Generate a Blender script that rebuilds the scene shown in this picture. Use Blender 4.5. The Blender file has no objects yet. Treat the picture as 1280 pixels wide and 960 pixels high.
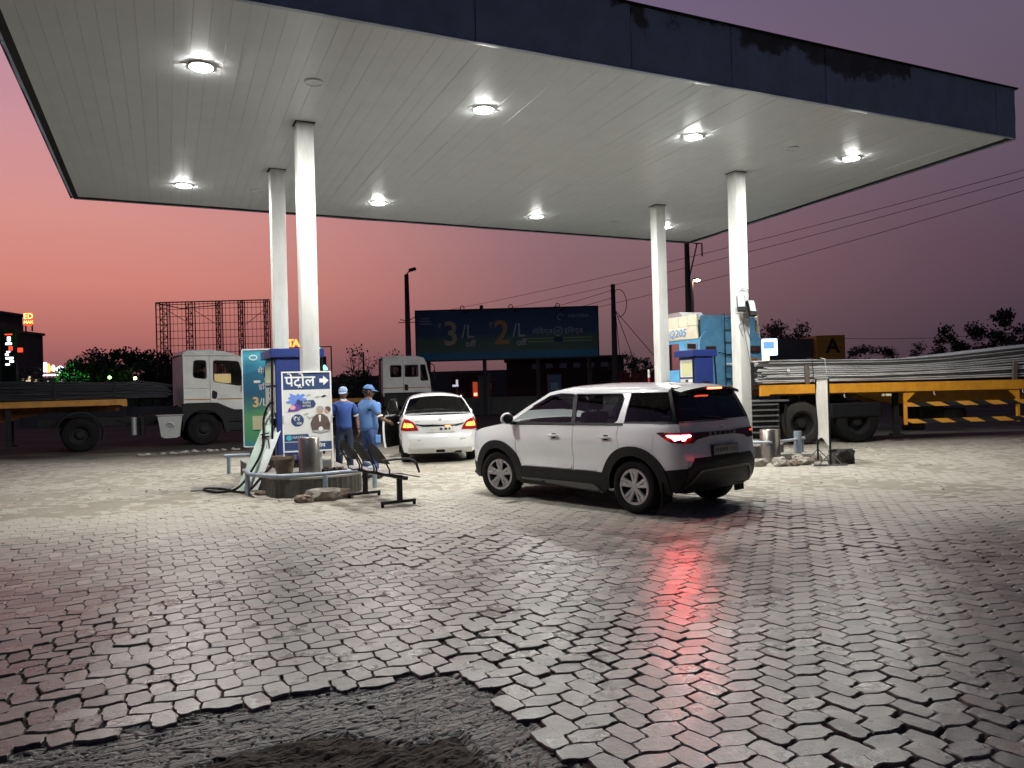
import bpy, bmesh, math, random
import numpy as np
from mathutils import Vector, Matrix, noise
random.seed(7)
R=math.radians
SC=bpy.context.scene
C=SC.collection
# ---------------------------------------------------------------- camera
FP,PT,RO,CH=973.25,.0041,-.0271,1.6
cam_d=bpy.data.cameras.new('camera'); cam=bpy.data.objects.new('camera',cam_d); C.objects.link(cam)
cam_d.sensor_width=36; cam_d.lens=FP/1280*36; cam_d.clip_start=.05; cam_d.clip_end=3000
_F=Vector((0,math.cos(PT),math.sin(PT))); _U=Vector((0,-math.sin(PT),math.cos(PT))); _X=Vector((1,0,0))
_r=_X*math.cos(RO)+_U*math.sin(RO); _u=_U*math.cos(RO)-_X*math.sin(RO)
cam.matrix_world=Matrix(((_r.x,_u.x,-_F.x,0),(_r.y,_u.y,-_F.y,0),(_r.z,_u.z,-_F.z,CH),(0,0,0,1)))
SC.camera=cam
SC.view_settings.view_transform='Standard'; SC.view_settings.look='None'
SC.view_settings.exposure=0; SC.view_settings.gamma=1
# ---------------------------------------------------------------- dusk sky (world)
W=bpy.data.worlds.new('World'); SC.world=W; W.use_nodes=True
def world_sky():
    nt=W.node_tree; N=nt.nodes; L=nt.links; N.clear()
    out=N.new('ShaderNodeOutputWorld'); bg=N.new('ShaderNodeBackground'); tc=N.new('ShaderNodeTexCoord')
    sep=N.new('ShaderNodeSeparateXYZ'); L.new(tc.outputs['Generated'],sep.inputs[0])
    def m(op,a,b=None,c=None):
        n=N.new('ShaderNodeMath'); n.operation=op
        for i,v in enumerate((a,b,c)):
            if v is None: continue
            if hasattr(v,'links'): L.new(v,n.inputs[i])
            else: n.inputs[i].default_value=v
        return n.outputs[0]
    # azimuth cosine to the afterglow, which lies to the left of the view
    saz=R(-45); sx,sy=math.sin(saz),math.cos(saz)
    hx=m('MULTIPLY',sep.outputs[0],sx); hy=m('MULTIPLY',sep.outputs[1],sy)
    dt=m('ADD',hx,hy)
    ln=m('SQRT',m('ADD',m('MULTIPLY',sep.outputs[0],sep.outputs[0]),m('ADD',m('MULTIPLY',sep.outputs[1],sep.outputs[1]),1e-5)))
    ca=m('DIVIDE',dt,ln)
    def ramp(fac,pts):
        r=N.new('ShaderNodeValToRGB'); e=r.color_ramp.elements; r.color_ramp.interpolation='B_SPLINE' if False else 'EASE'
        r.color_ramp.interpolation='LINEAR'
        while len(e)>1: e.remove(e[-1])
        for i,(p,c) in enumerate(pts):
            q=e[0] if i==0 else e.new(p)
            q.position=p; q.color=tuple(((x/255+.055)/1.055)**2.4 if x/255>.04045 else x/255/12.92 for x in c)+(1,)
        L.new(fac,r.inputs[0]); return r.outputs[0]
    el=m('MULTIPLY_ADD',sep.outputs[2],1.0,0.0)
    warm=ramp(el,[(0,(116,78,84)),(.03,(142,90,94)),(.07,(180,110,104)),(.13,(210,132,120)),(.20,(215,145,137)),(.30,(203,146,154)),(.45,(168,136,164)),(.7,(66,64,94)),(1,(52,56,84))])
    mid=ramp(el,[(0,(88,66,71)),(.04,(108,82,87)),(.10,(129,95,100)),(.18,(139,105,112)),(.3,(132,103,122)),(.45,(112,97,124)),(.7,(58,56,84)),(1,(52,56,84))])
    cool=ramp(el,[(0,(58,48,58)),(.06,(72,57,69)),(.14,(86,66,80)),(.24,(95,80,95)),(.36,(100,88,107)),(.5,(90,83,106)),(.7,(54,54,80)),(1,(52,56,84))])
    dark=ramp(el,[(0,(28,28,36)),(.2,(40,41,56)),(.5,(50,53,72)),(1,(52,56,84))])
    def mix(f,a,b):
        n=N.new('ShaderNodeMix'); n.data_type='RGBA'; L.new(f,n.inputs[0]); L.new(a,n.inputs[6]); L.new(b,n.inputs[7]); return n.outputs[2]
    def mr(v,a,b):
        n=N.new('ShaderNodeMapRange'); n.interpolation_type='SMOOTHSTEP'; L.new(v,n.inputs[0]); n.inputs[1].default_value=a; n.inputs[2].default_value=b; return n.outputs[0]
    c1=mix(mr(ca,-.3,.2),dark,cool)
    c2=mix(mr(ca,.1,.72),c1,mid)
    c3=mix(mr(ca,.62,.99),c2,warm)
    nz=N.new('ShaderNodeTexNoise'); nz.inputs['Scale'].default_value=1.6; nz.inputs['Detail'].default_value=2
    mp=N.new('ShaderNodeMapping'); mp.inputs['Scale'].default_value=(1,1,5); L.new(tc.outputs['Generated'],mp.inputs[0]); L.new(mp.outputs[0],nz.inputs[0])
    mul=N.new('ShaderNodeVectorMath'); mul.operation='SCALE'; L.new(c3,mul.inputs[0]); L.new(m('MULTIPLY_ADD',nz.outputs[0],.12,.94),mul.inputs[3])
    L.new(mul.outputs[0],bg.inputs[0]); bg.inputs[1].default_value=1.0
    L.new(bg.outputs[0],out.inputs[0])
world_sky()
# ---------------------------------------------------------------- helpers
def s2l(c):
    return tuple(((x/255+.055)/1.055)**2.4 if x/255>.04045 else x/255/12.92 for x in c)
MATS={}
def mat(name,col,rough=.6,metal=0,noise_amt=0,noise_scale=20,bump=0,bump_scale=60,emit=None,estr=0,spec=None,coat=0,trans=0,col2=None,stretch=None,objco=True,rvar=0,alpha=None):
    """plain procedural principled material with optional colour noise, bump and roughness variation"""
    m=bpy.data.materials.new(name); m.use_nodes=True; nt=m.node_tree; N=nt.nodes; L=nt.links
    p=N['Principled BSDF']; p.inputs['Base Color'].default_value=(*col,1); p.inputs['Roughness'].default_value=rough; p.inputs['Metallic'].default_value=metal
    if spec is not None: p.inputs['Specular IOR Level'].default_value=spec
    if coat: p.inputs['Coat Weight'].default_value=coat; p.inputs['Coat Roughness'].default_value=.04
    if trans: p.inputs['Transmission Weight'].default_value=trans
    if alpha is not None: p.inputs['Alpha'].default_value=alpha
    if emit: p.inputs['Emission Color'].default_value=(*emit,1); p.inputs['Emission Strength'].default_value=estr
    tc=None
    def coord():
        nonlocal tc
        if tc is None:
            t=N.new('ShaderNodeTexCoord'); tc=t.outputs['Object']
            if stretch:
                q=N.new('ShaderNodeMapping'); q.inputs['Scale'].default_value=stretch; L.new(tc,q.inputs[0]); tc=q.outputs[0]
        return tc
    if noise_amt:
        nz=N.new('ShaderNodeTexNoise'); nz.inputs['Scale'].default_value=noise_scale; nz.inputs['Detail'].default_value=6; nz.inputs['Roughness'].default_value=.65; L.new(coord(),nz.inputs[0])
        rp=N.new('ShaderNodeMapRange'); rp.inputs[1].default_value=.3; rp.inputs[2].default_value=.7; L.new(nz.outputs[0],rp.inputs[0])
        mx=N.new('ShaderNodeMix'); mx.data_type='RGBA'; c2=col2 or tuple(x*(1-noise_amt) for x in col)
        mx.inputs[6].default_value=(*c2,1); mx.inputs[7].default_value=(*col,1); L.new(rp.outputs[0],mx.inputs[0]); L.new(mx.outputs[2],p.inputs['Base Color'])
        if rvar:
            rr=N.new('ShaderNodeMapRange'); rr.inputs[3].default_value=rough+rvar; rr.inputs[4].default_value=rough-rvar; L.new(nz.outputs[0],rr.inputs[0]); L.new(rr.outputs[0],p.inputs['Roughness'])
    if bump:
        n2=N.new('ShaderNodeTexNoise'); n2.inputs['Scale'].default_value=bump_scale; n2.inputs['Detail'].default_value=4; L.new(coord(),n2.inputs[0])
        b=N.new('ShaderNodeBump'); b.inputs['Strength'].default_value=bump; b.inputs['Distance'].default_value=.01; L.new(n2.outputs[0],b.inputs['Height']); L.new(b.outputs[0],p.inputs['Normal'])
    MATS[name]=m; return m
def tag(o,label=None,cat=None,group=None,kind=None):
    if label: o['label']=label
    if cat: o['category']=cat
    if group: o['group']=group
    if kind: o['kind']=kind
    return o
def thing(name,label,cat,loc=(0,0,0),rz=0,group=None):
    o=bpy.data.objects.new(name,None); C.objects.link(o); o.location=loc; o.rotation_euler=(0,0,rz); o.empty_display_size=.2
    return tag(o,label,cat,group)
def obj(name,bm,m,parent=None,smooth=False,loc=None,rot=None,angle=35):
    me=bpy.data.meshes.new(name)
    if isinstance(bm,bmesh.types.BMesh):
        bmesh.ops.recalc_face_normals(bm,faces=bm.faces[:]); bm.to_mesh(me); bm.free()
    else: me.from_pydata(*bm); me.update()
    if isinstance(m,(list,tuple)):
        for x in m: me.materials.append(x)
    else: me.materials.append(m)
    if smooth:
        me.polygons.foreach_set('use_smooth',[True]*len(me.polygons))
        try: me.set_sharp_from_angle(angle=R(angle))
        except Exception: pass
    o=bpy.data.objects.new(name,me); C.objects.link(o)
    if parent: o.parent=parent
    if loc is not None: o.location=loc
    if rot is not None: o.rotation_euler=rot
    return o
def copy_tree(o,parent=None):
    c=o.copy(); C.objects.link(c)
    if parent is not None: c.parent=parent
    for ch in [x for x in KIDS.get(o.name,[])] if False else list(o.children): copy_tree(ch,c)
    return c
def nb(): return bmesh.new()
def add_box(bm,lo,hi,bev=0,rot=None,pivot=None,mi=0,seg=1):
    lo=Vector(lo);hi=Vector(hi); ret=bmesh.ops.create_cube(bm,size=1); vs=ret['verts']; s=hi-lo; c=(hi+lo)/2
    for v in vs: v.co=Vector((v.co.x*s.x,v.co.y*s.y,v.co.z*s.z))+c
    fs=list({f for v in vs for f in v.link_faces})
    if bev:
        es=list({e for v in vs for e in v.link_edges})
        r=bmesh.ops.bevel(bm,geom=es,offset=bev,segments=seg,affect='EDGES',profile=.5); fs=list({f for f in r['faces']}|{f for f in fs if f.is_valid}); vs=list({v for f in fs for v in f.verts})
    if rot is not None:
        pv=Vector(pivot) if pivot is not None else c
        for v in vs: v.co=rot@(v.co-pv)+pv
    for f in fs: f.material_index=mi
    return vs
def add_cyl(bm,p0,p1,r0,r1=None,n=12,cap=True,mi=0):
    p0=Vector(p0);p1=Vector(p1); r1=r0 if r1 is None else r1
    ax=(p1-p0).normalized(); t=Vector((0,0,1)) if abs(ax.z)<.9 else Vector((1,0,0)); u=ax.cross(t).normalized(); w=ax.cross(u)
    a=[];b=[]
    for i in range(n):
        th=2*math.pi*i/n; d=u*math.cos(th)+w*math.sin(th)
        a.append(bm.verts.new(p0+d*r0)); b.append(bm.verts.new(p1+d*r1))
    fs=[]
    for i in range(n):
        j=(i+1)%n; fs.append(bm.faces.new((a[i],a[j],b[j],b[i])))
    if cap: fs.append(bm.faces.new(a[::-1])); fs.append(bm.faces.new(b))
    for f in fs: f.material_index=mi
def add_tube(bm,pts,r,n=8,cap=True,mi=0):
    pts=[Vector(p) for p in pts]; rings=[]; prev=None
    rr=r if isinstance(r,(list,tuple)) else [r]*len(pts)
    for i,p in enumerate(pts):
        d=(pts[min(i+1,len(pts)-1)]-pts[max(i-1,0)]).normalized()
        if prev is None:
            t=Vector((0,0,1)) if abs(d.z)<.9 else Vector((1,0,0)); u=d.cross(t).normalized()
        else:
            u=(prev-d*prev.dot(d)); u=u.normalized() if u.length>1e-6 else d.orthogonal().normalized()
        prev=u; w=d.cross(u)
        rings.append([bm.verts.new(p+(u*math.cos(2*math.pi*k/n)+w*math.sin(2*math.pi*k/n))*rr[i]) for k in range(n)])
    fs=[]
    for a,b in zip(rings,rings[1:]):
        for k in range(n): fs.append(bm.faces.new((a[k],a[(k+1)%n],b[(k+1)%n],b[k])))
    if cap: fs.append(bm.faces.new(rings[0][::-1])); fs.append(bm.faces.new(rings[-1]))
    for f in fs: f.material_index=mi
def add_lathe(bm,prof,n=24,axis='z',center=(0,0,0),mi=0,close=False):
    ends=(0,-1) if not close else ()
    if prof[-1][0]<.001: ends=() if prof[0][0]>.03 and axis=='y' else (0,)
    """prof: list of (radius, along)"""
    c=Vector(center); rings=[]
    for r,z in prof:
        ring=[]
        for k in range(n):
            a=2*math.pi*k/n; x,y=r*math.cos(a),r*math.sin(a)
            v={'z':(x,y,z),'y':(x,z,y),'x':(z,x,y)}[axis]; ring.append(bm.verts.new(Vector(v)+c))
        rings.append(ring)
    pr=list(zip(rings,rings[1:]))+([(rings[-1],rings[0])] if close else [])
    for a,b in pr:
        for k in range(n):
            f=bm.faces.new((a[k],a[(k+1)%n],b[(k+1)%n],b[k])); f.material_index=mi
    if not close:
        for ring in [rings[e] for e in ends]:
            try: f=bm.faces.new(ring); f.material_index=mi
            except Exception: pass
def add_prism(bm,poly,axis,lo,hi,mi=0):
    """poly: 2D outline; axis 'y': poly is (x,z) ; 'x': (y,z) ; 'z': (x,y)"""
    def P(p,h): return {'y':(p[0],h,p[1]),'x':(h,p[0],p[1]),'z':(p[0],p[1],h)}[axis]
    a=[bm.verts.new(P(p,lo)) for p in poly]; b=[bm.verts.new(P(p,hi)) for p in poly]; n=len(poly)
    fs=[bm.faces.new(a[::-1]),bm.faces.new(b)]
    for i in range(n): fs.append(bm.faces.new((a[i],a[(i+1)%n],b[(i+1)%n],b[i])))
    for f in fs: f.material_index=mi
def text_obj(name,s,size,m,parent,loc,rot,align='CENTER',extrude=.002,sx=1,offset=0,shear=0):
    cu=bpy.data.curves.new(name,'FONT'); cu.body=s; cu.size=size; cu.align_x=align; cu.align_y='CENTER'; cu.extrude=extrude; cu.offset=offset; cu.shear=shear; cu.resolution_u=2
    t=bpy.data.objects.new(name,cu); C.objects.link(t)
    dg=bpy.context.evaluated_depsgraph_get(); me=bpy.data.meshes.new_from_object(t.evaluated_get(dg)); bpy.data.objects.remove(t); 
    me.materials.clear(); me.materials.append(m)
    o=bpy.data.objects.new(name,me); C.objects.link(o)
    if parent: o.parent=parent
    o.location=loc; o.rotation_euler=rot; o.scale=(sx,1,1); return o
def smoothstep(a,b,x):
    t=min(1,max(0,(x-a)/(b-a))); return t*t*(3-2*t)
# plan frame of the station: AX runs along the canopy front, BX along the lanes
CY=.4425
AX=Vector((math.cos(CY),math.sin(CY),0)); BX=Vector((-math.sin(CY),math.cos(CY),0))
def AB(a,b,z=0): return AX*a+BX*b+Vector((0,0,z))
# ---------------------------------------------------------------- materials
white_metal=mat('painted_white_steel',(.70,.71,.68),.45,noise_amt=.26,noise_scale=2.2,bump=.08,bump_scale=8,stretch=(2.5,2.5,.5))
black_rubber=mat('black_rubber',(.009,.009,.009),.85,spec=.2,noise_amt=.3,noise_scale=9,bump=.2)
dusty_rubber=mat('dusty_rubber',(.04,.036,.032),.85,spec=.25,noise_amt=.45,noise_scale=5,bump=.3)
black_plastic=mat('black_plastic',(.009,.009,.010),.55,spec=.25,noise_amt=.2,noise_scale=12,bump=.1)
dark_steel=mat('dark_steel',(.014,.0135,.014),.65,spec=.25,noise_amt=.4,noise_scale=6,bump=.2)
steel=mat('brushed_steel',(.42,.40,.36),.32,1,noise_amt=.35,noise_scale=4,stretch=(9,9,.6),rvar=.15)
chrome=mat('chrome',(.75,.75,.76),.12,1)
concrete=mat('concrete',(.30,.285,.25),.85,noise_amt=.4,noise_scale=7,bump=.5,bump_scale=40)
# ---------------------------------------------------------------- canopy
ZC=5.96; ZT=6.83
cNL=AB(-1.45,8.97); cNR=AB(14.62,8.97); cFR=AB(15.46,19.47); cFL=AB(-1.26,19.16)
def cq(s,t): # s along the front, t along the lanes
    return (cNL*(1-s)+cNR*s)*(1-t)+(cFL*(1-s)+cFR*s)*t
ceil_m=mat('ceiling_sheet',(.56,.585,.60),.38,noise_amt=.07,noise_scale=2.2,stretch=(1,1,1),rvar=.06,bump=.04,bump_scale=5,spec=.4)
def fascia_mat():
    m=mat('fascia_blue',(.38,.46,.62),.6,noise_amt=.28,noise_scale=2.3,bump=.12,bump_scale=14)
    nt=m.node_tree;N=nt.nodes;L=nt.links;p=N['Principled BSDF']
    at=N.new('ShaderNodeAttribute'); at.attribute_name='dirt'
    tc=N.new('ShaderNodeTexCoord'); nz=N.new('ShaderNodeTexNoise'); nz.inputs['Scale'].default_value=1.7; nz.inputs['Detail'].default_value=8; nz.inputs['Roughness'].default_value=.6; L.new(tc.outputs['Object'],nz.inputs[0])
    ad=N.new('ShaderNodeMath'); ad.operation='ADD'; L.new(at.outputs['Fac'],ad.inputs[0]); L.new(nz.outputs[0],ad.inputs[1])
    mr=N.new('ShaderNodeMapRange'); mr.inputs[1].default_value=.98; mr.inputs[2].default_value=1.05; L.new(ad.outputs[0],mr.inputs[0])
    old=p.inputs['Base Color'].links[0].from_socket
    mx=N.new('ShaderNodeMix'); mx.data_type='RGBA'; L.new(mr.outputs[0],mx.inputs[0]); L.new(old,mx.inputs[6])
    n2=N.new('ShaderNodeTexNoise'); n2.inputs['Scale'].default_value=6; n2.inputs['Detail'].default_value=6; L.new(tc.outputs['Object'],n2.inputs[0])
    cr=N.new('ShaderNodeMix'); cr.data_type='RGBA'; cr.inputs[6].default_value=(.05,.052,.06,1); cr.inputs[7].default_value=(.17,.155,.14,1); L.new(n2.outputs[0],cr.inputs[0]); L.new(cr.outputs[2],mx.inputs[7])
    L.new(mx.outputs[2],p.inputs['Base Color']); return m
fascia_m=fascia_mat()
trim_m=mat('aluminium_trim',(.55,.56,.56),.35,.9,noise_amt=.4,noise_scale=3,bump=.2,bump_scale=6)
def build_canopy():
    T=thing('canopy','large flat forecourt canopy with white planked ceiling and dark blue fascia','canopy',tuple(cq(.5,.5)))
    o=T.location
    def L(v,z): return (v.x-o.x,v.y-o.y,z)
    # roof slab above the planks
    bm=nb(); q=[cq(.0005,.0005),cq(.9995,.0005),cq(.9995,.9995),cq(.0005,.9995)]
    a=[bm.verts.new(L(v,ZC+.03)) for v in q]; b=[bm.verts.new(L(v,ZT-.06)) for v in q]
    bm.faces.new(a); bm.faces.new(b[::-1])
    for i in range(4): bm.faces.new((a[i],a[(i+1)%4],b[(i+1)%4],b[i]))
    obj('roof_slab',bm,dark_steel,T)
    # ceiling planks, each one its own sheet with rolled edges and a recessed joint
    n=80
    for i in range(n):
        s0=.003+.994*i/n; s1=.003+.994*(i+1)/n; g=.0009/16
        dz=random.uniform(-.0012,.0012)
        bm=nb(); rows=[]
        for t in (.004,.2,.4,.6,.8,.996):
            zz=ZC+dz+random.uniform(-.0025,.0025)
            rows.append([bm.verts.new(L(cq(s,t),z)) for s,z in ((s0+g,ZC+.005),(s0+g*1.3,zz+.001),(s0+g*2.2,zz),(s1-g*2.2,zz),(s1-g*1.3,zz+.001),(s1-g,ZC+.005))])
        for r0,r1 in zip(rows,rows[1:]):
            for k in range(5): bm.faces.new((r0[k],r0[k+1],r1[k+1],r1[k]))
        obj('ceiling_plank',bm,ceil_m,T)
    # fascia panels on the front; joints measured along it
    def strip(name,A,B,cuts,t,dirt=None,zb=-.03):
        d=(B-A); ln=d.length; u=d/ln; nrm=Vector((u.y,-u.x,0))
        for k,(c0,c1) in enumerate(zip(cuts,cuts[1:])):
            bm=nb(); ins=random.uniform(0,.012)
            P=lambda s,z,off: L(A+u*(ln*s)+nrm*off,z)
            nx=max(2,int((c1-c0)*ln/.25)); nz_=7; g=.014/ln*.5
            gr=[]
            for i in range(nx+1):
                s=c0+g+(c1-c0-2*g)*i/nx
                gr.append([bm.verts.new(P(s,ZC+zb+(ZT-ZC-zb)*j/nz_,t+ins+.006*noise.noise(Vector((s*20,j*.5,k))))) for j in range(nz_+1)])
            for i in range(nx):
                for j in range(nz_): bm.faces.new((gr[i][j],gr[i+1][j],gr[i+1][j+1],gr[i][j+1]))
            # returns
            bk=[[bm.verts.new(P(c0+g+(c1-c0-2*g)*i/nx,ZC+zb+(ZT-ZC-zb)*e,0.002)) for e in (0,1)] for i in range(nx+1)]
            for i in range(nx):
                bm.faces.new((gr[i][0],gr[i+1][0],bk[i+1][0],bk[i][0])); bm.faces.new((gr[i][-1],gr[i+1][-1],bk[i+1][1],bk[i][1]))
            for i in (0,nx):
                bm.faces.new([v for v in gr[i]]+[bk[i][1],bk[i][0]])
            lay=bm.verts.layers.float.new('dirt')
            for v in bm.verts:
                h=(v.co.z-ZC)/(ZT-ZC); v[lay]=(dirt[k] if dirt else 0)*1.0+(h-.5)*.55*(1 if (dirt and dirt[k]>.05) else .15)
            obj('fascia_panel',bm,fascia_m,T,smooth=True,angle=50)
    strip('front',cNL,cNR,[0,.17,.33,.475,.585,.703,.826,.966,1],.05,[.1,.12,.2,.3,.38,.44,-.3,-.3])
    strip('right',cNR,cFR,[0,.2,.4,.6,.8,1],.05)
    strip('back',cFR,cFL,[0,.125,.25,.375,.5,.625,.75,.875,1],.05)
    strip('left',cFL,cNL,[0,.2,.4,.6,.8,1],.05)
    # bottom edge trim
    for A,B,m_,w in ((cNL,cNR,trim_m,.07),(cNR,cFR,dark_steel,.07),(cFR,cFL,dark_steel,.06),(cFL,cNL,dark_steel,.09)):
        d=(B-A).normalized(); nn=Vector((d.y,-d.x,0)); bm=nb(); k=24
        pr=[]
        for i in range(k+1):
            p=A+(B-A)*(i/k); j=.006*noise.noise(p*.9)
            pr.append([bm.verts.new(L(p+nn*(.06),ZC-.034+j)),bm.verts.new(L(p-nn*w,ZC-.006+j*.3)),bm.verts.new(L(p-nn*w,ZC+.01)),bm.verts.new(L(p+nn*.06,ZC-.022+j))])
        for x,y in zip(pr,pr[1:]):
            for q in range(4): bm.faces.new((x[q],x[(q+1)%4],y[(q+1)%4],y[q]))
        obj('edge_trim',bm,m_,T)
    # top coping
    bm=nb(); q=[cq(-.005,-.008),cq(1.005,-.008),cq(1.005,1.008),cq(-.005,1.008)]
    a=[bm.verts.new(L(v,ZT+.004)) for v in q]; b=[bm.verts.new(L(v,ZT+.03)) for v in q]
    bm.faces.new(a[::-1]); bm.faces.new(b)
    for i in range(4): bm.faces.new((a[i],a[(i+1)%4],b[(i+1)%4],b[i]))
    obj('coping',bm,dark_steel,T)
    # unlit round covers in the ceiling
    for a_,b_ in ((2.26,10.99),(11.14,10.92),(11.54,17.59),(2.31,17.33)):
        bm=nb(); p=AB(a_,b_)-Vector(o); add_lathe(bm,[(.13,ZC-.001),(.13,ZC-.02),(.115,ZC-.026),(.11,ZC-.016),(.0,ZC-.014)][:4],24,center=(p.x,p.y,0))
        obj('round_cover',bm,ceil_m,T,smooth=True)
    return T
canopy=build_canopy()
# ceiling floodlights: the only lights of the forecourt
LAMP=1750.0
lamp_m=mat('led_panel',(.9,.9,.9),.4,emit=(1.0,.99,.95),estr=LAMP)
def build_lamps():
    spots=[(.79,10.99,'first lit ceiling floodlight at the near left corner of the canopy'),(4.90,11.11,'lit ceiling floodlight in the front row between the two near columns, left one'),(8.90,11.02,'lit ceiling floodlight in the front row just left of the near right column'),(12.76,10.98,'lit ceiling floodlight in the front row nearest the right corner of the canopy'),
           (.85,17.36,'lit ceiling floodlight in the back row farthest left'),(5.01,17.54,'lit ceiling floodlight in the back row, second from left'),(9.19,17.65,'lit ceiling floodlight in the back row, third from left'),(13.22,17.70,'lit ceiling floodlight in the back row beside the far right column')]
    for a,b,lab in spots:
        T=thing('ceiling_floodlight',lab,'light',tuple(AB(a,b,ZC)),CY,'floodlights under the canopy')
        bm=nb(); add_lathe(bm,[(.165,-.003),(.16,-.022),(.142,-.026),(.14,-.020),(.001,-.018)],28); obj('housing',bm,white_metal,T,smooth=True)
        for sx in (-1,1):
            bm=nb(); add_box(bm,(sx*.215-.025,-.03,-.02),(sx*.215+.025,.03,-.003)); obj('bracket',bm,white_metal,T)
        bm=nb(); bmesh.ops.create_circle(bm,cap_ends=True,segments=28,radius=.140,matrix=Matrix.Translation((0,0,-.0285))@Matrix.Rotation(math.pi,4,'X')); obj('lamp_panel',bm,lamp_m,T)
build_lamps()
# columns
def build_columns():
    cols=[(2.45,12.80,'near left white square canopy column behind the petrol sign board'),(2.45,15.66,'far left white square canopy column behind the left dispenser'),(11.32,12.66,'near right white square canopy column carrying two small floodlights'),(11.52,15.69,'far right white square canopy column left of the right dispenser')]
    for a,b,lab in cols:
        T=thing('canopy_column',lab,'column',tuple(AB(a,b,0)),CY,'columns of the canopy')
        bm=nb(); add_box(bm,(-.135,-.135,.25),(.135,.135,ZC-.001),.018,seg=2); obj('shaft',bm,white_metal,T,smooth=True)
        bm=nb(); add_box(bm,(-.16,-.16,ZC-.012),(.16,.16,ZC-.004)); obj('collar',bm,dark_steel,T)
        bm=nb(); add_box(bm,(-.2,-.2,.2),(.2,.2,.33),.02); obj('base_plinth',bm,concrete,T)
build_columns()
# ---------------------------------------------------------------- ground, pavers
HOLE_OUT=[(-3.2,2.68),(-2.6,3.27),(-2.12,3.66),(-1.71,3.88),(-1.22,4.14),(-.77,4.31),(-.41,4.40),(-.17,4.21),(0,3.79),(.17,3.39),(.27,3.13),(.45,2.55)]
HOLE_IN=[(-2.4,2.3),(-1.75,3.12),(-1.46,3.40),(-1.18,3.60),(-.90,3.72),(-.5,3.56),(-.30,3.66),(-.2,3.44),(-.04,3.22),(.1,2.6)]
def seg_d(p,pl):
    best=1e9
    for a,b in zip(pl,pl[1:]):
        ax,ay=a;bx,by=b;dx,dy=bx-ax,by-ay;t=max(0,min(1,((p[0]-ax)*dx+(p[1]-ay)*dy)/(dx*dx+dy*dy)))
        d=math.hypot(p[0]-ax-t*dx,p[1]-ay-t*dy); best=min(best,d)
    return best
def inpoly(p,pl):
    c=False;n=len(pl);j=n-1
    for i in range(n):
        xi,yi=pl[i];xj,yj=pl[j]
        if (yi>p[1])!=(yj>p[1]) and p[0]<(xj-xi)*(p[1]-yi)/(yj-yi)+xi: c=not c
        j=i
    return c
def in_hole(p,g=0):
    if inpoly(p,HOLE_OUT): return True
    return g>0 and seg_d(p,HOLE_OUT[1:-1])<g
def sand_z(x,y):
    s=smoothstep(6.8,12.5,y+.2*abs(x)); n=noise.noise(Vector((x*.55,y*.55,3.1)))+.45*noise.noise(Vector((x*3,y*3,7.7)))
    return -.020+.009*noise.noise(Vector((x*.9,y*.9,9)))*(1-s)+s*(.0195+.006*n)
def dust_node(N,L,y0,y1,nscale=.5):
    """0..1 dust cover growing toward the pump islands (position based, as the sand lies)"""
    ge=N.new('ShaderNodeNewGeometry'); sp=N.new('ShaderNodeSeparateXYZ'); L.new(ge.outputs['Position'],sp.inputs[0])
    nz=N.new('ShaderNodeTexNoise'); nz.inputs['Scale'].default_value=nscale; nz.inputs['Detail'].default_value=7; nz.inputs['Roughness'].default_value=.6; L.new(ge.outputs['Position'],nz.inputs[0])
    ab=N.new('ShaderNodeMath'); ab.operation='ABSOLUTE'; L.new(sp.outputs[0],ab.inputs[0])
    a=N.new('ShaderNodeMath'); a.operation='MULTIPLY_ADD'; L.new(ab.outputs[0],a.inputs[0]); a.inputs[1].default_value=.12; L.new(sp.outputs[1],a.inputs[2])
    b=N.new('ShaderNodeMath'); b.operation='MULTIPLY_ADD'; L.new(nz.outputs[0],b.inputs[0]); b.inputs[1].default_value=5.0; L.new(a.outputs[0],b.inputs[2])
    mr=N.new('ShaderNodeMapRange'); mr.interpolation_type='SMOOTHSTEP'; mr.inputs[1].default_value=y0+2.5; mr.inputs[2].default_value=y1+2.5; L.new(b.outputs[0],mr.inputs[0])
    return mr.outputs[0],ge.outputs['Position'],sp
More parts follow.
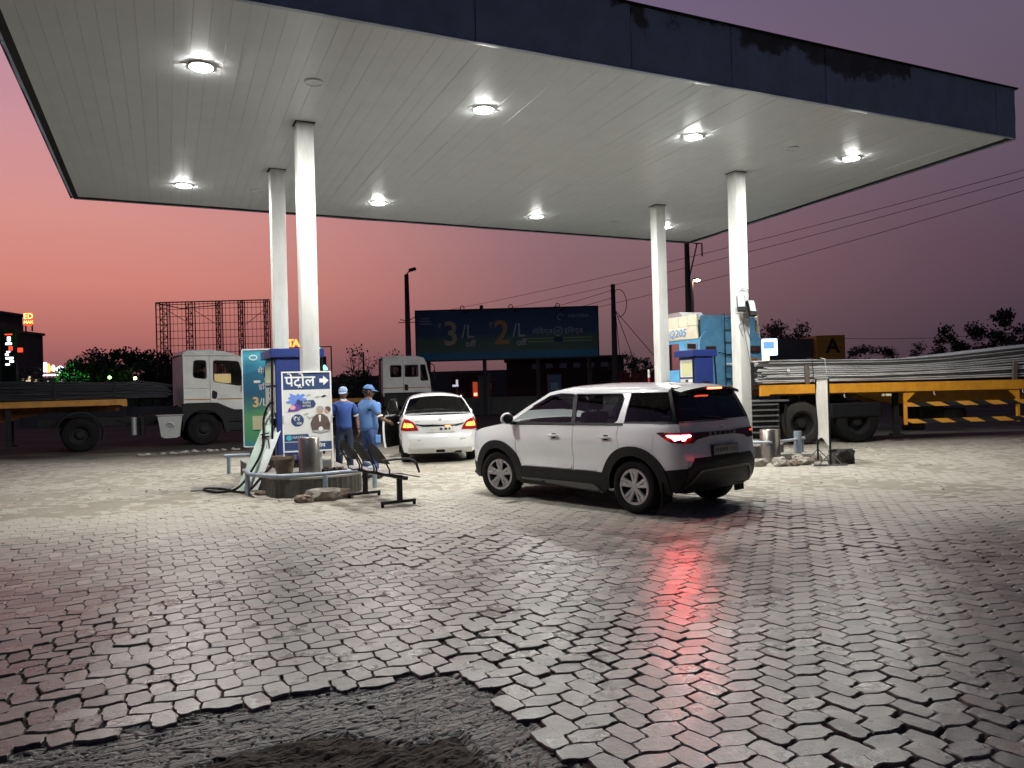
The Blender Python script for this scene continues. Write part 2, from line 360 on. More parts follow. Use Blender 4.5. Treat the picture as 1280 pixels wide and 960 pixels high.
def ground_mat():
    m=bpy.data.materials.new('sandy_ground'); m.use_nodes=True; nt=m.node_tree;N=nt.nodes;L=nt.links;p=N['Principled BSDF']; p.inputs['Roughness'].default_value=.95; p.inputs['Specular IOR Level'].default_value=.12
    d,pos,sp=dust_node(N,L,7.2,12.6)
    def mix(f,a,b):
        n=N.new('ShaderNodeMix'); n.data_type='RGBA'
        for s,v in ((0,f),(6,a),(7,b)):
            if hasattr(v,'links'): L.new(v,n.inputs[s])
            else: n.inputs[s].default_value=v if s==0 else (*v,1)
        return n.outputs[2]
    def nz(scale,det=6,rg=.6):
        n=N.new('ShaderNodeTexNoise'); n.inputs['Scale'].default_value=scale; n.inputs['Detail'].default_value=det; n.inputs['Roughness'].default_value=rg; L.new(pos,n.inputs[0])
        r=N.new('ShaderNodeMapRange'); r.inputs[1].default_value=.35; r.inputs[2].default_value=.65; L.new(n.outputs[0],r.inputs[0]); return r.outputs[0]
    soil=mix(nz(9),(.010,.009,.008),(.035,.03,.024)); soil=mix(nz(.9,7),soil,mix(nz(20),(.02,.018,.015),(.12,.105,.08)))
    sand=mix(nz(1.3,8),(.23,.213,.175),(.33,.305,.25)); sand=mix(nz(14,5),sand,(.40,.35,.26)) if False else sand
    mpv=N.new('ShaderNodeMapping'); mpv.inputs['Rotation'].default_value=(0,0,-CY); L.new(pos,mpv.inputs[0]); m2=N.new('ShaderNodeMapping'); m2.inputs['Scale'].default_value=(1.6,.2,1); L.new(mpv.outputs[0],m2.inputs[0])
    ns=N.new('ShaderNodeTexNoise'); ns.inputs['Scale'].default_value=1; ns.inputs['Detail'].default_value=8; L.new(m2.outputs[0],ns.inputs[0]); rs=N.new('ShaderNodeMapRange'); rs.inputs[1].default_value=.42; rs.inputs[2].default_value=.66; L.new(ns.outputs[0],rs.inputs[0])
    sand=mix(rs.outputs[0],sand,(.24,.22,.185)); sand=mix(nz(5,8),(.23,.205,.165),sand)
    far=mix(nz(.35,8),(.025,.024,.022),(.055,.052,.047))
    c=mix(d,soil,sand)
    # beyond the forecourt: worn dark yard
    b=N.new('ShaderNodeMath'); b.operation='MULTIPLY_ADD'; L.new(nz(.3,5),b.inputs[0]); b.inputs[1].default_value=3.0; L.new(sp.outputs[1],b.inputs[2])
    mr=N.new('ShaderNodeMapRange'); mr.interpolation_type='SMOOTHSTEP'; mr.inputs[1].default_value=21; mr.inputs[2].default_value=25; L.new(b.outputs[0],mr.inputs[0])
    c=mix(mr.outputs[0],c,far); L.new(c,p.inputs['Base Color'])
    n=N.new('ShaderNodeTexNoise'); n.inputs['Scale'].default_value=22; n.inputs['Detail'].default_value=8; L.new(pos,n.inputs[0])
    bp=N.new('ShaderNodeBump'); bp.inputs['Strength'].default_value=.7; bp.inputs['Distance'].default_value=.02; L.new(n.outputs[0],bp.inputs['Height']); L.new(bp.outputs[0],p.inputs['Normal'])
    return m
def paver_mat():
    m=bpy.data.materials.new('concrete_paver'); m.use_nodes=True; nt=m.node_tree;N=nt.nodes;L=nt.links;p=N['Principled BSDF']
    d,pos,sp=dust_node(N,L,6.8,12.5)
    oi=N.new('ShaderNodeObjectInfo'); at=N.new('ShaderNodeAttribute'); at.attribute_name='tint'
    ad=N.new('ShaderNodeMath'); ad.operation='ADD'; L.new(oi.outputs['Random'],ad.inputs[0]); L.new(at.outputs['Fac'],ad.inputs[1])
    fr=N.new('ShaderNodeMath'); fr.operation='FRACT'; L.new(ad.outputs[0],fr.inputs[0])
    cr=N.new('ShaderNodeValToRGB'); e=cr.color_ramp.elements; e[0].position=0; e[0].color=(.115,.108,.096,1); e[1].position=1; e[1].color=(.29,.275,.245,1); q=e.new(.5); q.color=(.195,.184,.163,1); q=e.new(.93); q.color=(.22,.19,.165,1); L.new(fr.outputs[0],cr.inputs[0])
    def mix(f,a,b,bl='MIX'):
        n=N.new('ShaderNodeMix'); n.data_type='RGBA'; n.blend_type=bl
        for s,v in ((0,f),(6,a),(7,b)):
            if hasattr(v,'links'): L.new(v,n.inputs[s])
            else: n.inputs[s].default_value=v if s==0 else (*v,1)
        return n.outputs[2]
    def nz(scale,lo=.35,hi=.65,det=6):
        n=N.new('ShaderNodeTexNoise'); n.inputs['Scale'].default_value=scale; n.inputs['Detail'].default_value=det; n.inputs['Roughness'].default_value=.62; L.new(pos,n.inputs[0])
        r=N.new('ShaderNodeMapRange'); r.inputs[1].default_value=lo; r.inputs[2].default_value=hi; L.new(n.outputs[0],r.inputs[0]); return r.outputs[0]
    c=mix(nz(150,.3,.7,3),(.55,.54,.52),(1.12,1.12,1.12)); c=mix(1.0,cr.outputs[0],c,'MULTIPLY')
    c=mix(nz(1.1),c,mix(1.0,c,(.82,.81,.80),'MULTIPLY'))           # old stains
    mpv=N.new('ShaderNodeMapping'); mpv.inputs['Rotation'].default_value=(0,0,-CY); L.new(pos,mpv.inputs[0]); m2=N.new('ShaderNodeMapping'); m2.inputs['Scale'].default_value=(1.9,.22,1); L.new(mpv.outputs[0],m2.inputs[0])
    ns=N.new('ShaderNodeTexNoise'); ns.inputs['Scale'].default_value=1; ns.inputs['Detail'].default_value=6; L.new(m2.outputs[0],ns.inputs[0]); rs=N.new('ShaderNodeMapRange'); rs.inputs[1].default_value=.45; rs.inputs[2].default_value=.7; L.new(ns.outputs[0],rs.inputs[0])
    c=mix(rs.outputs[0],c,mix(1.0,c,(.80,.79,.78),'MULTIPLY'))
    oil=nz(.8,.66,.72); c=mix(oil,c,mix(1.0,c,(.62,.61,.60),'MULTIPLY'))
    c=mix(d,c,(.315,.295,.247)); L.new(c,p.inputs['Base Color'])
    r=N.new('ShaderNodeMapRange'); r.inputs[3].default_value=.24; r.inputs[4].default_value=.40; p.inputs['Specular IOR Level'].default_value=.42; L.new(nz(3.5),r.inputs[0])
    rd=N.new('ShaderNodeMix'); rd.data_type='FLOAT'; L.new(d,rd.inputs[0]); L.new(r.outputs[0],rd.inputs[2]); rd.inputs[3].default_value=.8; L.new(rd.outputs[0],p.inputs['Roughness'])
    n=N.new('ShaderNodeTexNoise'); n.inputs['Scale'].default_value=130; n.inputs['Detail'].default_value=3; L.new(pos,n.inputs[0])
    n3=N.new('ShaderNodeTexNoise'); n3.inputs['Scale'].default_value=16; n3.inputs['Detail'].default_value=3; L.new(pos,n3.inputs[0])
    sm=N.new('ShaderNodeMath'); sm.operation='MULTIPLY_ADD'; L.new(n3.outputs[0],sm.inputs[0]); sm.inputs[1].default_value=2.5; L.new(n.outputs[0],sm.inputs[2])
    bp=N.new('ShaderNodeBump'); bp.inputs['Strength'].default_value=.45; bp.inputs['Distance'].default_value=.004; L.new(sm.outputs[0],bp.inputs['Height']); L.new(bp.outputs[0],p.inputs['Normal'])
    return m
ground_m=ground_mat(); paver_m=paver_mat()
def build_ground():
    # fine sheet under and between the pavers, coarse sheet out to the horizon
    xs=np.arange(-17,17.001,.085); ys=np.arange(1.6,22.001,.085); nx,ny=len(xs),len(ys)
    V=[];Fc=[]
    for y in ys:
        for x in xs: 
            z=sand_z(x,y)
            if -3.4<x<.7 and y<4.8 and in_hole((x,y)): z=-.16
            V.append((x,y,z))
    for j in range(ny-1):
        for i in range(nx-1):
            a=j*nx+i; Fc.append((a,a+1,a+nx+1,a+nx))
    # skirt ring to the horizon
    g=obj('ground',(V,[],Fc),ground_m,smooth=True); tag(g,kind='structure')
    x0,x1,y0,y1=xs[0],xs[-1],ys[0],ys[-1]; B=1500
    xx=[-B,-200,-60,x0,0,x1,60,200,B]; yy=[-B,-100,-20,y0,12,y1,60,200,B]; V=[];Fc=[];ix={}
    for j,y in enumerate(yy):
        for i,x in enumerate(xx): ix[i,j]=len(V); V.append((x,y,-.001 if y>4 else -.03))
    for j in range(8):
        for i in range(8):
            if xx[i]>=x0 and xx[i+1]<=x1 and yy[j]>=y0 and yy[j+1]<=y1: continue
            Fc.append((ix[i,j],ix[i+1,j],ix[i+1,j+1],ix[i,j+1]))
    yard=obj('yard_ground',(V,[],Fc),ground_m); tag(yard,kind='structure')
    # pavers
    w=.1125; bumpd=.0095
    def outline(h,mids,par,seed):
        """interlocking block: mid points of the long sides pushed out, corners twisted to match the neighbours"""
        cells=[(0,0),(1,0),(2,0),(2,1),(1,1),(0,1)] if h else [(0,0),(1,0),(1,1),(1,2),(0,2),(0,1)]
        d=.0155; D={0:(0,d),1:(0,-d),2:(-d,0),3:(d,0)}; base=0 if h else 3
        L_=[]
        for c in cells:
            k=(base+c[0]-c[1])%4; L_.append((c[0]*w+D[k][0],c[1]*w+D[k][1]))
        pts=[]
        for k in range(6):
            a=L_[k]; b=L_[(k+1)%6]; pts.append(a); ca_=cells[k]; cb=cells[(k+1)%6]; lo=min(ca_,cb); hor=ca_[1]==cb[1]; s=1 if (lo[0]+lo[1]+par)%2==0 else -1
            for f in ((.30,.70) if mids==2 else (.5,)):
                sg=(1 if f<.5 else -1)*s if mids==2 else 0
                if (cb>ca_)!=True: sg=-sg
                x=a[0]+(b[0]-a[0])*f; y=a[1]+(b[1]-a[1])*f
                if hor: y+=sg*.0038
                else: x+=sg*.0038
                pts.append((x,y))
        cx,cy=(w,w/2) if h else (w/2,w)
        return [(x-cx,y-cy) for x,y in pts]
    OUT={(h,m_,p_):outline(h,m_,p_,0) for h in (0,1) for m_ in (1,2) for p_ in (0,1)}
    items=[]
    rng=random.Random(3)
    ca,sa=math.cos(CY),math.sin(CY)
    i0,i1=int(-14/w),int(24/w); j0,j1=int(-4/w),int(28/w)
    for i in range(i0,i1):
        for j in range(j0,j1):
            c=(i-j)%4
            if c==0: h=1; cx,cy=(i+1)*w,(j+.5)*w
            elif c==3: h=0; cx,cy=(i+.5)*w,(j+1)*w
            else: continue
            x=cx*ca-cy*sa; y=cx*sa+cy*ca
            if y<2.75 or y>19.5 or abs(x)>y*.70+.7: continue
            items.append((x,y,h,(i+j)%2))
    near=[];rest=[]
    VV=[];FF=[];TT=[]
    def xform(pts,ang,sc,x,y):
        c,s=math.cos(ang),math.sin(ang); return [((px*c-py*s)*sc+x,(px*s+py*c)*sc+y) for px,py in pts]
    keep=[]
    for x,y,h,par in items:
        if -3.5<x<.8 and y<4.9:
            dd=seg_d((x,y),HOLE_OUT[1:-1]); ins=inpoly((x,y),HOLE_OUT)
            if ins and dd>.012: continue
        keep.append((x,y,h,par))
    keep.sort(key=lambda t:t[0]**2+t[1]**2+(50 if abs(t[0])>t[1]*.66+.05 else 0))
    protos={}
    for (h,m_,p_),pl in OUT.items():
        if m_!=2: continue
        for var in range(4):
            r2=random.Random(h*10+p_*3+var); n=len(pl)
            P=[(px+r2.uniform(-.0036,.0036),py+r2.uniform(-.0036,.0036)) for px,py in pl]
            if var==3: P=[(px*.985+r2.uniform(-.0045,.0045),py*.985+r2.uniform(-.0045,.0045)) for px,py in P]
            V=[(px*.95,py*.95,0+r2.uniform(-.0008,.0008)) for px,py in P]+[(px,py,-.006) for px,py in P]+[(px,py,-.05) for px,py in P]
            F_=[tuple(range(n))]+[(k,k+n,(k+1)%n+n,(k+1)%n) for k in range(n)]+[(k+n,k+2*n,(k+1)%n+2*n,(k+1)%n+n) for k in range(n)]
            me=bpy.data.meshes.new('paver'); me.from_pydata(V,[],[f[::-1] if len(f)==4 else f for f in F_]); me.materials.append(paver_m)
            bm=bmesh.new(); bm.from_mesh(me); bmesh.ops.recalc_face_normals(bm,faces=bm.faces[:]); 
            tf=max(bm.faces,key=lambda f:len(f.verts)); 
            if tf.normal.z<0: bmesh.ops.reverse_faces(bm,faces=bm.faces[:])
            bm.to_mesh(me); bm.free(); protos[h,p_,var]=me
    for k,(x,y,h,par) in enumerate(keep):
        loose=smoothstep(.05,.35,noise.noise(Vector((x*.5,y*.5,1.3)))+.35*math.exp(-((x-.2)**2/1.2+(y-4.9)**2/1.5)))
        ang=CY+rng.gauss(0,.022+.05*loose); sc=rng.uniform(.94,.99)-.07*loose*rng.random()
        jx,jy=rng.gauss(0,.0022+.005*loose),rng.gauss(0,.0022+.005*loose)
        dz=rng.gauss(0,.0016+.0022*loose); tx,ty=rng.gauss(0,.007+.009*loose),rng.gauss(0,.007+.009*loose)
        # gentle unevenness of the bed
        if k<300:
            o=bpy.data.objects.new('paver',protos[h,par,rng.randrange(4)]); C.objects.link(o); o.parent=g
            o.location=(x+jx,y+jy,dz); o.rotation_euler=(tx,ty,ang); o.scale=(sc,sc*rng.uniform(.97,1),1)
        else:
            m_=2 if k<2600 else 1
            pl=OUT[h,m_,par]; n=len(pl); P=xform(pl,ang,sc,x+jx,y+jy); base=len(VV); 
            z=lambda px,py:dz+(px-x)*ty*-1+(py-y)*tx
            if k<6000:
                Pi=xform([(a*.955,b*.94) for a,b in pl],ang,sc,x+jx,y+jy)
                VV+= [(px,py,z(px,py)) for px,py in Pi]+[(px,py,z(px,py)-.006) for px,py in P]+[(px,py,-.03) for px,py in P]
                F2=[tuple(range(base,base+n))]+[(base+q,base+q+n,base+(q+1)%n+n,base+(q+1)%n) for q in range(n)]+[(base+q+n,base+q+2*n,base+(q+1)%n+2*n,base+(q+1)%n+n) for q in range(n)]
                # outline may wind either way; make top face up
            else:
                VV+= [(px,py,z(px,py)) for px,py in P]+[(px,py,-.02) for px,py in P]
                F2=[tuple(range(base,base+n))]+[(base+q,base+q+n,base+(q+1)%n+n,base+(q+1)%n) for q in range(n)]
            FF+=F2; TT+=[rng.random()]*len(F2)
    me=bpy.data.meshes.new('pavers'); me.from_pydata(VV,[],FF); me.materials.append(paver_m)
    at=me.attributes.new('tint','FLOAT','FACE'); at.data.foreach_set('value',TT)
    o=bpy.data.objects.new('pavers',me); C.objects.link(o); o.parent=g; tag(o,kind='stuff')
    # broken edge: old tar and concrete slab around a bare hole
    st=.0095; xs=np.arange(-3.1,.55,st); ys=np.arange(2.62,4.56,st); V=[];Fc=[];id_={};SL=[]
    for j,y in enumerate(ys):
        for i,x in enumerate(xs):
            if not inpoly((x,y),HOLE_OUT) and seg_d((x,y),HOLE_OUT)>.05: continue
            p=(x,y); inner=inpoly(p,HOLE_IN+[(.1,2.2)]); do=seg_d(p,HOLE_OUT[1:-1]); di=seg_d(p,HOLE_IN[1:-1])
            right=smoothstep(-.62,-.42,x+.12*noise.noise(Vector((x*4,y*4,0))))
            # striation frame: left part runs along the edge, right part across it
            if right<.5: u=(x*.87+y*.49); v=(-x*.49+y*.87)
            else: u=(x*.50+y*.87); v=(-x*.87+y*.50)
            n1=noise.noise(Vector((u*3.5,v*34,0)))
            ds,pp=noise.voronoi(Vector((u*5.5+.6*noise.noise(Vector((u*9,v*9,2))),v*15+.8*noise.noise(Vector((u*7,v*7,9))),1.0)))
            cr=ds[1]-ds[0]
            if inner:
                z=-.034-.02*smoothstep(0,.3,di)+.02*noise.fractal(Vector((x*7,y*7,0)),.8,2.1,4)+.006*noise.noise(Vector((x*50,y*50,0)))
            else:
                z=-.012-.014*smoothstep(0,.25,do)*(1-right)+.0042*n1+.0026*noise.noise(Vector((u*16,v*90,3)))+.0045*noise.noise(Vector((pp[0].x*3,pp[0].y*3,0)))
                z-=.012*(1-smoothstep(0,.08,cr))
                z+=.004*noise.noise(Vector((x*6,y*6,4)))
                z-=.02*(1-smoothstep(0,.04,di))
                z-=.012*(1-smoothstep(0,.03,do))
            id_[i,j]=len(V); V.append((x,y,z)); SL.append(1.0 if inner else 0.0)
    for (i,j),a in id_.items():
        if (i+1,j) in id_ and (i,j+1) in id_ and (i+1,j+1) in id_: Fc.append((a,id_[i+1,j],id_[i+1,j+1],id_[i,j+1]))
    m=mat('cracked_tar',(.095,.085,.07),.33,noise_amt=.6,noise_scale=10,rvar=.15)
    nt=m.node_tree;N=nt.nodes;L=nt.links;p=N['Principled BSDF']; tc=N.new('ShaderNodeTexCoord')
    mp=N.new('ShaderNodeMapping'); mp.inputs['Rotation'].default_value=(0,0,-.52); L.new(tc.outputs['Object'],mp.inputs[0]); mp2=N.new('ShaderNodeMapping'); mp2.inputs['Scale'].default_value=(4,24,6); L.new(mp.outputs[0],mp2.inputs[0])
    wn=N.new('ShaderNodeTexNoise'); wn.inputs['Scale'].default_value=9; wn.inputs['Detail'].default_value=4; L.new(tc.outputs['Object'],wn.inputs[0]); va=N.new('ShaderNodeVectorMath'); va.operation='MULTIPLY_ADD'; L.new(wn.outputs['Color'],va.inputs[0]); va.inputs[1].default_value=(1.6,1.6,1.6); L.new(mp2.outputs[0],va.inputs[2])
    vo=N.new('ShaderNodeTexVoronoi'); vo.feature='DISTANCE_TO_EDGE'; vo.inputs['Scale'].default_value=1; L.new(va.outputs[0],vo.inputs['Vector'])
    cr=N.new('ShaderNodeMapRange'); cr.inputs[1].default_value=.0; cr.inputs[2].default_value=.16; L.new(vo.outputs['Distance'],cr.inputs[0])
    vc=N.new('ShaderNodeTexVoronoi'); vc.inputs['Scale'].default_value=1; L.new(va.outputs[0],vc.inputs['Vector']); sc_=N.new('ShaderNodeSeparateColor'); L.new(vc.outputs['Color'],sc_.inputs[0])
    tone=N.new('ShaderNodeMapRange'); tone.inputs[3].default_value=.12; tone.inputs[4].default_value=1.9; L.new(sc_.outputs[0],tone.inputs[0])
    tm=N.new('ShaderNodeMath'); tm.operation='MULTIPLY'; L.new(tone.outputs[0],tm.inputs[0]); L.new(cr.outputs[0],tm.inputs[1])
    old=p.inputs['Base Color'].links[0].from_socket; vm=N.new('ShaderNodeVectorMath'); vm.operation='SCALE'; L.new(old,vm.inputs[0]); L.new(tm.outputs[0],vm.inputs[3]); sa_=N.new('ShaderNodeAttribute'); sa_.attribute_name='soil'; so=N.new('ShaderNodeMix'); so.data_type='RGBA'; L.new(sa_.outputs['Fac'],so.inputs[0]); L.new(vm.outputs[0],so.inputs[6])
    n5=N.new('ShaderNodeTexNoise'); n5.inputs['Scale'].default_value=28; n5.inputs['Detail'].default_value=8; L.new(tc.outputs['Object'],n5.inputs[0]); sc5=N.new('ShaderNodeMix'); sc5.data_type='RGBA'; sc5.inputs[6].default_value=(.012,.009,.006,1); sc5.inputs[7].default_value=(.085,.062,.042,1); L.new(n5.outputs[0],sc5.inputs[0]); L.new(sc5.outputs[2],so.inputs[7]); L.new(so.outputs[2],p.inputs['Base Color'])
    ro=N.new('ShaderNodeMapRange'); ro.inputs[3].default_value=.42; ro.inputs[4].default_value=.9; L.new(sa_.outputs['Fac'],ro.inputs[0]); L.new(ro.outputs[0],p.inputs['Roughness'])
    st_=N.new('ShaderNodeTexNoise'); st_.inputs['Scale'].default_value=1; st_.inputs['Detail'].default_value=8; st_.inputs['Roughness'].default_value=.7; mp3=N.new('ShaderNodeMapping'); mp3.inputs['Scale'].default_value=(14,120,14); L.new(mp.outputs[0],mp3.inputs[0]); L.new(mp3.outputs[0],st_.inputs[0])
    hs=N.new('ShaderNodeMath'); hs.operation='MULTIPLY_ADD'; L.new(cr.outputs[0],hs.inputs[0]); hs.inputs[1].default_value=.8; L.new(st_.outputs[0],hs.inputs[2])
    b=N.new('ShaderNodeBump'); b.inputs['Strength'].default_value=1; b.inputs['Distance'].default_value=.009; L.new(hs.outputs[0],b.inputs['Height']); L.new(b.outputs[0],p.inputs['Normal'])
    bmr=nb(); rg=random.Random(9)
    for k in range(1500):
        x=rg.uniform(-2.4,.3); y=rg.uniform(2.95,4.35)
        if not inpoly((x,y),HOLE_OUT): continue
        inn=inpoly((x,y),HOLE_IN+[(.1,2.2)])
        near_e=min(seg_d((x,y),HOLE_IN[1:-1]),seg_d((x,y),HOLE_OUT[1:-1]))
        if rg.random()<(.45 if near_e<.06 else .9 if not inn else .75): continue
        s_=rg.uniform(.003,.012)*(2.0 if rg.random()<.12 else 1); z=(-.045 if inn else -.012)
        bmesh.ops.create_icosphere(bmr,subdivisions=1,radius=1,matrix=Matrix.Translation((x,y,z))@Matrix.Rotation(rg.random()*6,4,'Z')@Matrix.Rotation(rg.random(),4,'X')@Matrix.Diagonal((s_,s_*.7,s_*.55,1)))
    gr=obj('hole_gravel',bmr,mat('soil_crumbs',(.11,.095,.075),.85,noise_amt=.5,noise_scale=30)); tag(gr,'small stones and crumbs lying in the broken hole','gravel',kind='stuff')
    slab=obj('broken_slab',(V,[],Fc),m,smooth=True,angle=60); sat=slab.data.attributes.new('soil','FLOAT','POINT'); sat.data.foreach_set('value',SL); tag(slab,'cracked dark tar and soil around a hole in the paving','hole'); slab['kind']='structure'; del slab['category']; del slab['label']
build_ground()
# ---------------------------------------------------------------- car toolkit
from mathutils.geometry import tessellate_polygon
def interp(pts,x):
    if x<=pts[0][0]: return pts[0][1]
    for (a,b),(c,d) in zip(pts,pts[1:]):
        if x<=c: return b+(d-b)*(x-a)/(c-a)
    return pts[-1][1]
def sinterp(pts,x):
    """monotone-ish smooth interpolation"""
    n=len(pts)
    if x<=pts[0][0]: return pts[0][1]
    if x>=pts[-1][0]: return pts[-1][1]
    for i in range(n-1):
        if x<=pts[i+1][0]:
            (x0,y0),(x1,y1)=pts[i],pts[i+1]; h=x1-x0; t=(x-x0)/h
            m0=(y1-pts[i-1][1])/(x1-pts[i-1][0]) if i>0 else (y1-y0)/h
            m1=(pts[i+2][1]-y0)/(pts[i+2][0]-x0) if i<n-2 else (y1-y0)/h
            return (2*t**3-3*t*t+1)*y0+(t**3-2*t*t+t)*h*m0+(-2*t**3+3*t*t)*y1+(t**3-t*t)*h*m1
def clip_half(P,ax,v,keep_less):
    out=[];n=len(P)
    for i in range(n):
        a,b=P[i],P[(i+1)%n]; da=a[ax]-v; db=b[ax]-v
        if keep_less: da,db=-da,-db
        if da>=0: out.append(a)
        if (da>0 and db<0) or (da<0 and db>0):
            t=da/(da-db); out.append(tuple(a[k]+(b[k]-a[k])*t for k in (0,1)))
    return out
def arc(cx,cz,r,a0,a1,n=14,rz=None):
    rz=rz or r
    return [(cx+r*math.cos(R(a0+(a1-a0)*i/n)),cz+rz*math.sin(R(a0+(a1-a0)*i/n))) for i in range(n+1)]
def rrect(x0,z0,x1,z1,r,n=4):
    return arc(x1-r,z1-r,r,0,90,n)+arc(x0+r,z1-r,r,90,180,n)+arc(x0+r,z0+r,r,180,270,n)+arc(x1-r,z0+r,r,270,360,n)
def panel(bm,poly,mapf,cell=.06,off=0,thick=0,holes=(),mi=0):
    """maps a 2D outline onto a curved surface: mapf(u,v,offset)->xyz; thick adds a rim going inward"""
    loops=[list(poly)]+[list(h) for h in holes]; flat=[p for l in loops for p in l]
    tris=tessellate_polygon([[Vector((p[0],p[1],0)) for p in l] for l in loops])
    idx={};par=[];faces=[]
    def vid(p):
        k=(round(p[0],5),round(p[1],5))
        if k not in idx: idx[k]=len(par); par.append(p)
        return idx[k]
    for t in tris:
        T=[tuple(flat[i][:2]) for i in t]
        x0=min(p[0] for p in T);x1=max(p[0] for p in T);z0=min(p[1] for p in T);z1=max(p[1] for p in T)
        for i in range(math.floor(x0/cell),math.floor(x1/cell)+1):
            S=clip_half(clip_half(T,0,i*cell,False),0,(i+1)*cell,True)
            if len(S)<3: continue
            for j in range(math.floor(z0/cell),math.floor(z1/cell)+1):
                Q=clip_half(clip_half(S,1,j*cell,False),1,(j+1)*cell,True)
                f=[]
                for q in Q:
                    k=vid(q)
                    if not f or f[-1]!=k: f.append(k)
                if len(f)>2 and f[0]==f[-1]: f.pop()
                if len(set(f))>2 and len(set(f))==len(f): faces.append(f)
    vs=[bm.verts.new(mapf(p[0],p[1],off)) for p in par]
    cnt={}
    for f in faces:
        try: q=bm.faces.new([vs[i] for i in f]); q.material_index=mi
        except ValueError: continue
        for a,b in zip(f,f[1:]+f[:1]): cnt[(min(a,b),max(a,b))]=cnt.get((min(a,b),max(a,b)),0)+1
    if thick:
        iv={}
        segs=[(l[i],l[(i+1)%len(l)]) for l in loops for i in range(len(l))]
        def onb(p):
            for a,b in segs:
                dx,dy=b[0]-a[0],b[1]-a[1]; L2=dx*dx+dy*dy
                if L2<1e-12: continue
                t=((p[0]-a[0])*dx+(p[1]-a[1])*dy)/L2
                if -.01<t<1.01 and abs((p[0]-a[0])*dy-(p[1]-a[1])*dx)/math.sqrt(L2)<2e-4: return True
            return False
        for (a,b),c in cnt.items():
            if c==1 and onb(par[a]) and onb(par[b]):
                for k in (a,b):
                    if k not in iv: iv[k]=bm.verts.new(mapf(par[k][0],par[k][1],off-thick))
                try: q=bm.faces.new((vs[a],vs[b],iv[b],iv[a])); q.material_index=mi
                except ValueError: pass
class Car:
    def __init__(s,Y,Xr,Xf,rcrown=.04):
        s.Y=Y; s.Xr=Xr; s.Xf=Xf; s.rc=rcrown
    def side(s,sg): return lambda x,z,o: (x,sg*(s.Y(x,z)+o),z)
    def rear(s):
        def f(y,z,o):
            yb=s.Y(s.Xr(z),z); t=min(1,abs(y)/yb); return (s.Xr(z)-s.rc*(1-t**2.4)-o,y,z)
        return f
    def band(s,bm,prof,crown,n=16,off=0,up=False,y_in=0):
        """strip from the left side to the right side along a silhouette line"""
        rows=[]
        for i,(x,z) in enumerate(prof):
            a=prof[max(0,i-1)]; b=prof[min(len(prof)-1,i+1)]; tx,tz=b[0]-a[0],b[1]-a[1]; l=math.hypot(tx,tz) or 1; nx,nz=-tz/l,tx/l
            c=crown(i) if callable(crown) else crown
            yb=s.Y(x,z)-y_in; row=[]
            for k in range(n+1):
                t=-1+2*k/n; g=c*(1-abs(t)**2.4)+off
                row.append(bm.verts.new((x+nx*g,yb*t,z+nz*g)))
            rows.append(row)
        for a,b in zip(rows,rows[1:]):
            for k in range(n): bm.faces.new((a[k],a[k+1],b[k+1],b[k]))
def dense(prof,step=.04):
    out=[prof[0]]
    for a,b in zip(prof,prof[1:]):
        n=max(1,int(math.hypot(b[0]-a[0],b[1]-a[1])/step))
        out+=[(a[0]+(b[0]-a[0])*i/n,a[1]+(b[1]-a[1])*i/n) for i in range(1,n+1)]
    return out
def smooth_line(prof,it=3):
    p=dense(prof)
    for _ in range(it): p=[p[0]]+[((a[0]+2*b[0]+c[0])/4,(a[1]+2*b[1]+c[1])/4) for a,b,c in zip(p,p[1:],p[2:])]+[p[-1]]
    return p
paint=mat('white_car_paint',(.76,.77,.77),.22,coat=1,noise_amt=.03,noise_scale=2)
def glass_mat(name,tint,alpha):
    m=bpy.data.materials.new(name); m.use_nodes=True; nt=m.node_tree;N=nt.nodes;L=nt.links; N.clear()
    o=N.new('ShaderNodeOutputMaterial'); t=N.new('ShaderNodeBsdfTransparent'); t.inputs[0].default_value=(*tint,1)
    g=N.new('ShaderNodeBsdfGlossy'); g.inputs['Roughness'].default_value=.02; g.inputs[0].default_value=(.9,.9,.9,1)
    fr=N.new('ShaderNodeFresnel'); fr.inputs[0].default_value=1.5
    mr=N.new('ShaderNodeMath'); mr.operation='MULTIPLY_ADD'; L.new(fr.outputs[0],mr.inputs[0]); mr.inputs[1].default_value=1.0; mr.inputs[2].default_value=alpha
    mx=N.new('ShaderNodeMixShader'); L.new(mr.outputs[0],mx.inputs[0]); L.new(t.outputs[0],mx.inputs[1]); L.new(g.outputs[0],mx.inputs[2]); L.new(mx.outputs[0],o.inputs[0]); return m
tint_glass=glass_mat('tinted_glass',(.10,.10,.11),.01)
clear_glass=glass_mat('clear_glass',(.42,.44,.44),.01)
seat_m=mat('dark_upholstery',(.03,.03,.032),.85,noise_amt=.3)
clad=mat('black_cladding',(.010,.010,.011),.5,spec=.3,noise_amt=.25,noise_scale=30,bump=.08,bump_scale=200)
silver=mat('silver_plastic',(.42,.42,.43),.35,.6,noise_amt=.1)
alloy=mat('alloy_wheel',(.50,.50,.51),.32,.85,noise_amt=.12)
red_lens=mat('red_lens',(.35,.012,.012),.15,coat=1)
dark_red_lens=mat('dark_red_lens',(.07,.006,.008),.12,coat=1)
BR=9.0
brake_on=mat('brake_light_on',(.9,.05,.04),.3,emit=(1,.03,.045),estr=300)
brake_core=mat('brake_light_core',(.9,.3,.2),.3,emit=(1,.10,.09),estr=420)
amber_on=mat('amber_light_on',(.9,.4,.1),.3,emit=(1,.20,.03),estr=5)
ember=mat('tail_light_glow',(.8,.1,.05),.3,emit=(1,.06,.03),estr=1.6)
stop_m=mat('high_stop_light_on',(.9,.1,.05),.3,emit=(1,.10,.05),estr=12)
plate_m=mat('white_number_plate',(.68,.68,.66),.4)
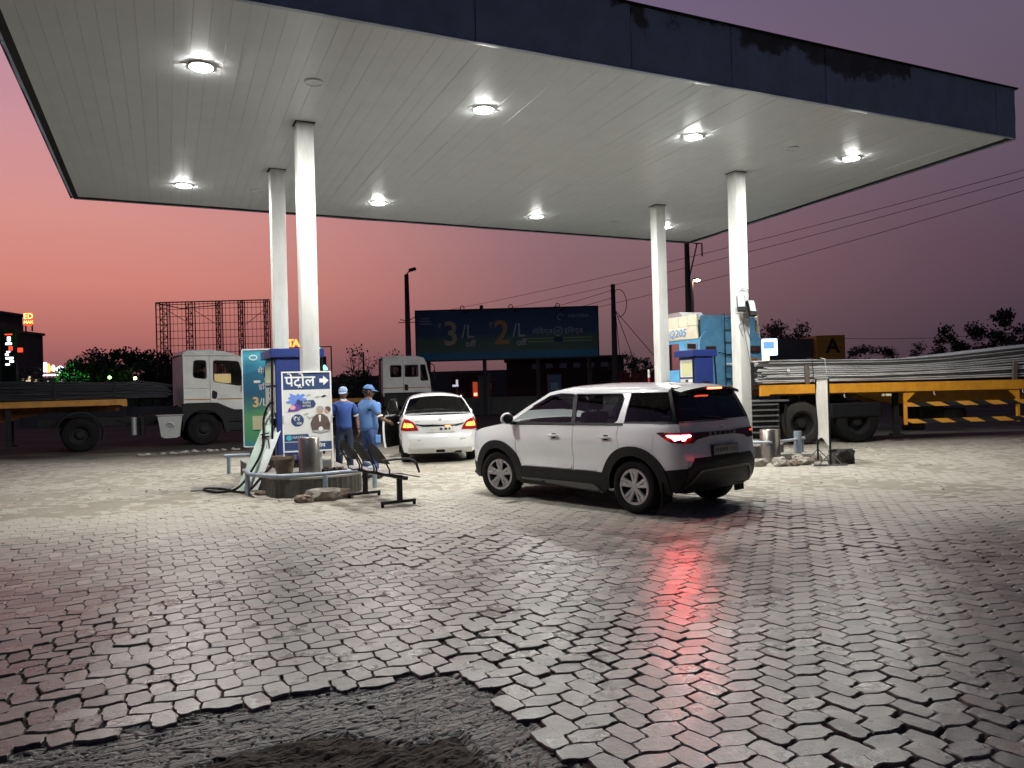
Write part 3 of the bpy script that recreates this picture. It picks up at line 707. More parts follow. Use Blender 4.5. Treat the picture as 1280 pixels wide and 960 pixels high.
dark_plate=mat('grey_number_plate',(.30,.30,.29),.45)
ink=mat('black_lettering',(.012,.012,.014),.5)
def make_wheel(parent,x,y,r,w,sg,style,steer=0):
    """sg=+1: outer face towards +y"""
    W_=thing('wheel',None,None,(x,y,r),0); W_.parent=parent; W_.rotation_euler=(0,0,steer)
    bm=nb(); ri=r*.66
    prof=[(ri,-w*.42),(ri+.02,-w*.5),(r*.9,-w*.5),(r*.975,-w*.42),(r,-w*.3),(r,w*.3),(r*.975,w*.42),(r*.9,w*.5),(ri+.02,w*.5),(ri,w*.42)]
    add_lathe(bm,prof,40,'y',close=True)
    for k in range(4):   # tread grooves as raised ribs' gaps
        pass
    obj('tyre',bm,black_rubber,W_,smooth=True,angle=50)
    bm=nb(); s=sg; f=w*.40*s
    rim=[(ri+.004,w*.43*s),(ri-.012,w*.455*s),(ri-.028,w*.43*s),(ri-.034,w*.30*s),(ri-.03,-w*.4*s)]
    add_lathe(bm,rim,36,'y')
    bmesh.ops.delete(bm,geom=[q for q in bm.faces if len(q.verts)>4],context='FACES')
    if style=='suv':
        nsp=5
        for k in range(nsp):
            a=2*math.pi*k/nsp+.3
            for da,wd in ((-.20,.024),(.20,.024)):
                a2=a+da*1.1
                p0=(.035*math.cos(a+da),f*.80,.035*math.sin(a+da)); p1=((ri-.02)*math.cos(a2),f*.95,(ri-.02)*math.sin(a2))
                v0=Vector(p0);v1=Vector(p1);d=(v1-v0).normalized();n_=Vector((0,1,0)).cross(d)
                th=.016
                q0=[bm.verts.new(v0+n_*wd*e+Vector((0,h*s,0))) for e,h in ((-1,0),(-.6,th),(.6,th),(1,0))]
                q1=[bm.verts.new(v1+n_*wd*1.15*e+Vector((0,h*s,0))) for e,h in ((-1,0),(-.6,th),(.6,th),(1,0))]
                for i in range(3): bm.faces.new((q0[i],q0[i+1],q1[i+1],q1[i]))
            # web near rim joining the twin spokes
            pts=[]
            for t in range(7):
                th_=a-.24+.48*t/6; pts.append(th_)
            inn=[bm.verts.new(((ri-.075)*math.cos(t),f*.93+.004*s,(ri-.075)*math.sin(t))) for t in pts]
            ou=[bm.verts.new(((ri-.02)*math.cos(t),f*.98+.004*s,(ri-.02)*math.sin(t))) for t in pts]
            for i in range(6): bm.faces.new((inn[i],inn[i+1],ou[i+1],ou[i]))
        add_lathe(bm,[(.06,f*.62),(.06,f*.86),(.05,f*.95),(.03,f*.98),(.0005,f*.985)],20,'y')
    else:
        for k in range(8):
            a=2*math.pi*k/8; d=Vector((math.cos(a),0,math.sin(a))); n_=Vector((-math.sin(a),0,math.cos(a)))
            q0=[bm.verts.new(d*.03+n_*.02*e+Vector((0,f*.8+(.01*s if e==0 else 0),0))) for e in (-1,0,1)]
            q1=[bm.verts.new(d*(ri-.02)+n_*.032*e+Vector((0,f*.92+(.012*s if e==0 else 0),0))) for e in (-1,0,1)]
            for i in range(2): bm.faces.new((q0[i],q0[i+1],q1[i+1],q1[i]))
        add_lathe(bm,[(.055,f*.7),(.05,f*.95),(.0005,f*1.0)],16,'y')
    obj('rim',bm,alloy if style=='suv' else silver,W_,smooth=True,angle=40)
    bm=nb(); add_lathe(bm,[(ri-.03,-w*.1*s),(.1,-w*.1*s),(.0005,-w*.12*s)],24,'y'); obj('brake_disc',bm,dark_steel,W_)
    return W_
def place(o,x,y,yaw): o.location=(x,y,0); o.rotation_euler=(0,0,yaw); return o
def seat(parent,x,y,w=.5,zb=.62,h=.62,name='seat',rec=.12):
    bm=nb(); add_box(bm,(x-.25,y-w/2,zb-.14),(x+.28,y+w/2,zb),.05,seg=2)
    obj(name,bm,seat_m,parent,smooth=True)
    bm=nb(); add_box(bm,(x-.30,y-w/2,zb-.05),(x-.18,y+w/2,zb+h),.05,seg=2,rot=Matrix.Rotation(-rec,3,'Y'),pivot=(x-.25,y,zb))
    obj('seat_back',bm,seat_m,parent,smooth=True)
    bm=nb(); add_box(bm,(x-.38,y-.12,zb+h+.02),(x-.29,y+.12,zb+h+.19),.035,seg=2); obj('headrest',bm,seat_m,parent,smooth=True)
# ---------------------------------------------------------------- the SUV
def build_suv():
    T=thing('suv_car','white compact suv with black cladding and a glowing red brake light on the pavers','car')
    def Y(x,z):
        b=sinterp([(.2,.825),(.33,.865),(.5,.884),(.72,.893),(.86,.889),(.97,.876),(1.06,.862),(1.10,.850),(1.3,.775),(1.45,.715),(1.55,.665),(1.62,.56)],z)
        if x<-1.2: b-=.045*((-x-1.2)/.75)**2
        if x<-1.70: b-=.105*((-x-1.70)/.25)**2.2
        if x>1.1: b-=.07*((x-1.1)/.9)**2
        if x>1.72: b-=.20*((x-1.72)/.33)**2
        # shoulder swell over the arches
        if z<1.08:
            for cx in (-1.25,1.25): b+=.018*math.exp(-((x-cx)/.42)**2-((z-.78)/.25)**2)
            # body-side scallop between the wheels
            b-=.022*math.exp(-((z-.62)/.12)**2)*max(0,1-(abs(x)/1.0)**4)
        return b
    XR=[(.28,-1.80),(.40,-1.90),(.52,-1.945),(.66,-1.95),(.74,-1.925),(.86,-1.905),(1.0,-1.885),(1.10,-1.865),(1.16,-1.85),(1.5,-1.70),(1.56,-1.66)]
    car=Car(Y,lambda z:sinterp(XR,z),None,.05)
    AR=.405; hz=.335
    lo=.27
    belt=lambda x:interp([(-1.9,1.115),(-1.0,1.105),(0,1.085),(1.0,1.06)],x)
    def arch(cx,a0,a1,n=16,r=AR): return arc(cx,hz,r,a0,a1,n)
    th=math.degrees(math.asin((lo-hz)/AR))
    SD=car.side
    xr=-.24  # door split
    G=.004
    for sg in (1,-1):
        nm='left' if sg>0 else 'right'
        # quarter panel (with rear corner)
        bp=[(-1.02,belt(-1.02))]+[(x,belt(x)) for x in (-1.3,-1.6)]+[(car.Xr(z),z) for z in (1.11,1.05,1.0,.93,.86,.8,.74,.66,.58)]
        bp+=[(-1.66,.55)]+arch(-1.25,147,103)[:]+[(-1.14,hz+AR*.985)]+[(-1.05,.80),(-1.0,.95)]
        bm=nb(); panel(bm,bp,SD(sg),.05,0,.02); obj('quarter_panel',bm,paint,T,smooth=True)
        # rear door
        rd=[(xr-G,belt(xr)),(xr-G,lo+.02)]+[(-.8,lo+.02)]+arch(-1.25,18,72,10)+[(-1.05+G*2,.80),(-1.0+G*2,.95),(-1.02+G*2,belt(-1.02))]
        bm=nb(); panel(bm,rd,SD(sg),.05,0,.02); d=obj('rear_door',bm,paint,T,smooth=True)
        fd=[(.86,belt(.86)),(xr+G,belt(xr)),(xr+G,lo+.02),(.82,lo+.02)]
        bm=nb(); panel(bm,fd,SD(sg),.05,0,.02); d2=obj('front_door',bm,paint,T,smooth=True)
        for dd,cx in ((d,-.82),(d2,.10)):
            bm=nb(); # handle bar with recess
            add_box(bm,(cx-.09,sg*(Y(cx,.93)+.012),.918),(cx+.09,sg*(Y(cx,.93)+.04),.945),.009,seg=2); obj('door_handle',bm,paint,dd,smooth=True)
            bm=nb(); panel(bm,rrect(cx-.05,.895,cx+.05,.962,.03),SD(sg),.05,.0015); obj('handle_recess',bm,clad,dd,smooth=True)
            bm=nb(); x0,x1=(cx-.02,cx+.46) if cx<-.5 else (xr+.03,cx+.72)
            if cx<-.5: pl=[(-.66,.50),(-.27,.50),(-.27,.545),(-.58,.545)]
            else: pl=[(-.21,.50),(.74,.50),(.70,.545),(-.21,.545)]
            panel(bm,pl,SD(sg),.06,.012,.012); obj('door_moulding',bm,paint,dd,smooth=True)
        # front fender
        hood=smooth_line([(1.0,1.075),(1.3,1.05),(1.62,1.0),(1.85,.93),(1.98,.83)])
        nose=smooth_line([(1.98,.83),(2.04,.70),(2.05,.52)])
        ff=[(.86+G*2,lo+.02)]+arch(1.25,163,14,24)[0:]+[(1.7,.46),(2.048,.50)]+nose[::-1][1:]+hood[::-1][1:]+[(.86+G*2,belt(.9))]
        ff=[(.83+G*2,lo+.02)]+[p for p in arch(1.25,th+180-1 if False else 189,14,24)]+[(1.7,.46),(2.048,.50)]+nose[::-1][1:]+hood[::-1][1:]+[(.868,belt(.9))]
        bm=nb(); panel(bm,ff,SD(sg),.05,0,.02); obj('front_fender',bm,paint,T,smooth=True)
        # cladding: arches, sill
        for cx,a0,a1 in ((-1.25,-8,188),(1.25,-8,189)):
            oo=[]; n=26
            for i in range(n+1):
                a=a0+(a1-a0)*i/n; rr=AR+.095+.015*abs(math.cos(R(a)))
                oo.append((cx+rr*math.cos(R(a)),hz+rr*math.sin(R(a))))
            ii=arc(cx,hz,AR-.02,a1,a0,n)
            if cx<0: pass
            bm=nb(); panel(bm,oo+ii,SD(sg),.05,.022,.06); obj('wheel_arch',bm,clad,T,smooth=True)
            bm=nb(); nn=20; rows=[]   # dark liner
            for i in range(nn+1):
                a=R(a0+(a1-a0)*i/nn); rows.append([bm.verts.new((cx+(AR-.01)*math.cos(a),sg*y_,hz+(AR-.01)*math.sin(a))) for y_ in (.88,.6)])
            for a,b in zip(rows,rows[1:]): bm.faces.new((a[0],a[1],b[1],b[0]))
            cV=bm.verts.new((cx,sg*.6,hz))
            for a,b in zip(rows,rows[1:]): bm.faces.new((a[1],b[1],cV))
            obj('wheel_liner',bm,black_plastic,T)
        sl=[(-.80,.235),(.80,.235),(.80,.485),(-.745,.485)]
        bm=nb(); panel(bm,sl,SD(sg),.06,.018,.05); s_=obj('sill_cladding',bm,clad,T,smooth=True)
        bm=nb(); panel(bm,[(-.66,.29),(.74,.305),(.74,.33),(-.60,.325),(-.74,.23),(-.71,.21)],SD(sg),.06,.032,.012); obj('sill_strip',bm,mat('dull_silver_strip',(.10,.10,.10),.45,.3) if 'dull_silver_strip' not in MATS else MATS['dull_silver_strip'],s_,smooth=True)
        # lower front corner cladding
        bm=nb(); panel(bm,[(1.63,.26),(2.0,.30),(2.05,.42),(2.052,.53),(1.70,.48)],SD(sg),.06,.012,.03); obj('bumper_corner',bm,clad,T,smooth=True)
        # rear bumper corner cladding
        bm=nb(); panel(bm,[(-1.66,.30)]+[(car.Xr(z),z) for z in (.30,.4,.5,.56,.585)]+[(-1.70,.56),(-1.62,.55)],SD(sg),.05,.010,.02); obj('bumper_corner',bm,clad,T,smooth=True)
        # greenhouse posts and glass
        z1=1.115
        roofl=lambda x:interp([(-1.70,1.52),(-1.2,1.555),(-.4,1.565),(.1,1.545),(.33,1.50)],x)
        A0=(1.10,1.075); A1=(.30,1.505)
        # roof side rail / body-coloured frame above the windows
        outer=[(.33,1.513)]+[(x,roofl(x)+.0) for x in (.1,-.1,-.4,-.8,-1.2,-1.5,-1.66)]
        wf=[(.98,1.10),(-.20,1.11),(-.13,1.47),(.10,1.488),(.30,1.455),(.62,1.30)]           # front door window
        wr=[(-.27,1.11),(-.90,1.12),(-.98,1.14),(-1.02,1.42),(-.97,1.472),(-.20,1.475)]      # rear door window
        wq=[(-1.085,1.125),(-1.80,1.135),(-1.77,1.24),(-1.655,1.49),(-1.12,1.485)]            # quarter glass
        bm=nb(); panel(bm,outer+[(-1.655,1.49),(-1.12,1.487),(-.97,1.476),(-.20,1.479),(.10,1.492),(.315,1.462),(.63,1.305),(1.0,1.085),(1.12,1.075),(.74,1.30)],SD(sg),.05,0,.02); obj('roof_side',bm,paint,T,smooth=True)
        bm=nb(); panel(bm,[(-.20,1.09),(-.27,1.09),(-.20,1.476),(-.13,1.476)],SD(sg),.05,0,.02); obj('centre_pillar',bm,clad,T,smooth=True)
        bm=nb(); panel(bm,[(-1.085,1.10),(-.93,1.10),(-.985,1.15),(-1.025,1.42),(-.975,1.478),(-1.11,1.487)],SD(sg),.05,.002,.02); obj('rear_pillar',bm,silver,T,smooth=True)
        bm=nb(); panel(bm,[(-1.86,1.10),(-1.09,1.10),(-1.085,1.13),(-1.79,1.14),(-1.77,1.24),(-1.655,1.49),(-1.665,1.522),(-1.70,1.50)],SD(sg),.05,0,.02); obj('window_surround',bm,clad,T,smooth=True)
        bm=nb(); panel(bm,[(1.0,1.062),(-1.08,1.082),(-1.08,1.115),(1.0,1.10)],SD(sg),.06,.004,.015); obj('belt_trim',bm,clad,T,smooth=True)
        for nm_,pl,gm in (('front_door_window',wf,clear_glass),('rear_door_window',wr,clear_glass),('quarter_window',wq,tint_glass)):
            bm=nb(); panel(bm,pl,SD(sg),.08,-.008); obj(nm_,bm,gm,T,smooth=True)
        # rain visors
        bm=nb(); panel(bm,[(.60,1.325),(.30,1.47),(.10,1.50),(-.14,1.49),(-.15,1.455),(.10,1.465),(.28,1.43),(.55,1.305)],SD(sg),.06,.018); panel(bm,[(-.20,1.488),(-.97,1.484),(-1.0,1.45),(-.21,1.452)],SD(sg),.06,.018); obj('rain_visor',bm,tint_glass,T,smooth=True)['kind']='stuff'
        # mirror
        bm=nb(); mx=.93; my=Y(.93,1.08)
        bmesh.ops.create_uvsphere(bm,u_segments=16,v_segments=10,radius=1)
        for v in bm.verts: v.co=Vector((mx-.02+v.co.x*.075*(1.0 if v.co.x>0 else .35),sg*(my+.135+v.co.y*.11),1.155+v.co.z*.085))
        mo=obj('side_mirror',bm,paint,T,smooth=True)
        bm=nb(); bmesh.ops.create_uvsphere(bm,u_segments=16,v_segments=8,radius=1)
        for v in bm.verts: v.co=Vector((mx-.045+v.co.x*.02,sg*(my+.135+v.co.y*.10),1.155+v.co.z*.074))
        obj('mirror_glass',bm,clad,mo,smooth=True)
        bm=nb(); add_box(bm,(mx-.04,sg*(my-.03),1.075),(mx+.03,sg*(my+.08),1.11),.01); obj('mirror_arm',bm,clad,mo)
        # wheels
        make_wheel(T,-1.25,sg*.785,.335,.215,sg,'suv'); make_wheel(T,1.25,sg*.785,.335,.215,sg,'suv',.20)
        bm=nb(); add_box(bm,(-1.69,sg*.70,.16),(-1.67,sg*.90,.42),.004); obj('mud_flap',bm,black_rubber,T)
        # tail light: side piece and rear piece, dark lens with a lit core
        lens=[(-1.60,1.005),(-1.66,1.015),(car.Xr(1.0),1.005),(car.Xr(.95),.95),(car.Xr(.885),.885),(-1.80,.895)]
        bm=nb(); panel(bm,lens,SD(sg),.04,.012,.02)
        yb=lambda z:Y(car.Xr(z),z)
        rl=[(sg*yb(1.005),1.005),(sg*.30,.995),(sg*.30,.94),(sg*.52,.915),(sg*.60,.875),(sg*yb(.88),.88)]
        panel(bm,rl,car.rear(),.04,.012,.02)
        tl=obj('tail_light',bm,dark_red_lens,T,smooth=True)
        bm=nb()
        if sg>0:
            panel(bm,[(-1.74,.98),(car.Xr(.98),.98),(car.Xr(.93),.93),(-1.84,.915),(-1.80,.95)],SD(sg),.04,.016,.006)
            panel(bm,[(yb(.98),.98),(.64,.975),(.66,.955),(.70,.945),(.735,.915),(yb(.915),.915)],car.rear(),.04,.016,.006)
            obj('light_lens',bm,brake_on,tl)
            bm=nb(); panel(bm,[(-1.75,.972),(car.Xr(.972)+.01,.972),(car.Xr(.955)+.01,.950),(-1.80,.95)],SD(sg),.04,.019,.003); panel(bm,[(yb(.97)-.005,.972),(.63,.97),(.65,.955),(yb(.95)-.005,.950)],car.rear(),.04,.019,.003); obj('light_core',bm,brake_core,tl)
        else:
            panel(bm,[(-(yb(.95)),.975),(-.70,.975),(-.71,.955),(-(yb(.95)),.955)],car.rear(),.04,.016,.004); obj('light_lens',bm,ember,tl)
    # bands
    bm=nb()
    hood=smooth_line([(1.0,1.075),(1.3,1.05),(1.62,1.0),(1.85,.93),(1.98,.83)]); car.band(bm,hood,lambda i:.055); obj('bonnet',bm,paint,T,smooth=True)
    nose=smooth_line([(1.98,.83),(2.04,.70),(2.05,.52),(2.02,.38),(1.95,.27)]); bm=nb(); car.band(bm,nose,.05); obj('front_bumper',bm,clad,T,smooth=True)
    roof=smooth_line([(.33,1.513),(.1,1.545),(-.4,1.565),(-1.2,1.555),(-1.66,1.522)],2); bm=nb(); car.band(bm,roof[::-1],.058); obj('roof',bm,paint,T,smooth=True)
    ws=[(1.12,1.075),(.74,1.30),(.33,1.513)]; bm=nb(); car.band(bm,dense(ws,.08)[::-1],.06,off=-.004); obj('windscreen',bm,clear_glass,T,smooth=True)
    # rear: tailgate body, glass, bumper
    def yb(z): return Y(car.Xr(z),z)
    def rear_poly(z0,z1,inset=0,n=6):
        zz=[z0+(z1-z0)*i/n for i in range(n+1)]
        return [(yb(z)-inset,z) for z in zz]+[(-(yb(z)-inset),z) for z in zz[::-1]]
    bm=nb(); panel(bm,rear_poly(.585,1.135,0,12),car.rear(),.05,0,.0); obj('tailgate',bm,paint,T,smooth=True)
    bm=nb(); panel(bm,rear_poly(.29,.60),car.rear(),.05,.008,.02); rb=obj('rear_bumper',bm,clad,T,smooth=True)
    bm=nb(); panel(bm,[(.62,.70),(-.62,.70),(-.70,.60),(.70,.60)],car.rear(),.05,.010,.01); obj('bumper_insert',bm,clad,rb,smooth=True)
    # bright skid outline
    o_=[(.74,.36),(.55,.545),(.45,.56),(-.45,.56),(-.55,.545),(-.74,.36),(-.70,.34),(-.53,.515),(-.45,.53),(.45,.53),(.53,.515),(.70,.34)]
    bm=nb(); panel(bm,o_,car.rear(),.05,.022,.014); obj('skid_accent',bm,mat('skid_silver',(.09,.088,.088),.45,.5),rb,smooth=True)
    bm=nb(); add_box(bm,(-1.86,-.66,.27),(-1.2,.66,.32),.02); obj('under_tray',bm,clad,T)
    bm=nb(); panel(bm,rear_poly(1.13,1.52,.10),car.rear(),.06,-.004); obj('rear_window',bm,tint_glass,T,smooth=True)
    fr=rear_poly(1.12,1.545,0,10); hole=rear_poly(1.145,1.50,.10,10)
    bm=nb(); panel(bm,fr,car.rear(),.05,0,.0,holes=[hole]); obj('window_frame',bm,clad,T,smooth=True)
    # spoiler
    bm=nb(); sp=[]
    for k in range(15):
        t=-1+2*k/14; y=t*.645; c=.058*(1-abs(t)**2.4); ext=.20-.05*abs(t)**3
        x=-1.66; z=1.522+c
        sp.append([bm.verts.new((x+.01,y,z+.002)),bm.verts.new((x-ext,y,z-.035)),bm.verts.new((x-ext+.005,y,z-.062)),bm.verts.new((x-.02,y,z-.05))])
    for a,b in zip(sp,sp[1:]):
        for q in range(4): bm.faces.new((a[q],a[(q+1)%4],b[(q+1)%4],b[q]))
    bm.faces.new(sp[0]); bm.faces.new(sp[-1][::-1]); s_=obj('spoiler',bm,clad,T,smooth=True)
    bm=nb(); add_box(bm,(-1.872,-.15,1.512),(-1.845,.15,1.535),.004); obj('high_stop_light',bm,stop_m,s_)
    # wiper
    bm=nb(); P=car.rear(); add_tube(bm,[P(-.02,1.15,.03),P(.05,1.17,.03),P(.32,1.19,.022)],.008,6); obj('rear_wiper',bm,clad,T)
    # centre band, lettering, emblem, plate
    bm=nb(); panel(bm,[(.31,.992),(-.31,.992),(-.31,.945),(.31,.945)],car.rear(),.05,.008,.01); cb=obj('light_band',bm,clad,T,smooth=True)
    for i,ch in enumerate('BREZZA'):
        y=.27-.108*i; q=P(y,.967,.022); text_obj('letter',ch,.052,chrome,cb,q,(R(90),0,R(-90)),extrude=.004,sx=1.35)
    bm=nb(); q=P(0,1.055,.0); add_tube(bm,[(q[0]-.012,-.035,1.075),(q[0]-.012,.03,1.075),(q[0]-.012,-.03,1.035),(q[0]-.012,.035,1.035)],.008,6); obj('emblem',bm,chrome,T)
    q=P(0,.77,0); bm=nb(); add_box(bm,(q[0]-.028,-.29,.695),(q[0]-.006,.29,.835),.008); pf=obj('plate_holder',bm,black_plastic,T)
    bm=nb(); add_box(bm,(q[0]-.033,-.262,.712),(q[0]-.0285,.262,.818),.001); pl=obj('number_plate',bm,dark_plate,pf)
    text_obj('plate_lettering','MH04MF 1131',.085,ink,pl,(q[0]-.0345,0,.765),(R(90),0,R(-90)),extrude=.001,sx=.95)
    bm=nb(); panel(bm,rrect(-1.55,.80,-1.33,1.0,.04),SD(1) if False else car.side(1),.05,.0025,.004); fdoor=obj('fuel_flap',bm,paint,T,smooth=True)
    # floor, dash, seats
    bm=nb(); add_box(bm,(-1.75,-.8,.30),(1.9,.8,.36),.02); obj('floor_pan',bm,black_plastic,T)
    bm=nb(); add_box(bm,(.62,-.72,.62),(1.0,.72,1.04),.06); obj('dashboard',bm,seat_m,T)
    bm=nb(); add_lathe(bm,[(.185,-.012),(.2,0),(.185,.012),(.17,0)],20,'x',center=(0,0,0),close=True)
    sw=obj('steering_wheel',bm,black_plastic,T,loc=(.52,-.36,.98),rot=(0,.4,0))
    seat(T,.12,.36); seat(T,.12,-.36); seat(T,-.82,.40); seat(T,-.82,-.40)
    bm=nb(); add_box(bm,(-1.70,-.68,.36),(-1.2,.68,1.08),.05); obj('boot_trim',bm,seat_m,T)
    place(T,1.262,11.08,2.3154); return T
suv=build_suv()
# ---------------------------------------------------------------- the saloon
def build_sedan():
    T=thing('saloon_car','white saloon seen from behind with both tail lights lit and its left front door ajar','car')
    def Y(x,z):
        b=sinterp([(.2,.79),(.35,.825),(.55,.842),(.75,.846),(.88,.835),(.98,.815),(1.1,.755),(1.25,.69),(1.38,.62),(1.47,.52)],z)
        if x<-1.1: b-=.055*((-x-1.1)/.85)**2
        if x<-1.62: b-=.16*((-x-1.62)/.35)**2
        if x>1.1: b-=.08*((x-1.1)/.9)**2
        if x>1.6: b-=.2*((x-1.6)/.4)**2
        if z<1.0:
            for cx in (-1.2,1.22): b+=.02*math.exp(-((x-cx)/.40)**2-((z-.72)/.22)**2)
        return b
    XR=[(.20,-1.80),(.30,-1.88),(.45,-1.93),(.58,-1.925),(.64,-1.89),(.78,-1.885),(.92,-1.875),(1.0,-1.84),(1.04,-1.80)]
    car=Car(Y,lambda z:sinterp(XR,z),None,.09); SD=car.side; hz=.30; AR=.355
    deck=smooth_line([(-1.80,1.04),(-1.5,1.055),(-1.30,1.06)]); 
    hood=smooth_line([(.95,1.02),(1.3,.98),(1.7,.88),(1.93,.72)])
    for sg in (1,-1):
        q=[(-.95,1.0),(-1.25,1.035)]+deck[::-1][0:]+[(car.Xr(z),z) for z in (1.0,.92,.8,.7,.64,.58,.45,.33,.24)]+[(-1.58,.24)]+arc(-1.2,hz,AR,190,8,20)[0:]+[(-.82,.24)]+[(-.82,.6)]
        q=[(-.86,.97),(-1.30,1.06)]+deck[::-1][1:]+[(car.Xr(z),z) for z in (1.0,.92,.8,.7,.64,.58,.45,.33,.24)]+[(-1.56,.24)]+arc(-1.2,hz,AR,190,8,20)+[(-.84,.5)]
        bm=nb(); panel(bm,q,SD(sg),.05,0,.02); obj('quarter_panel',bm,paint,T,smooth=True)
        bm=nb(); panel(bm,[(-.10,.97),(-.10,.23),(-.835,.23),(-.835,.5),(-.855,.97)],SD(sg),.06,0,.02); d=obj('rear_door',bm,paint,T,smooth=True)
        bm=nb(); add_box(bm,(-.78,sg*(Y(-.7,.85)+.01),.84),(-.6,sg*(Y(-.7,.85)+.04),.865),.008); obj('door_handle',bm,paint,d)
        bm=nb(); panel(bm,[(-.12,.50),(-.82,.50),(-.82,.54),(-.12,.54)],SD(sg),.06,.01,.01); obj('door_moulding',bm,black_plastic,d)
        if sg<0:
            bm=nb(); panel(bm,[(.86,.97),(.86,.23),(-.09,.23),(-.09,.97)],SD(sg),.06,0,.02); obj('front_door',bm,paint,T,smooth=True)
        ff=[(.87,.23)]+arc(1.22,hz,AR,190,-8,24)+[(1.6,.24),(1.9,.28),(1.97,.5)]+hood[::-1]+[(.87,1.02)]
        bm=nb(); panel(bm,ff,SD(sg),.05,0,.02); obj('front_fender',bm,paint,T,smooth=True)
        # roof side frame
        top=lambda x:interp([(-1.0,1.37),(-.7,1.44),(-.2,1.47),(.2,1.45)],x)
        outer=[(.95,1.03),(.25,1.445),(-.2,1.465),(-.7,1.44),(-.95,1.385),(-1.42,1.06)]
        inner=[(-1.16,1.065),(-.92,1.33),(-.68,1.395),(-.2,1.42),(.22,1.40),(.82,1.03)]
        bm=nb(); panel(bm,outer+inner,SD(sg),.05,0,.02); obj('roof_side',bm,paint,T,smooth=True)
        bm=nb(); panel(bm,[(-.10,.96),(-.16,.96),(-.14,1.42),(-.09,1.42)],SD(sg),.05,0,.01); obj('centre_pillar',bm,black_plastic,T,smooth=True)
        bm=nb(); panel(bm,[(-.17,.98),(-1.05,1.0),(-1.16,1.07),(-.92,1.33),(-.68,1.395),(-.15,1.41)],SD(sg),.08,-.008); obj('rear_door_window',bm,tint_glass,T,smooth=True)
        bm=nb(); panel(bm,[(-1.12,1.02),(-.92,1.02),(-.92,1.30)],SD(sg),.08,.003,.01) if False else panel(bm,[(.8,1.0),(-.86,.96),(-.86,.99),(.8,1.03)],SD(sg),.08,.004,.01); obj('belt_trim',bm,black_plastic,T)
        if sg<0:
            bm=nb(); panel(bm,[(.80,1.02),(-.09,.98),(-.09,1.42),(.2,1.40)],SD(sg),.08,-.008); obj('front_door_window',bm,tint_glass,T,smooth=True)
        for x,st in ((-1.2,0),(1.22,0)): make_wheel(T,x,sg*.735,.30,.185,sg,'plain',st)
        # tail light: leaf shape wrapping the corner
        yb=lambda z:Y(car.Xr(z),z)
        bm=nb(); panel(bm,[(-1.66,.73),(car.Xr(.72),.715),(car.Xr(.85),.85),(car.Xr(.95),.95),(-1.79,.985),(-1.74,.9)],SD(sg),.04,.012,.02)
        panel(bm,[(sg*yb(.715),.715),(sg*.46,.725),(sg*.50,.80),(sg*.57,.90),(sg*yb(.97),.975),(sg*yb(.85),.85)],car.rear(),.04,.012,.02)
        tl=obj('tail_light',bm,red_lens,T,smooth=True)
        bm=nb(); panel(bm,[(-1.79,.79),(car.Xr(.79),.785),(car.Xr(.88),.88),(-1.82,.89)],SD(sg),.04,.016,.004); panel(bm,[(sg*yb(.79),.785),(sg*.56,.79),(sg*.575,.83),(sg*.61,.87),(sg*yb(.88),.88)],car.rear(),.04,.016,.004); obj('light_lens',bm,amber_on,tl)
        bm=nb(); panel(bm,[(sg*.56,.50),(sg*.42,.50),(sg*.42,.525),(sg*.56,.525)],car.rear(),.05,.006,.006); obj('bumper_reflector',bm,dark_red_lens,T)
        bm=nb(); mx=.72; bmesh.ops.create_uvsphere(bm,u_segments=14,v_segments=8,radius=1)
        for v in bm.verts: v.co=Vector((mx+v.co.x*.06,sg*(.93+v.co.y*.09),1.04+v.co.z*.065))
        if sg<0: obj('side_mirror',bm,paint,T,smooth=True)
        else: bm.free()
        for cx,a0,a1 in ((-1.2,-8,188),(1.22,-8,188)):
            bm=nb(); nn=18; rows=[]
            for i in range(nn+1):
                a=R(a0+(a1-a0)*i/nn); rows.append([bm.verts.new((cx+(AR)*math.cos(a),sg*y_,hz+(AR)*math.sin(a))) for y_ in (.82,.55)])
            cV=bm.verts.new((cx,sg*.55,hz))
            for a,b in zip(rows,rows[1:]): bm.faces.new((a[0],a[1],b[1],b[0])); bm.faces.new((a[1],b[1],cV))
            obj('wheel_liner',bm,black_plastic,T)
    P=car.rear()
    yb=lambda z:Y(car.Xr(z),z)
    def rear_poly(z0,z1,inset=0,n=10):
        zz=[z0+(z1-z0)*i/n for i in range(n+1)]
        return [(yb(z)-inset,z) for z in zz]+[(-(yb(z)-inset),z) for z in zz[::-1]]
    bm=nb(); panel(bm,rear_poly(.635,1.04),P,.05,0,0); bl=obj('boot_lid',bm,paint,T,smooth=True)
    bm=nb(); panel(bm,rear_poly(.22,.64),P,.05,.006,.02); rb=obj('rear_bumper',bm,paint,T,smooth=True)
    bm=nb(); panel(bm,[(.80,.345),(-.80,.345),(-.80,.33),(.80,.33)],P,.05,.02,.012); obj('bumper_ridge',bm,paint,rb,smooth=True)
    bm=nb(); panel(bm,rrect(-.10,.235,.10,.30,.03),P,.05,.012,.006); obj('tow_cover',bm,black_plastic,rb)
    bm=nb(); panel(bm,[(-.30,.22),(-.48,.22),(-.45,.26),(-.33,.26)],P,.05,.012,.006); obj('exhaust_cutout',bm,black_plastic,rb)
    # dark garnish strip across the boot with chrome ridge, curled ends
    bm=nb(); panel(bm,[(.52,.865),(.45,.852),(.30,.84),(-.30,.84),(-.45,.852),(-.52,.865),(-.52,.845),(-.36,.80),(.36,.80),(.52,.845)],P,.05,.01,.01); obj('boot_garnish',bm,clad,bl)
    bm=nb(); panel(bm,[(.40,.845),(-.40,.845),(-.40,.83),(.40,.83)],P,.05,.016,.01); obj('chrome_strip',bm,chrome,bl)
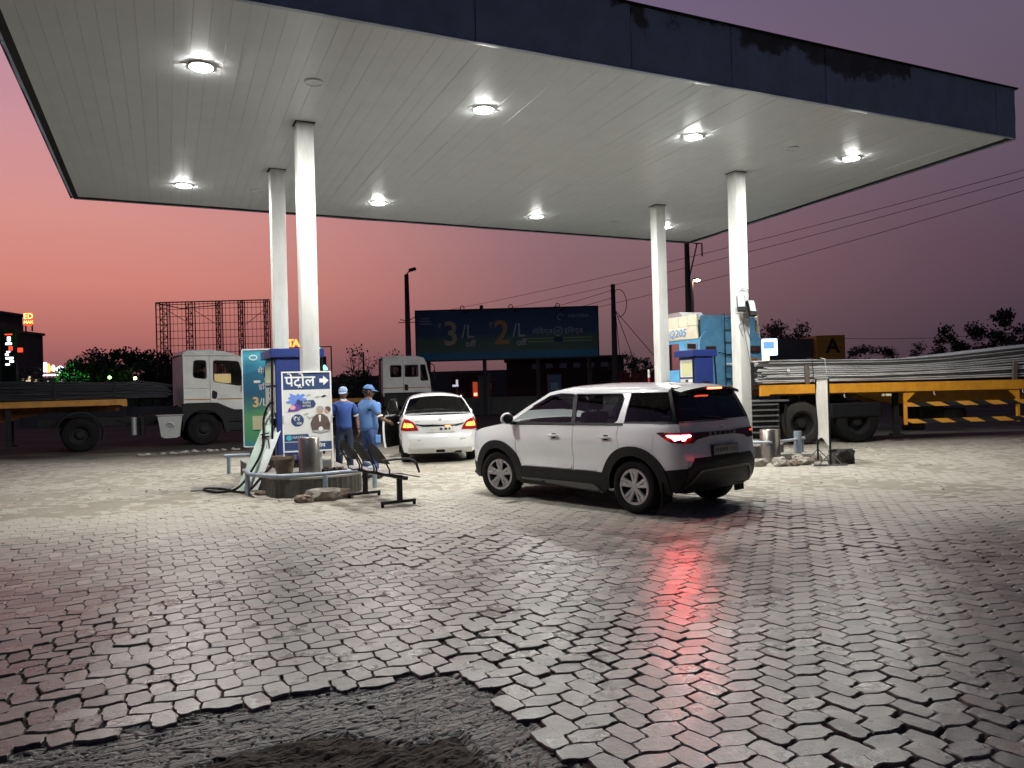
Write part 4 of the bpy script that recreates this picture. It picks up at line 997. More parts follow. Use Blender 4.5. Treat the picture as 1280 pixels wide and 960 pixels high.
    bm=nb(); panel(bm,[(-.10,.815),(-.24,.815),(-.22,.795),(-.12,.795)],P,.05,.014,.004); obj('plate_lamp',bm,amber_on,bl)
    q=P(0,.73,.0); bm=nb(); add_box(bm,(q[0]-.02,-.32,.68),(q[0]-.006,.27,.79),.003); pl=obj('number_plate',bm,plate_m,bl)
    for i,(y,s) in enumerate(((-.02,'00'),(-.12,'00'),(-.2,'4'))): 
        bm=nb(); add_box(bm,(q[0]-.0235,y-.03 if i<2 else y-.018,.722),(q[0]-.0205,y+.03 if i<2 else y+.018,.765),.01); obj('plate_mark',bm,ink,pl)
    bm=nb(); add_tube(bm,[(q[0]-.022,.22,.745),(q[0]-.022,.17,.73),(q[0]-.022,.12,.745)],.006,5); obj('plate_mark',bm,silver,pl)
    bm=nb(); q=P(0,.945,.006); add_lathe(bm,[(.035,-.006),(.04,0),(.035,.006),(.03,0)],18,'x',center=q,close=True); add_tube(bm,[(q[0],-.018,.965),(q[0],.018,.955),(q[0],-.018,.94),(q[0],.018,.928)],.006,5); obj('emblem',bm,chrome,bl)
    for y,w in ((.48,.1),(-.46,.09)):
        q=P(y,.915 if y>0 else .93,.003); text_obj('badge','DZIRE' if y>0 else 'LXi',.035,chrome,bl,q,(R(90),0,R(-90)),extrude=.002)
    bm=nb(); car.band(bm,deck,.03); 
    obj('boot_top',bm,paint,T,smooth=True)
    rg=[(-.95,1.385),(-1.2,1.22),(-1.42,1.062)]; bm=nb(); car.band(bm,dense(rg,.08)[::-1],.06,off=-.004,y_in=.045); obj('rear_window',bm,tint_glass,T,smooth=True)
    bm=nb(); f=[(-.90,1.40),(-.96,1.378)]; car.band(bm,dense([(-1.43,1.05),(-1.40,1.07)],.02),.055); obj('window_seal',bm,black_plastic,T)
    roof=smooth_line([(.25,1.445),(-.2,1.465),(-.7,1.44),(-.95,1.385)],2); bm=nb(); car.band(bm,roof[::-1],.07); obj('roof',bm,paint,T,smooth=True)
    bm=nb(); car.band(bm,dense([(.95,1.03),(.25,1.445)],.08)[::-1],.07,off=-.004); obj('windscreen',bm,clear_glass,T,smooth=True)
    bm=nb(); car.band(bm,hood,.05); obj('bonnet',bm,paint,T,smooth=True)
    bm=nb(); car.band(bm,smooth_line([(1.93,.72),(1.97,.5),(1.9,.25)]),.05); obj('front_bumper',bm,paint,T,smooth=True)
    bm=nb(); add_box(bm,(-1.75,-.7,.22),(1.8,.7,.28),.02); obj('floor_pan',bm,black_plastic,T)
    seat(T,.05,.34,zb=.52,h=.58); seat(T,.05,-.34,zb=.52,h=.58)
    bm=nb(); add_box(bm,(-1.05,-.6,.36),(-.55,.6,.52),.05); add_box(bm,(-1.18,-.6,.40),(-1.02,.6,1.02),.05); obj('rear_seat',bm,seat_m,T)['kind']='stuff'
    # open door: hinge at (.87, .83)
    D=thing('open_door',None,None,(.87,.80,0),0); D.parent=T; D.rotation_euler=(0,0,R(-24))
    bm=nb(); panel(bm,[(-.0,.97),(0,.24),(-.95,.24),(-.95,.97)],lambda x,z,o:(x,Y(x+.87,z)-.80+o,z),.06,0,.05); obj('door_skin',bm,paint,D,smooth=True)
    bm=nb(); panel(bm,[(-.01,.96),(-.01,.25),(-.94,.25),(-.94,.96)],lambda x,z,o:(x,Y(x+.87,z)-.80+o,z),.06,-.055,.0); obj('door_lining',bm,clad,D,smooth=True)
    bm=nb(); pts=[(-.95,.96),(-.97,1.38),(-.70,1.395),(-.45,1.3),(-.06,1.02)]
    add_tube(bm,[(x,Y(x+.87,z)-.81,z) for x,z in pts],.018,6); obj('window_frame',bm,clad,D)
    bm=nb(); panel(bm,pts,lambda x,z,o:(x,Y(x+.87,z)-.81,z),.1); obj('door_window',bm,tint_glass,D)
    bm=nb(); bmesh.ops.create_uvsphere(bm,u_segments=14,v_segments=8,radius=1)
    for v in bm.verts: v.co=Vector((-.12+v.co.x*.06,.13+v.co.y*.09,1.04+v.co.z*.065))
    obj('side_mirror',bm,paint,D,smooth=True)
    place(T,-1.90,18.75,1.735); return T
sedan=build_sedan()
# ---------------------------------------------------------------- trucks
cab_white=mat('truck_white_paint',(.70,.70,.67),.5,noise_amt=.22,noise_scale=3,bump=.05,rvar=.1)
cab_blue=mat('truck_blue_paint',(.12,.33,.54),.5,noise_amt=.35,noise_scale=4,bump=.06,rvar=.1)
sky_blue=mat('light_blue_paint',(.14,.48,.80),.5,noise_amt=.25,noise_scale=5)
cream=mat('cream_paint',(.70,.62,.48),.6,noise_amt=.25,noise_scale=6)
yellow=mat('deck_yellow_paint',(.80,.36,.02),.5,noise_amt=.35,noise_scale=6,col2=(.62,.25,.02),bump=.1)
dull_yellow=mat('dusty_yellow_paint',(.52,.24,.03),.7,noise_amt=.45,noise_scale=4,col2=(.30,.14,.03),bump=.15)
rust=mat('rusty_orange_steel',(.22,.075,.02),.8,noise_amt=.6,noise_scale=6)
lamp_red=mat('dusty_red_lamp',(.07,.02,.02),.4,noise_amt=.4)
bar_m=mat('steel_bars',(.88,.88,.88),.45,.3,noise_amt=.55,noise_scale=3,stretch=(.6,6,6),rvar=.15)
bar_dark=mat('dark_steel_bars',(.05,.05,.06),.55,.5,noise_amt=.6,noise_scale=4,stretch=(.4,8,8))
def truck_wheel(parent,x,y,r,w,sg,m=dusty_rubber,dual=False,rimm=None):
    W_=thing('wheel',None,None,(x,y,r),0); W_.parent=parent
    bm=nb(); ri=r*.55
    prof=[(ri,-w*.40),(ri+.03,-w*.5),(r*.88,-w*.5),(r*.96,-w*.44),(r,-w*.34),(r,-w*.12),(r*.985,-w*.1),(r*.985,-w*.05),(r,-w*.03),(r,w*.03),(r*.985,w*.05),(r*.985,w*.1),(r,w*.12),(r,w*.34),(r*.96,w*.44),(r*.88,w*.5),(ri+.03,w*.5),(ri,w*.40)]
    add_lathe(bm,prof,40,'y',close=True); obj('tyre',bm,m,W_,smooth=True,angle=40)
    if dual:
        bm=nb(); add_lathe(bm,prof,32,'y',center=(0,-sg*w*1.15,0),close=True); obj('inner_tyre',bm,m,W_,smooth=True,angle=40)
    bm=nb(); s=sg; dp=-.02 if not dual else -.13
    add_lathe(bm,[(ri+.004,s*w*.42),(ri-.02,s*w*.40),(ri-.035,s*w*.25),(ri-.05,s*(w*.4+dp)),(.17,s*(w*.4+dp-.01)),(.15,s*(w*.4+dp+.02)),(.11,s*(w*.4+dp+.03)),(.10,s*(w*.4+dp+.10)),(.0005,s*(w*.4+dp+.105))],32,'y')
    for k in range(10):
        a=2*math.pi*k/10; p=Vector((.135*math.cos(a),s*(w*.4+dp+.02),.135*math.sin(a))); add_cyl(bm,p,p+Vector((0,s*.035,0)),.014,n=6)
    obj('rim',bm,rimm or dark_steel,W_,smooth=True,angle=35)
    return W_
def rod_bundle(name,T,s0,s1,y0,y1,zb,topf,mt,rows,depth,r=.016,seed=1,step=.45,extra=0):
    rng=random.Random(seed); bm=nb(); n=int((s1-s0)/step)+1; nm=len(mt) if isinstance(mt,list) else 1
    def rod(y,f,z0off,rr,sa,sb,ph):
        pts=[]
        for i in range(n+1):
            s=sa+(sb-sa)*i/n; h=topf(s)-zb
            pts.append((s,y+.014*noise.noise(Vector((s*.7,ph,0))),zb+rr+f*(h-2*rr)+.018*noise.noise(Vector((s*.55,ph*1.7,5)))+z0off))
        add_tube(bm,pts,rr,5,mi=rng.choice((0,0,1,1,2)) if nm>1 else 0)
    for k in range(rows):
        for d in range(depth):
            f=(k+.5)/rows; sa=s0+rng.uniform(-.06,.35); sb=s1-rng.uniform(0,.3)
            rod(y0+d*.045+rng.uniform(-.012,.012),f+rng.uniform(-.012,.012),0,r*rng.uniform(.8,1.25),sa,sb,rng.uniform(0,50))
    m=int((y1-y0)/.06)
    for k in range(m):
        sa=s0+rng.uniform(-.06,.35); rod(y0+(y1-y0)*k/m,1.0-.05*rng.random(),0,r*1.2,sa,s1-rng.uniform(0,.3),rng.uniform(0,50))
    o=obj(name,bm,mt,T,smooth=True,angle=80); o['kind']='stuff'
    bm=nb(); nx=12   # core of the load
    a=[];b=[]
    for i in range(nx+1):
        s=s0+.3+(s1-s0-.5)*i/nx; z1=topf(s)-.04
        a.append([bm.verts.new((s,y0+.12,zb)),bm.verts.new((s,y1-.05,zb)),bm.verts.new((s,y1-.05,z1)),bm.verts.new((s,y0+.12,z1))])
    for p,q in zip(a,a[1:]):
        for k in range(4): bm.faces.new((p[k],p[(k+1)%4],q[(k+1)%4],q[k]))
    bm.faces.new(a[0]); bm.faces.new(a[-1][::-1]); obj('load_core',bm,dark_steel,T)
def cab_shell(T,side_out,holes,W2,paint_m,roof_prof,windscreen,rear_x,z0,front_prof,tumble=.05):
    """white modern cab. side outline (x,z); W2 half width"""
    def Y(x,z): return W2-tumble*smoothstep(2.0,3.1,z)-.03*smoothstep(.9,1.45,x)
    for sg in (1,-1):
        SD=lambda x,z,o,sg=sg:(x,sg*(Y(x,z)+o),z)
        bm=nb(); panel(bm,side_out,SD,.12,0,.04,holes=[h for h,_ in holes]); obj('side_panel',bm,paint_m,T,smooth=True)
        for h,nm in holes:
            bm=nb(); panel(bm,h,SD,.2,-.02); obj(nm,bm,tint_glass if 'far' in nm else clear_glass,T)
            # black seal
            cx=sum(p[0] for p in h)/len(h); cz=sum(p[1] for p in h)/len(h)
            big=[(cx+(p[0]-cx)*1.0+ (.018 if p[0]>cx else -.018),cz+(p[1]-cz)*1.0+(.018 if p[1]>cz else -.018)) for p in h]
            bm=nb(); panel(bm,big,SD,.15,.006,.01,holes=[h]); obj('window_seal',bm,black_plastic,T)
    c=Car(Y,None,None)
    def bnd(name,prof,m,cr,rev=True):
        bm=nb(); p=dense(prof,.08); c.band(bm,p,cr,n=10); obj(name,bm,m,T,smooth=True)
    bnd('roof',roof_prof,paint_m,.05); bnd('windscreen',windscreen,tint_glass,.04); bnd('front_panel',front_prof,paint_m,.03)
    bm=nb(); z1=max(p[1] for p in roof_prof); add_box(bm,(rear_x,-W2+.02,z0),(rear_x+.04,W2-.02,roof_prof[0][1]-.02)); obj('rear_wall',bm,paint_m,T)
    bm=nb(); add_box(bm,(rear_x+.05,-W2+.06,z0+.02),(1.3,W2-.06,z0+.35)); obj('cab_floor',bm,seat_m,T)
    for y in (-.6,.6):
        bm=nb(); add_box(bm,(.0,y-.27,z0+.35),(.12,y+.27,z0+1.15),.04,seg=2); obj('seat_back',bm,seat_m,T,smooth=True)
    return Y
def rounded(pts,r=.06,n=3):
    out=[];m=len(pts)
    for i in range(m):
        p=Vector((*pts[i],0));a=Vector((*pts[i-1],0));b=Vector((*pts[(i+1)%m],0)); d1=(a-p);d2=(b-p); rr=min(r,d1.length/2.2,d2.length/2.2); d1.normalize();d2.normalize()
        q0=p+d1*rr;q1=p+d2*rr
        for k in range(n+1):
            t=k/n; q=q0*(1-t)**2+p*2*t*(1-t)+q1*t*t; out.append((q.x,q.y))
    return out
def build_left_truck():
    yaw=.539; n=Vector((-math.sin(yaw),math.cos(yaw),0)); o=Vector((-10.03,25.3,0))+n*1.22
    T=thing('flatbed_truck','parked articulated truck with white cab and long yellow edged flatbed at the left','truck',tuple(o),yaw)
    W2=1.22
    cabE=thing('cab',None,None,(0,0,0)); cabE.parent=T
    side=[(-.60,1.20),(-.60,2.93)]+[(-.55,3.02),(-.42,3.07),(.2,3.09),(.7,3.04),(1.15,2.90),(1.30,2.78),(1.42,2.3),(1.50,1.7),(1.50,1.12),(.95,1.12),(.72,1.22),(.5,1.35),(.2,1.37),(-.45,1.37)]
    side=[(-.60,1.37),(-.60,2.93),(-.55,3.02),(-.42,3.07),(.2,3.09),(.7,3.04),(1.15,2.90),(1.30,2.78),(1.42,2.3),(1.50,1.7),(1.50,1.12),(.95,1.12),(.70,1.23),(.45,1.35),(.2,1.37)]
    h1=rounded([(-.30,2.20),(.10,2.14),(.10,2.74),(-.26,2.74)],.10); h2=rounded([(.32,2.06),(1.16,1.90),(1.28,2.05),(1.12,2.70),(.34,2.74)],.10)
    cab_shell(cabE,side,[(h1,'side_window'),(h2,'door_window')],W2,cab_white,[(-.60,2.93),(-.55,3.02),(-.42,3.07),(.2,3.09),(.7,3.04),(1.15,2.90),(1.30,2.78)],[(1.30,2.78),(1.42,2.3),(1.47,1.95)],-.60,1.25,[(1.47,1.95),(1.50,1.7),(1.50,.55)])
    SD=lambda x,z,o_:(x,-(W2-.05*smoothstep(2.0,3.1,z)-.03*smoothstep(.9,1.45,x)+o_),z)
    for pl,nm in (([(.205,1.38),(.215,1.38),(.215,2.93),(.205,2.93)],'door_gap'),([(-.59,2.90),(1.15,2.90),(1.15,2.885),(-.59,2.885)],'roof_gap'),([(-.59,1.86),(.20,1.83),(.20,1.82),(-.59,1.85)],'panel_gap')):
        bm=nb(); panel(bm,pl,SD,.3,.003,.003); obj(nm,bm,black_plastic,cabE)
    bm=nb(); panel(bm,[(-.58,1.50),(.20,1.49),(.20,1.455),(-.58,1.465)],SD,.3,.004,.004); obj('stripe',bm,dull_yellow,cabE)
    bm=nb(); panel(bm,[(.42,1.49),(1.48,1.48),(1.48,1.445),(.42,1.455)],SD,.3,.004,.004); obj('stripe',bm,dull_yellow,cabE)
    bm=nb(); panel(bm,rounded([(.25,1.50),(.40,1.47),(.44,1.70),(.27,1.78)],.06),SD,.3,.006,.01); obj('handle_recess',bm,black_plastic,cabE)
    bm=nb(); add_box(bm,(1.20,-W2-.14,1.72),(1.30,-W2+.0,1.95),.03); add_tube(bm,[(1.25,-W2-.08,1.9),(1.28,-W2-.1,2.55),(1.30,-W2+.04,2.6)],.018,6); add_box(bm,(1.24,-W2-.2,1.95),(1.32,-W2-.02,2.55),.03); o2=obj('mirror',bm,black_plastic,cabE); o2['kind']='stuff'
    bm=nb(); add_box(bm,(.36,-W2+.07,1.99),(.88,-W2+.075,2.30)); obj('window_card',bm,mat('glowing_cream_card',(.8,.68,.40),.6,emit=(1,.72,.35),estr=.75),cabE)  # card glows by itself, emission standing in for light on it
    # lower dark cladding with the wheel arch
    arch=arc(0,.5,.62,180,0,18)
    low=[(-.62,1.36),(.2,1.36),(.45,1.34),(.70,1.22),(.95,1.11),(1.5,1.11),(1.5,.35),(.72,.35),(.62,.5)]+arch[::-1][1:]+[(-.66,.5)]
    low=[(-.64,1.355),(.2,1.355),(.45,1.335),(.70,1.215),(.95,1.105),(1.5,1.105),(1.5,.38),(.68,.38)]+arc(0,.52,.62,0,180,18)+[(-.64,.45)]
    bm=nb(); panel(bm,low,SD,.15,-.004,.25); obj('lower_cladding',bm,black_plastic,cabE,smooth=True)
    for z in (.42,.72): 
        bm=nb(); add_box(bm,(.80,-W2-.05,z),(1.42,-W2+.1,z+.05),.012); obj('step',bm,dark_steel,cabE)
    # wheels
    truck_wheel(T,0,-W2+.17,.51,.30,-1,m=black_rubber); truck_wheel(T,0,W2-.17,.51,.30,1)
    truck_wheel(T,-3.53,-W2+.17,.51,.30,-1,m=black_rubber,dual=True); truck_wheel(T,-3.53,W2-.17,.51,.30,1,dual=True)
    bm=nb(); a=arc(-3.53,.55,.66,200,-20,20); b=arc(-3.53,.55,.62,-20,200,20)
    add_prism(bm,a+b,'y',-W2-.02,-W2+.5); obj('mudguard',bm,dark_steel,T,smooth=True)
    # chassis
    for y in (-.45,.35):
        bm=nb(); add_box(bm,(-4.6,y,.72),(1.2,y+.1,1.0)); obj('chassis_rail',bm,dark_steel,T)
    bm=nb(); add_box(bm,(-1.42,-W2-.02,.98),(-.62,-W2+.4,1.02),.01); bm2=None
    obj('toolbox_lid',bm,silver,T)
    bm=nb(); add_prism(bm,[(-1.38,.97),(-.66,.97),(-.74,.33),(-.84,.28),(-1.18,.28),(-1.29,.33)],'y',-W2,-W2+.38); tb=obj('fluid_tank',bm,mat('grey_plastic_tank',(.42,.42,.41),.6,noise_amt=.25),T)
    bm=nb(); add_lathe(bm,[(.14,-W2-.004),(.14,-W2+.0),(.11,-W2-.012),(.09,-W2-.004)],20,'y',center=(-1.03,0,.66)); obj('embossed_ring',bm,silver,tb)
    for x in (-2.05,-1.82):
        bm=nb(); add_cyl(bm,(x,-W2+.15,.42),(x,-W2+.15,.98),.085,n=14); obj('air_tank',bm,silver if x<-2 else dark_steel,T,smooth=True)
    bm=nb(); add_tube(bm,[(-2.5,-W2+.3,.9),(-2.2,-W2+.25,.75),(-1.9,-W2+.25,1.05),(-1.2,-W2+.4,1.15),(-.7,-.6,1.3)],.025,6); obj('air_hose',bm,black_rubber,T,smooth=True)
    # trailer
    for sg in (-1,1):
        bm=nb(); add_prism(bm,[(-13,1.38),(-2.42,1.38),(-2.36,1.34),(-2.24,1.34),(-2.24,1.56),(-13,1.56)],'y',sg*W2-.03,sg*W2+.03); obj('deck_edge',bm,dull_yellow,T)
    bm=nb(); add_box(bm,(-13,-W2+.03,1.48),(-2.26,W2-.03,1.55)); obj('deck_floor',bm,dark_steel,T)
    for y in (-.5,.42):
        bm=nb(); add_prism(bm,[(-13,.95),(-5.5,.95),(-4.4,1.2),(-2.4,1.2),(-2.4,1.48),(-13,1.48)],'y',y,y+.08); obj('main_beam',bm,rust,T)
    for i in range(12):
        bm=nb(); x=-12.6+i*.9; add_box(bm,(x,-W2+.04,1.36),(x+.06,W2-.04,1.475)); obj('cross_member',bm,rust,T)
    for y in (-W2+.1,W2-.2):
        bm=nb(); add_box(bm,(-5.42,y,.22),(-5.28,y+.12,1.4)); add_box(bm,(-5.5,y-.05,.14),(-5.2,y+.18,.22)); obj('landing_leg',bm,dark_steel,T)
    for k in range(5):
        bm=nb(); add_box(bm,(-4.9,-W2-.02+.0,.45+k*.0),(-4.84,-W2+.02,.45)) if False else add_box(bm,(-12.4+k*.01,-W2+.02,.5),(-12.3+k*.01,-W2+.06,1.3)); obj('side_stay',bm,dark_steel,T)
    for x in (-10.2,-11.4):
        truck_wheel(T,x,-W2+.17,.5,.3,-1,dual=True); truck_wheel(T,x,W2-.17,.5,.3,1,dual=True)
    # load of dark bars
    Lo=thing('steel_bar_load','dark bundled steel bars lying on the left flatbed truck','bars',tuple(o),yaw)
    rod_bundle('steel_bars',Lo,-13,-.9,-1.12,1.1,1.555,lambda s:2.14-.0*s+(.04*math.sin(s*.8)) if s<-2.2 else 2.14-.12*(s+2.2)**2*.8,bar_dark,13,2,.021,11)
    for x in (-4.2,-2.6,-8):
        bm=nb(); add_box(bm,(x,-1.18,1.56),(x+.05,-1.145,2.14)); obj('binding_strap',bm,dark_steel,Lo)
build_left_truck()
def build_centre_truck():
    yaw=.197; n=Vector((-math.sin(yaw),math.cos(yaw),0)); o=Vector((-4.6,33,0))+n*1.2
    T=thing('cargo_truck','second truck with a white cab waiting beyond the white saloon','truck',tuple(o),yaw)
    W2=1.2; side=[(-.85,1.50),(-.85,2.95),(-.75,3.02),(-.3,3.05),(.6,3.03),(.88,2.95),(.98,2.75),(1.12,2.1),(1.18,1.5)]
    h=[(rounded([(-.53,2.17),(-.08,2.17),(-.08,2.65),(-.53,2.65)],.07),'rear_side_window'),(rounded([(.08,2.17),(.63,2.17),(.63,2.65),(.08,2.65)],.07),'door_window'),(rounded([(.74,2.0),(1.06,2.0),(.92,2.66),(.74,2.66)],.07),'quarter_window')]
    cabE=thing('cab',None,None,(0,0,0)); cabE.parent=T
    cab_shell(cabE,side,h,W2,cab_white,[(-.85,2.95),(-.75,3.02),(-.3,3.05),(.6,3.03),(.88,2.95)],[(.88,2.95),(.98,2.75),(1.12,2.1)],-.85,1.35,[(1.12,2.1),(1.18,1.5),(1.2,.6)],0)
    SD=lambda x,z,o_:(x,-(W2-.03*smoothstep(.9,1.45,x)+o_),z)
    bm=nb(); panel(bm,[(.0,1.5),(.012,1.5),(.012,2.9),(0,2.9)],SD,.4,.003,.003); obj('door_gap',bm,black_plastic,cabE)
    bm=nb(); panel(bm,[(-.84,1.72),(1.14,1.72),(1.14,1.68),(-.84,1.68)],SD,.4,.004,.004); obj('stripe',bm,dull_yellow,cabE)
    bm=nb(); panel(bm,rounded([(.04,1.58),(.20,1.58),(.2,1.82),(.04,1.86)],.05),SD,.4,.006,.006); obj('handle_recess',bm,black_plastic,cabE)
    bm=nb(); add_box(bm,(-.87,-W2+.03,.9),(1.15,W2-.03,1.49),.04); obj('lower_cladding',bm,black_plastic,cabE)
    bm=nb(); add_prism(bm,[(-1.02,1.6),(-.92,1.6),(-.92,2.86),(-.6,2.99),(-.62,3.02),(-1.0,2.95)],'y',-W2+.05,-W2+.5); obj('air_intake',bm,black_plastic,cabE)
    bm=nb(); add_tube(bm,[(1.12,-W2,2.75),(1.3,-W2-.25,2.6),(1.34,-W2-.27,1.8),(1.2,-W2,1.6)],.02,6); obj('mirror_arm',bm,dark_steel,cabE)
    bm=nb(); add_box(bm,(1.26,-W2-.3,1.9),(1.34,-W2-.12,2.4),.03); obj('mirror',bm,black_plastic,cabE)
    for x in (.25,-3.4,-4.7):
        for sg in (-1,1): truck_wheel(T,x,sg*(W2-.16),.5,.28,sg,m=black_rubber)
    for y in (-.45,.35):
        bm=nb(); add_box(bm,(-6,y,.75),(1.1,y+.1,1.0)); obj('chassis_rail',bm,dark_steel,T)
    bm=nb(); add_box(bm,(-1.0,-W2,.35),(1.1,-W2+.3,.75),.03); obj('side_tank',bm,dark_steel,T)
    bm=nb(); add_box(bm,(-6.2,-W2,1.15),(-1.3,-W2+.08,1.32)); obj('deck_edge',bm,dull_yellow,T)
    bm=nb(); add_box(bm,(-6.2,-W2+.085,1.15),(-1.3,W2,1.28)); obj('deck_floor',bm,dark_steel,T)
build_centre_truck()
def stripe_mat():
    m=mat('hazard_stripes',(.8,.36,.02),.5); nt=m.node_tree;N=nt.nodes;L=nt.links;p=N['Principled BSDF']
    tc=N.new('ShaderNodeTexCoord'); sp=N.new('ShaderNodeSeparateXYZ'); L.new(tc.outputs['Object'],sp.inputs[0])
    a=N.new('ShaderNodeMath'); a.operation='MULTIPLY_ADD'; L.new(sp.outputs[2],a.inputs[0]); a.inputs[1].default_value=2.2; L.new(sp.outputs[0],a.inputs[2])
    f=N.new('ShaderNodeMath'); f.operation='MULTIPLY'; L.new(a.outputs[0],f.inputs[0]); f.inputs[1].default_value=1/.74
    g=N.new('ShaderNodeMath'); g.operation='FRACT'; L.new(f.outputs[0],g.inputs[0])
    c=N.new('ShaderNodeMath'); c.operation='GREATER_THAN'; L.new(g.outputs[0],c.inputs[0]); c.inputs[1].default_value=.5
    mx=N.new('ShaderNodeMix'); mx.data_type='RGBA'; L.new(c.outputs[0],mx.inputs[0]); mx.inputs[6].default_value=(.78,.36,.05,1); mx.inputs[7].default_value=(.02,.02,.02,1); L.new(mx.outputs[2],p.inputs['Base Color']); return m
win_dark=mat('opaque_dark_pane',(.01,.01,.012),.2)
def build_right_truck():
    yaw=.05; n=Vector((-math.sin(yaw),math.cos(yaw),0)); W2=1.22; o=Vector((7.06,18.95,0))+n*W2
    T=thing('flatbed_truck','loaded flatbed truck at the right with blue cab, yellow deck edge and striped side guard','truck',tuple(o),yaw)
    for sg in (-1,1):
        bm=nb(); add_prism(bm,[(-1.05,1.22),(-.85,1.22),(-.80,1.26),(9.5,1.20),(9.5,1.43),(-1.05,1.48)],'y',sg*W2-.04,sg*W2+.04); obj('deck_edge',bm,yellow,T)
    bm=nb(); add_box(bm,(-1.0,-W2+.045,1.38),(9.5,W2-.045,1.425)); obj('deck_floor',bm,dark_steel,T)
    for y in (-.55,.45):
        bm=nb(); add_prism(bm,[(-.8,1.2),(1.6,1.2),(2.6,.92),(9.5,.92),(9.5,1.37),(-.8,1.37)],'y',y,y+.09); obj('main_beam',bm,dull_yellow,T)
    for i in range(12):
        x=-.6+i*.85; bm=nb(); add_box(bm,(x,-W2+.05,1.24),(x+.06,W2-.05,1.37)); obj('cross_member',bm,rust,T)
    for i in range(9):
        x=-.1+i*1.1+.2*math.sin(i*3); bm=nb(); add_tube(bm,[(x,-W2-.02,1.22),(x,-W2-.02,1.15),(x+.03,-W2-.02,1.13)],.012,5); obj('rope_hook',bm,white_metal if i%2 else dark_steel,T)
    bm=nb(); add_box(bm,(2.0,-W2-.02,1.13),(2.22,-W2+.06,1.19),.01); obj('marker_lamp',bm,mat('marker_lens',(.75,.7,.5),.3),T)
    # wheels of the tractor and of the trailer
    truck_wheel(T,0,-W2+.17,.52,.29,-1,dual=True); truck_wheel(T,0,W2-.17,.52,.29,1,dual=True)
    truck_wheel(T,1.45,-W2+.30,.52,.29,-1,m=black_rubber,dual=True); truck_wheel(T,1.45,W2-.17,.52,.29,1,m=black_rubber,dual=True)
    for x in (8.6,9.8):
        for sg in (-1,1): truck_wheel(T,x,sg*(W2-.17),.5,.29,sg,dual=True)
    for y in (-.45,.35):
        bm=nb(); add_box(bm,(-2.3,y,.66),(2.1,y+.1,.92)); obj('chassis_rail',bm,dark_steel,T)
    bm=nb(); add_lathe(bm,[(.42,1.05),(.42,1.15),(.1,1.19)],20,center=(.6,0,0)); obj('turntable',bm,dark_steel,T)
    bm=nb(); add_box(bm,(.75,-W2+.12,.62),(2.05,-W2+.25,1.0),.04); obj('mudguard',bm,black_plastic,T)
    bm=nb(); add_box(bm,(-1.33,-W2+.05,.25),(-.62,-W2+.5,.98)); bx=obj('battery_box',bm,dark_steel,T)
    for k in range(6):
        bm=nb(); z=.32+k*.135; add_box(bm,(-1.35,-W2-.01,z),(-.60,-W2+.045,z+.035)); obj('slat',bm,mat('grey_steel',(.16,.16,.155),.6,noise_amt=.4) if k==0 else MATS['grey_steel'],bx)
    bm=nb(); add_box(bm,(-1.40,-W2-.03,1.08),(-.35,-W2+.5,1.12)); obj('box_lid',bm,MATS['grey_steel'],bx)
    bm=nb(); add_box(bm,(-.64,-W2-.0,.3),(-.58,-W2+.04,1.08)); obj('box_post',bm,dark_steel,bx)
    bm=nb(); add_tube(bm,[(-.40,-W2+.05,1.0),(-.45,-W2+.03,.6),(-.40,-W2+.05,.3)],.03,6); obj('mud_flap_stay',bm,dark_steel,T)
    # side guard: posts and striped rails
    ST=stripe_mat()
    for x in (2.57,5.42,8.2):
        bm=nb(); add_box(bm,(x-.03,-W2-.02,.42),(x+.03,-W2+.05,1.20)); 
        g=obj('guard_post',bm,yellow,T)
        bm=nb(); add_prism(bm,[(x-.03,1.2),(x+.03,1.2),(x+.24,1.2),(x+.03,1.0)] if x<5 else [(x-.03,1.2),(x-.24,1.2),(x-.03,1.0)],'y',-W2-.01,-W2+.02); obj('gusset',bm,yellow,g)
    for z in (.86,.45):
        bm=nb(); add_box(bm,(2.61,-W2-.035,z),(9.2,-W2-.005,z+.105)); obj('guard_rail',bm,ST,T)
    # landing leg and spare tyres slung under the deck
    for y in (-W2+.25,W2-.4):
        bm=nb(); add_box(bm,(2.42,y,.20),(2.54,y+.12,1.2)); add_box(bm,(2.35,y-.04,.12),(2.62,y+.16,.20)); obj('landing_leg',bm,dark_steel,T)
    bm=nb(); add_lathe(bm,[(.24,-.12),(.5,-.13),(.53,-.06),(.53,.06),(.5,.13),(.24,.12)],28,'z',close=True); obj('spare_tyre',bm,dusty_rubber,T,smooth=True,loc=(4.2,-.1,.62))
    bm=nb(); add_box(bm,(3.3,-.6,.55),(3.9,.4,.9),.02); obj('tool_box',bm,dark_steel,T)
    bm=nb(); add_box(bm,(3.0,-.5,.22),(3.5,-.2,.4),.05); add_box(bm,(3.1,-.45,.4),(3.4,-.25,.92)); obj('jack_stand',bm,dark_steel,T)
    for x,z0 in ((.14,1.48),(5.38,1.44)):
        bm=nb(); add_box(bm,(x-.05,-W2-.0,z0-.08),(x+.05,-W2+.06,z0+.46),rot=Matrix.Rotation(.06 if x>3 else 0,3,'Y')); obj('stake',bm,mat('wood_stake_%d'%int(x),(.14,.11,.09),.8,noise_amt=.4),T)
    # tractor cab, swung away to the left
    p0=Vector((5.09,21.0,0)); fw=Vector((4.15-5.09,23.4-21.0,0)).normalized(); cy=math.atan2(fw.y,fw.x)
    inv=T.matrix_world.inverted() if False else (Matrix.Translation(o)@Matrix.Rotation(yaw,4,'Z')).inverted()
    cE=thing('cab',None,None,tuple(inv@p0),cy-yaw); cE.parent=T
    # cab frame: x forward (away), rear wall at x=0, y from 0 (left) to -2.0 (right)
    ww=2.05
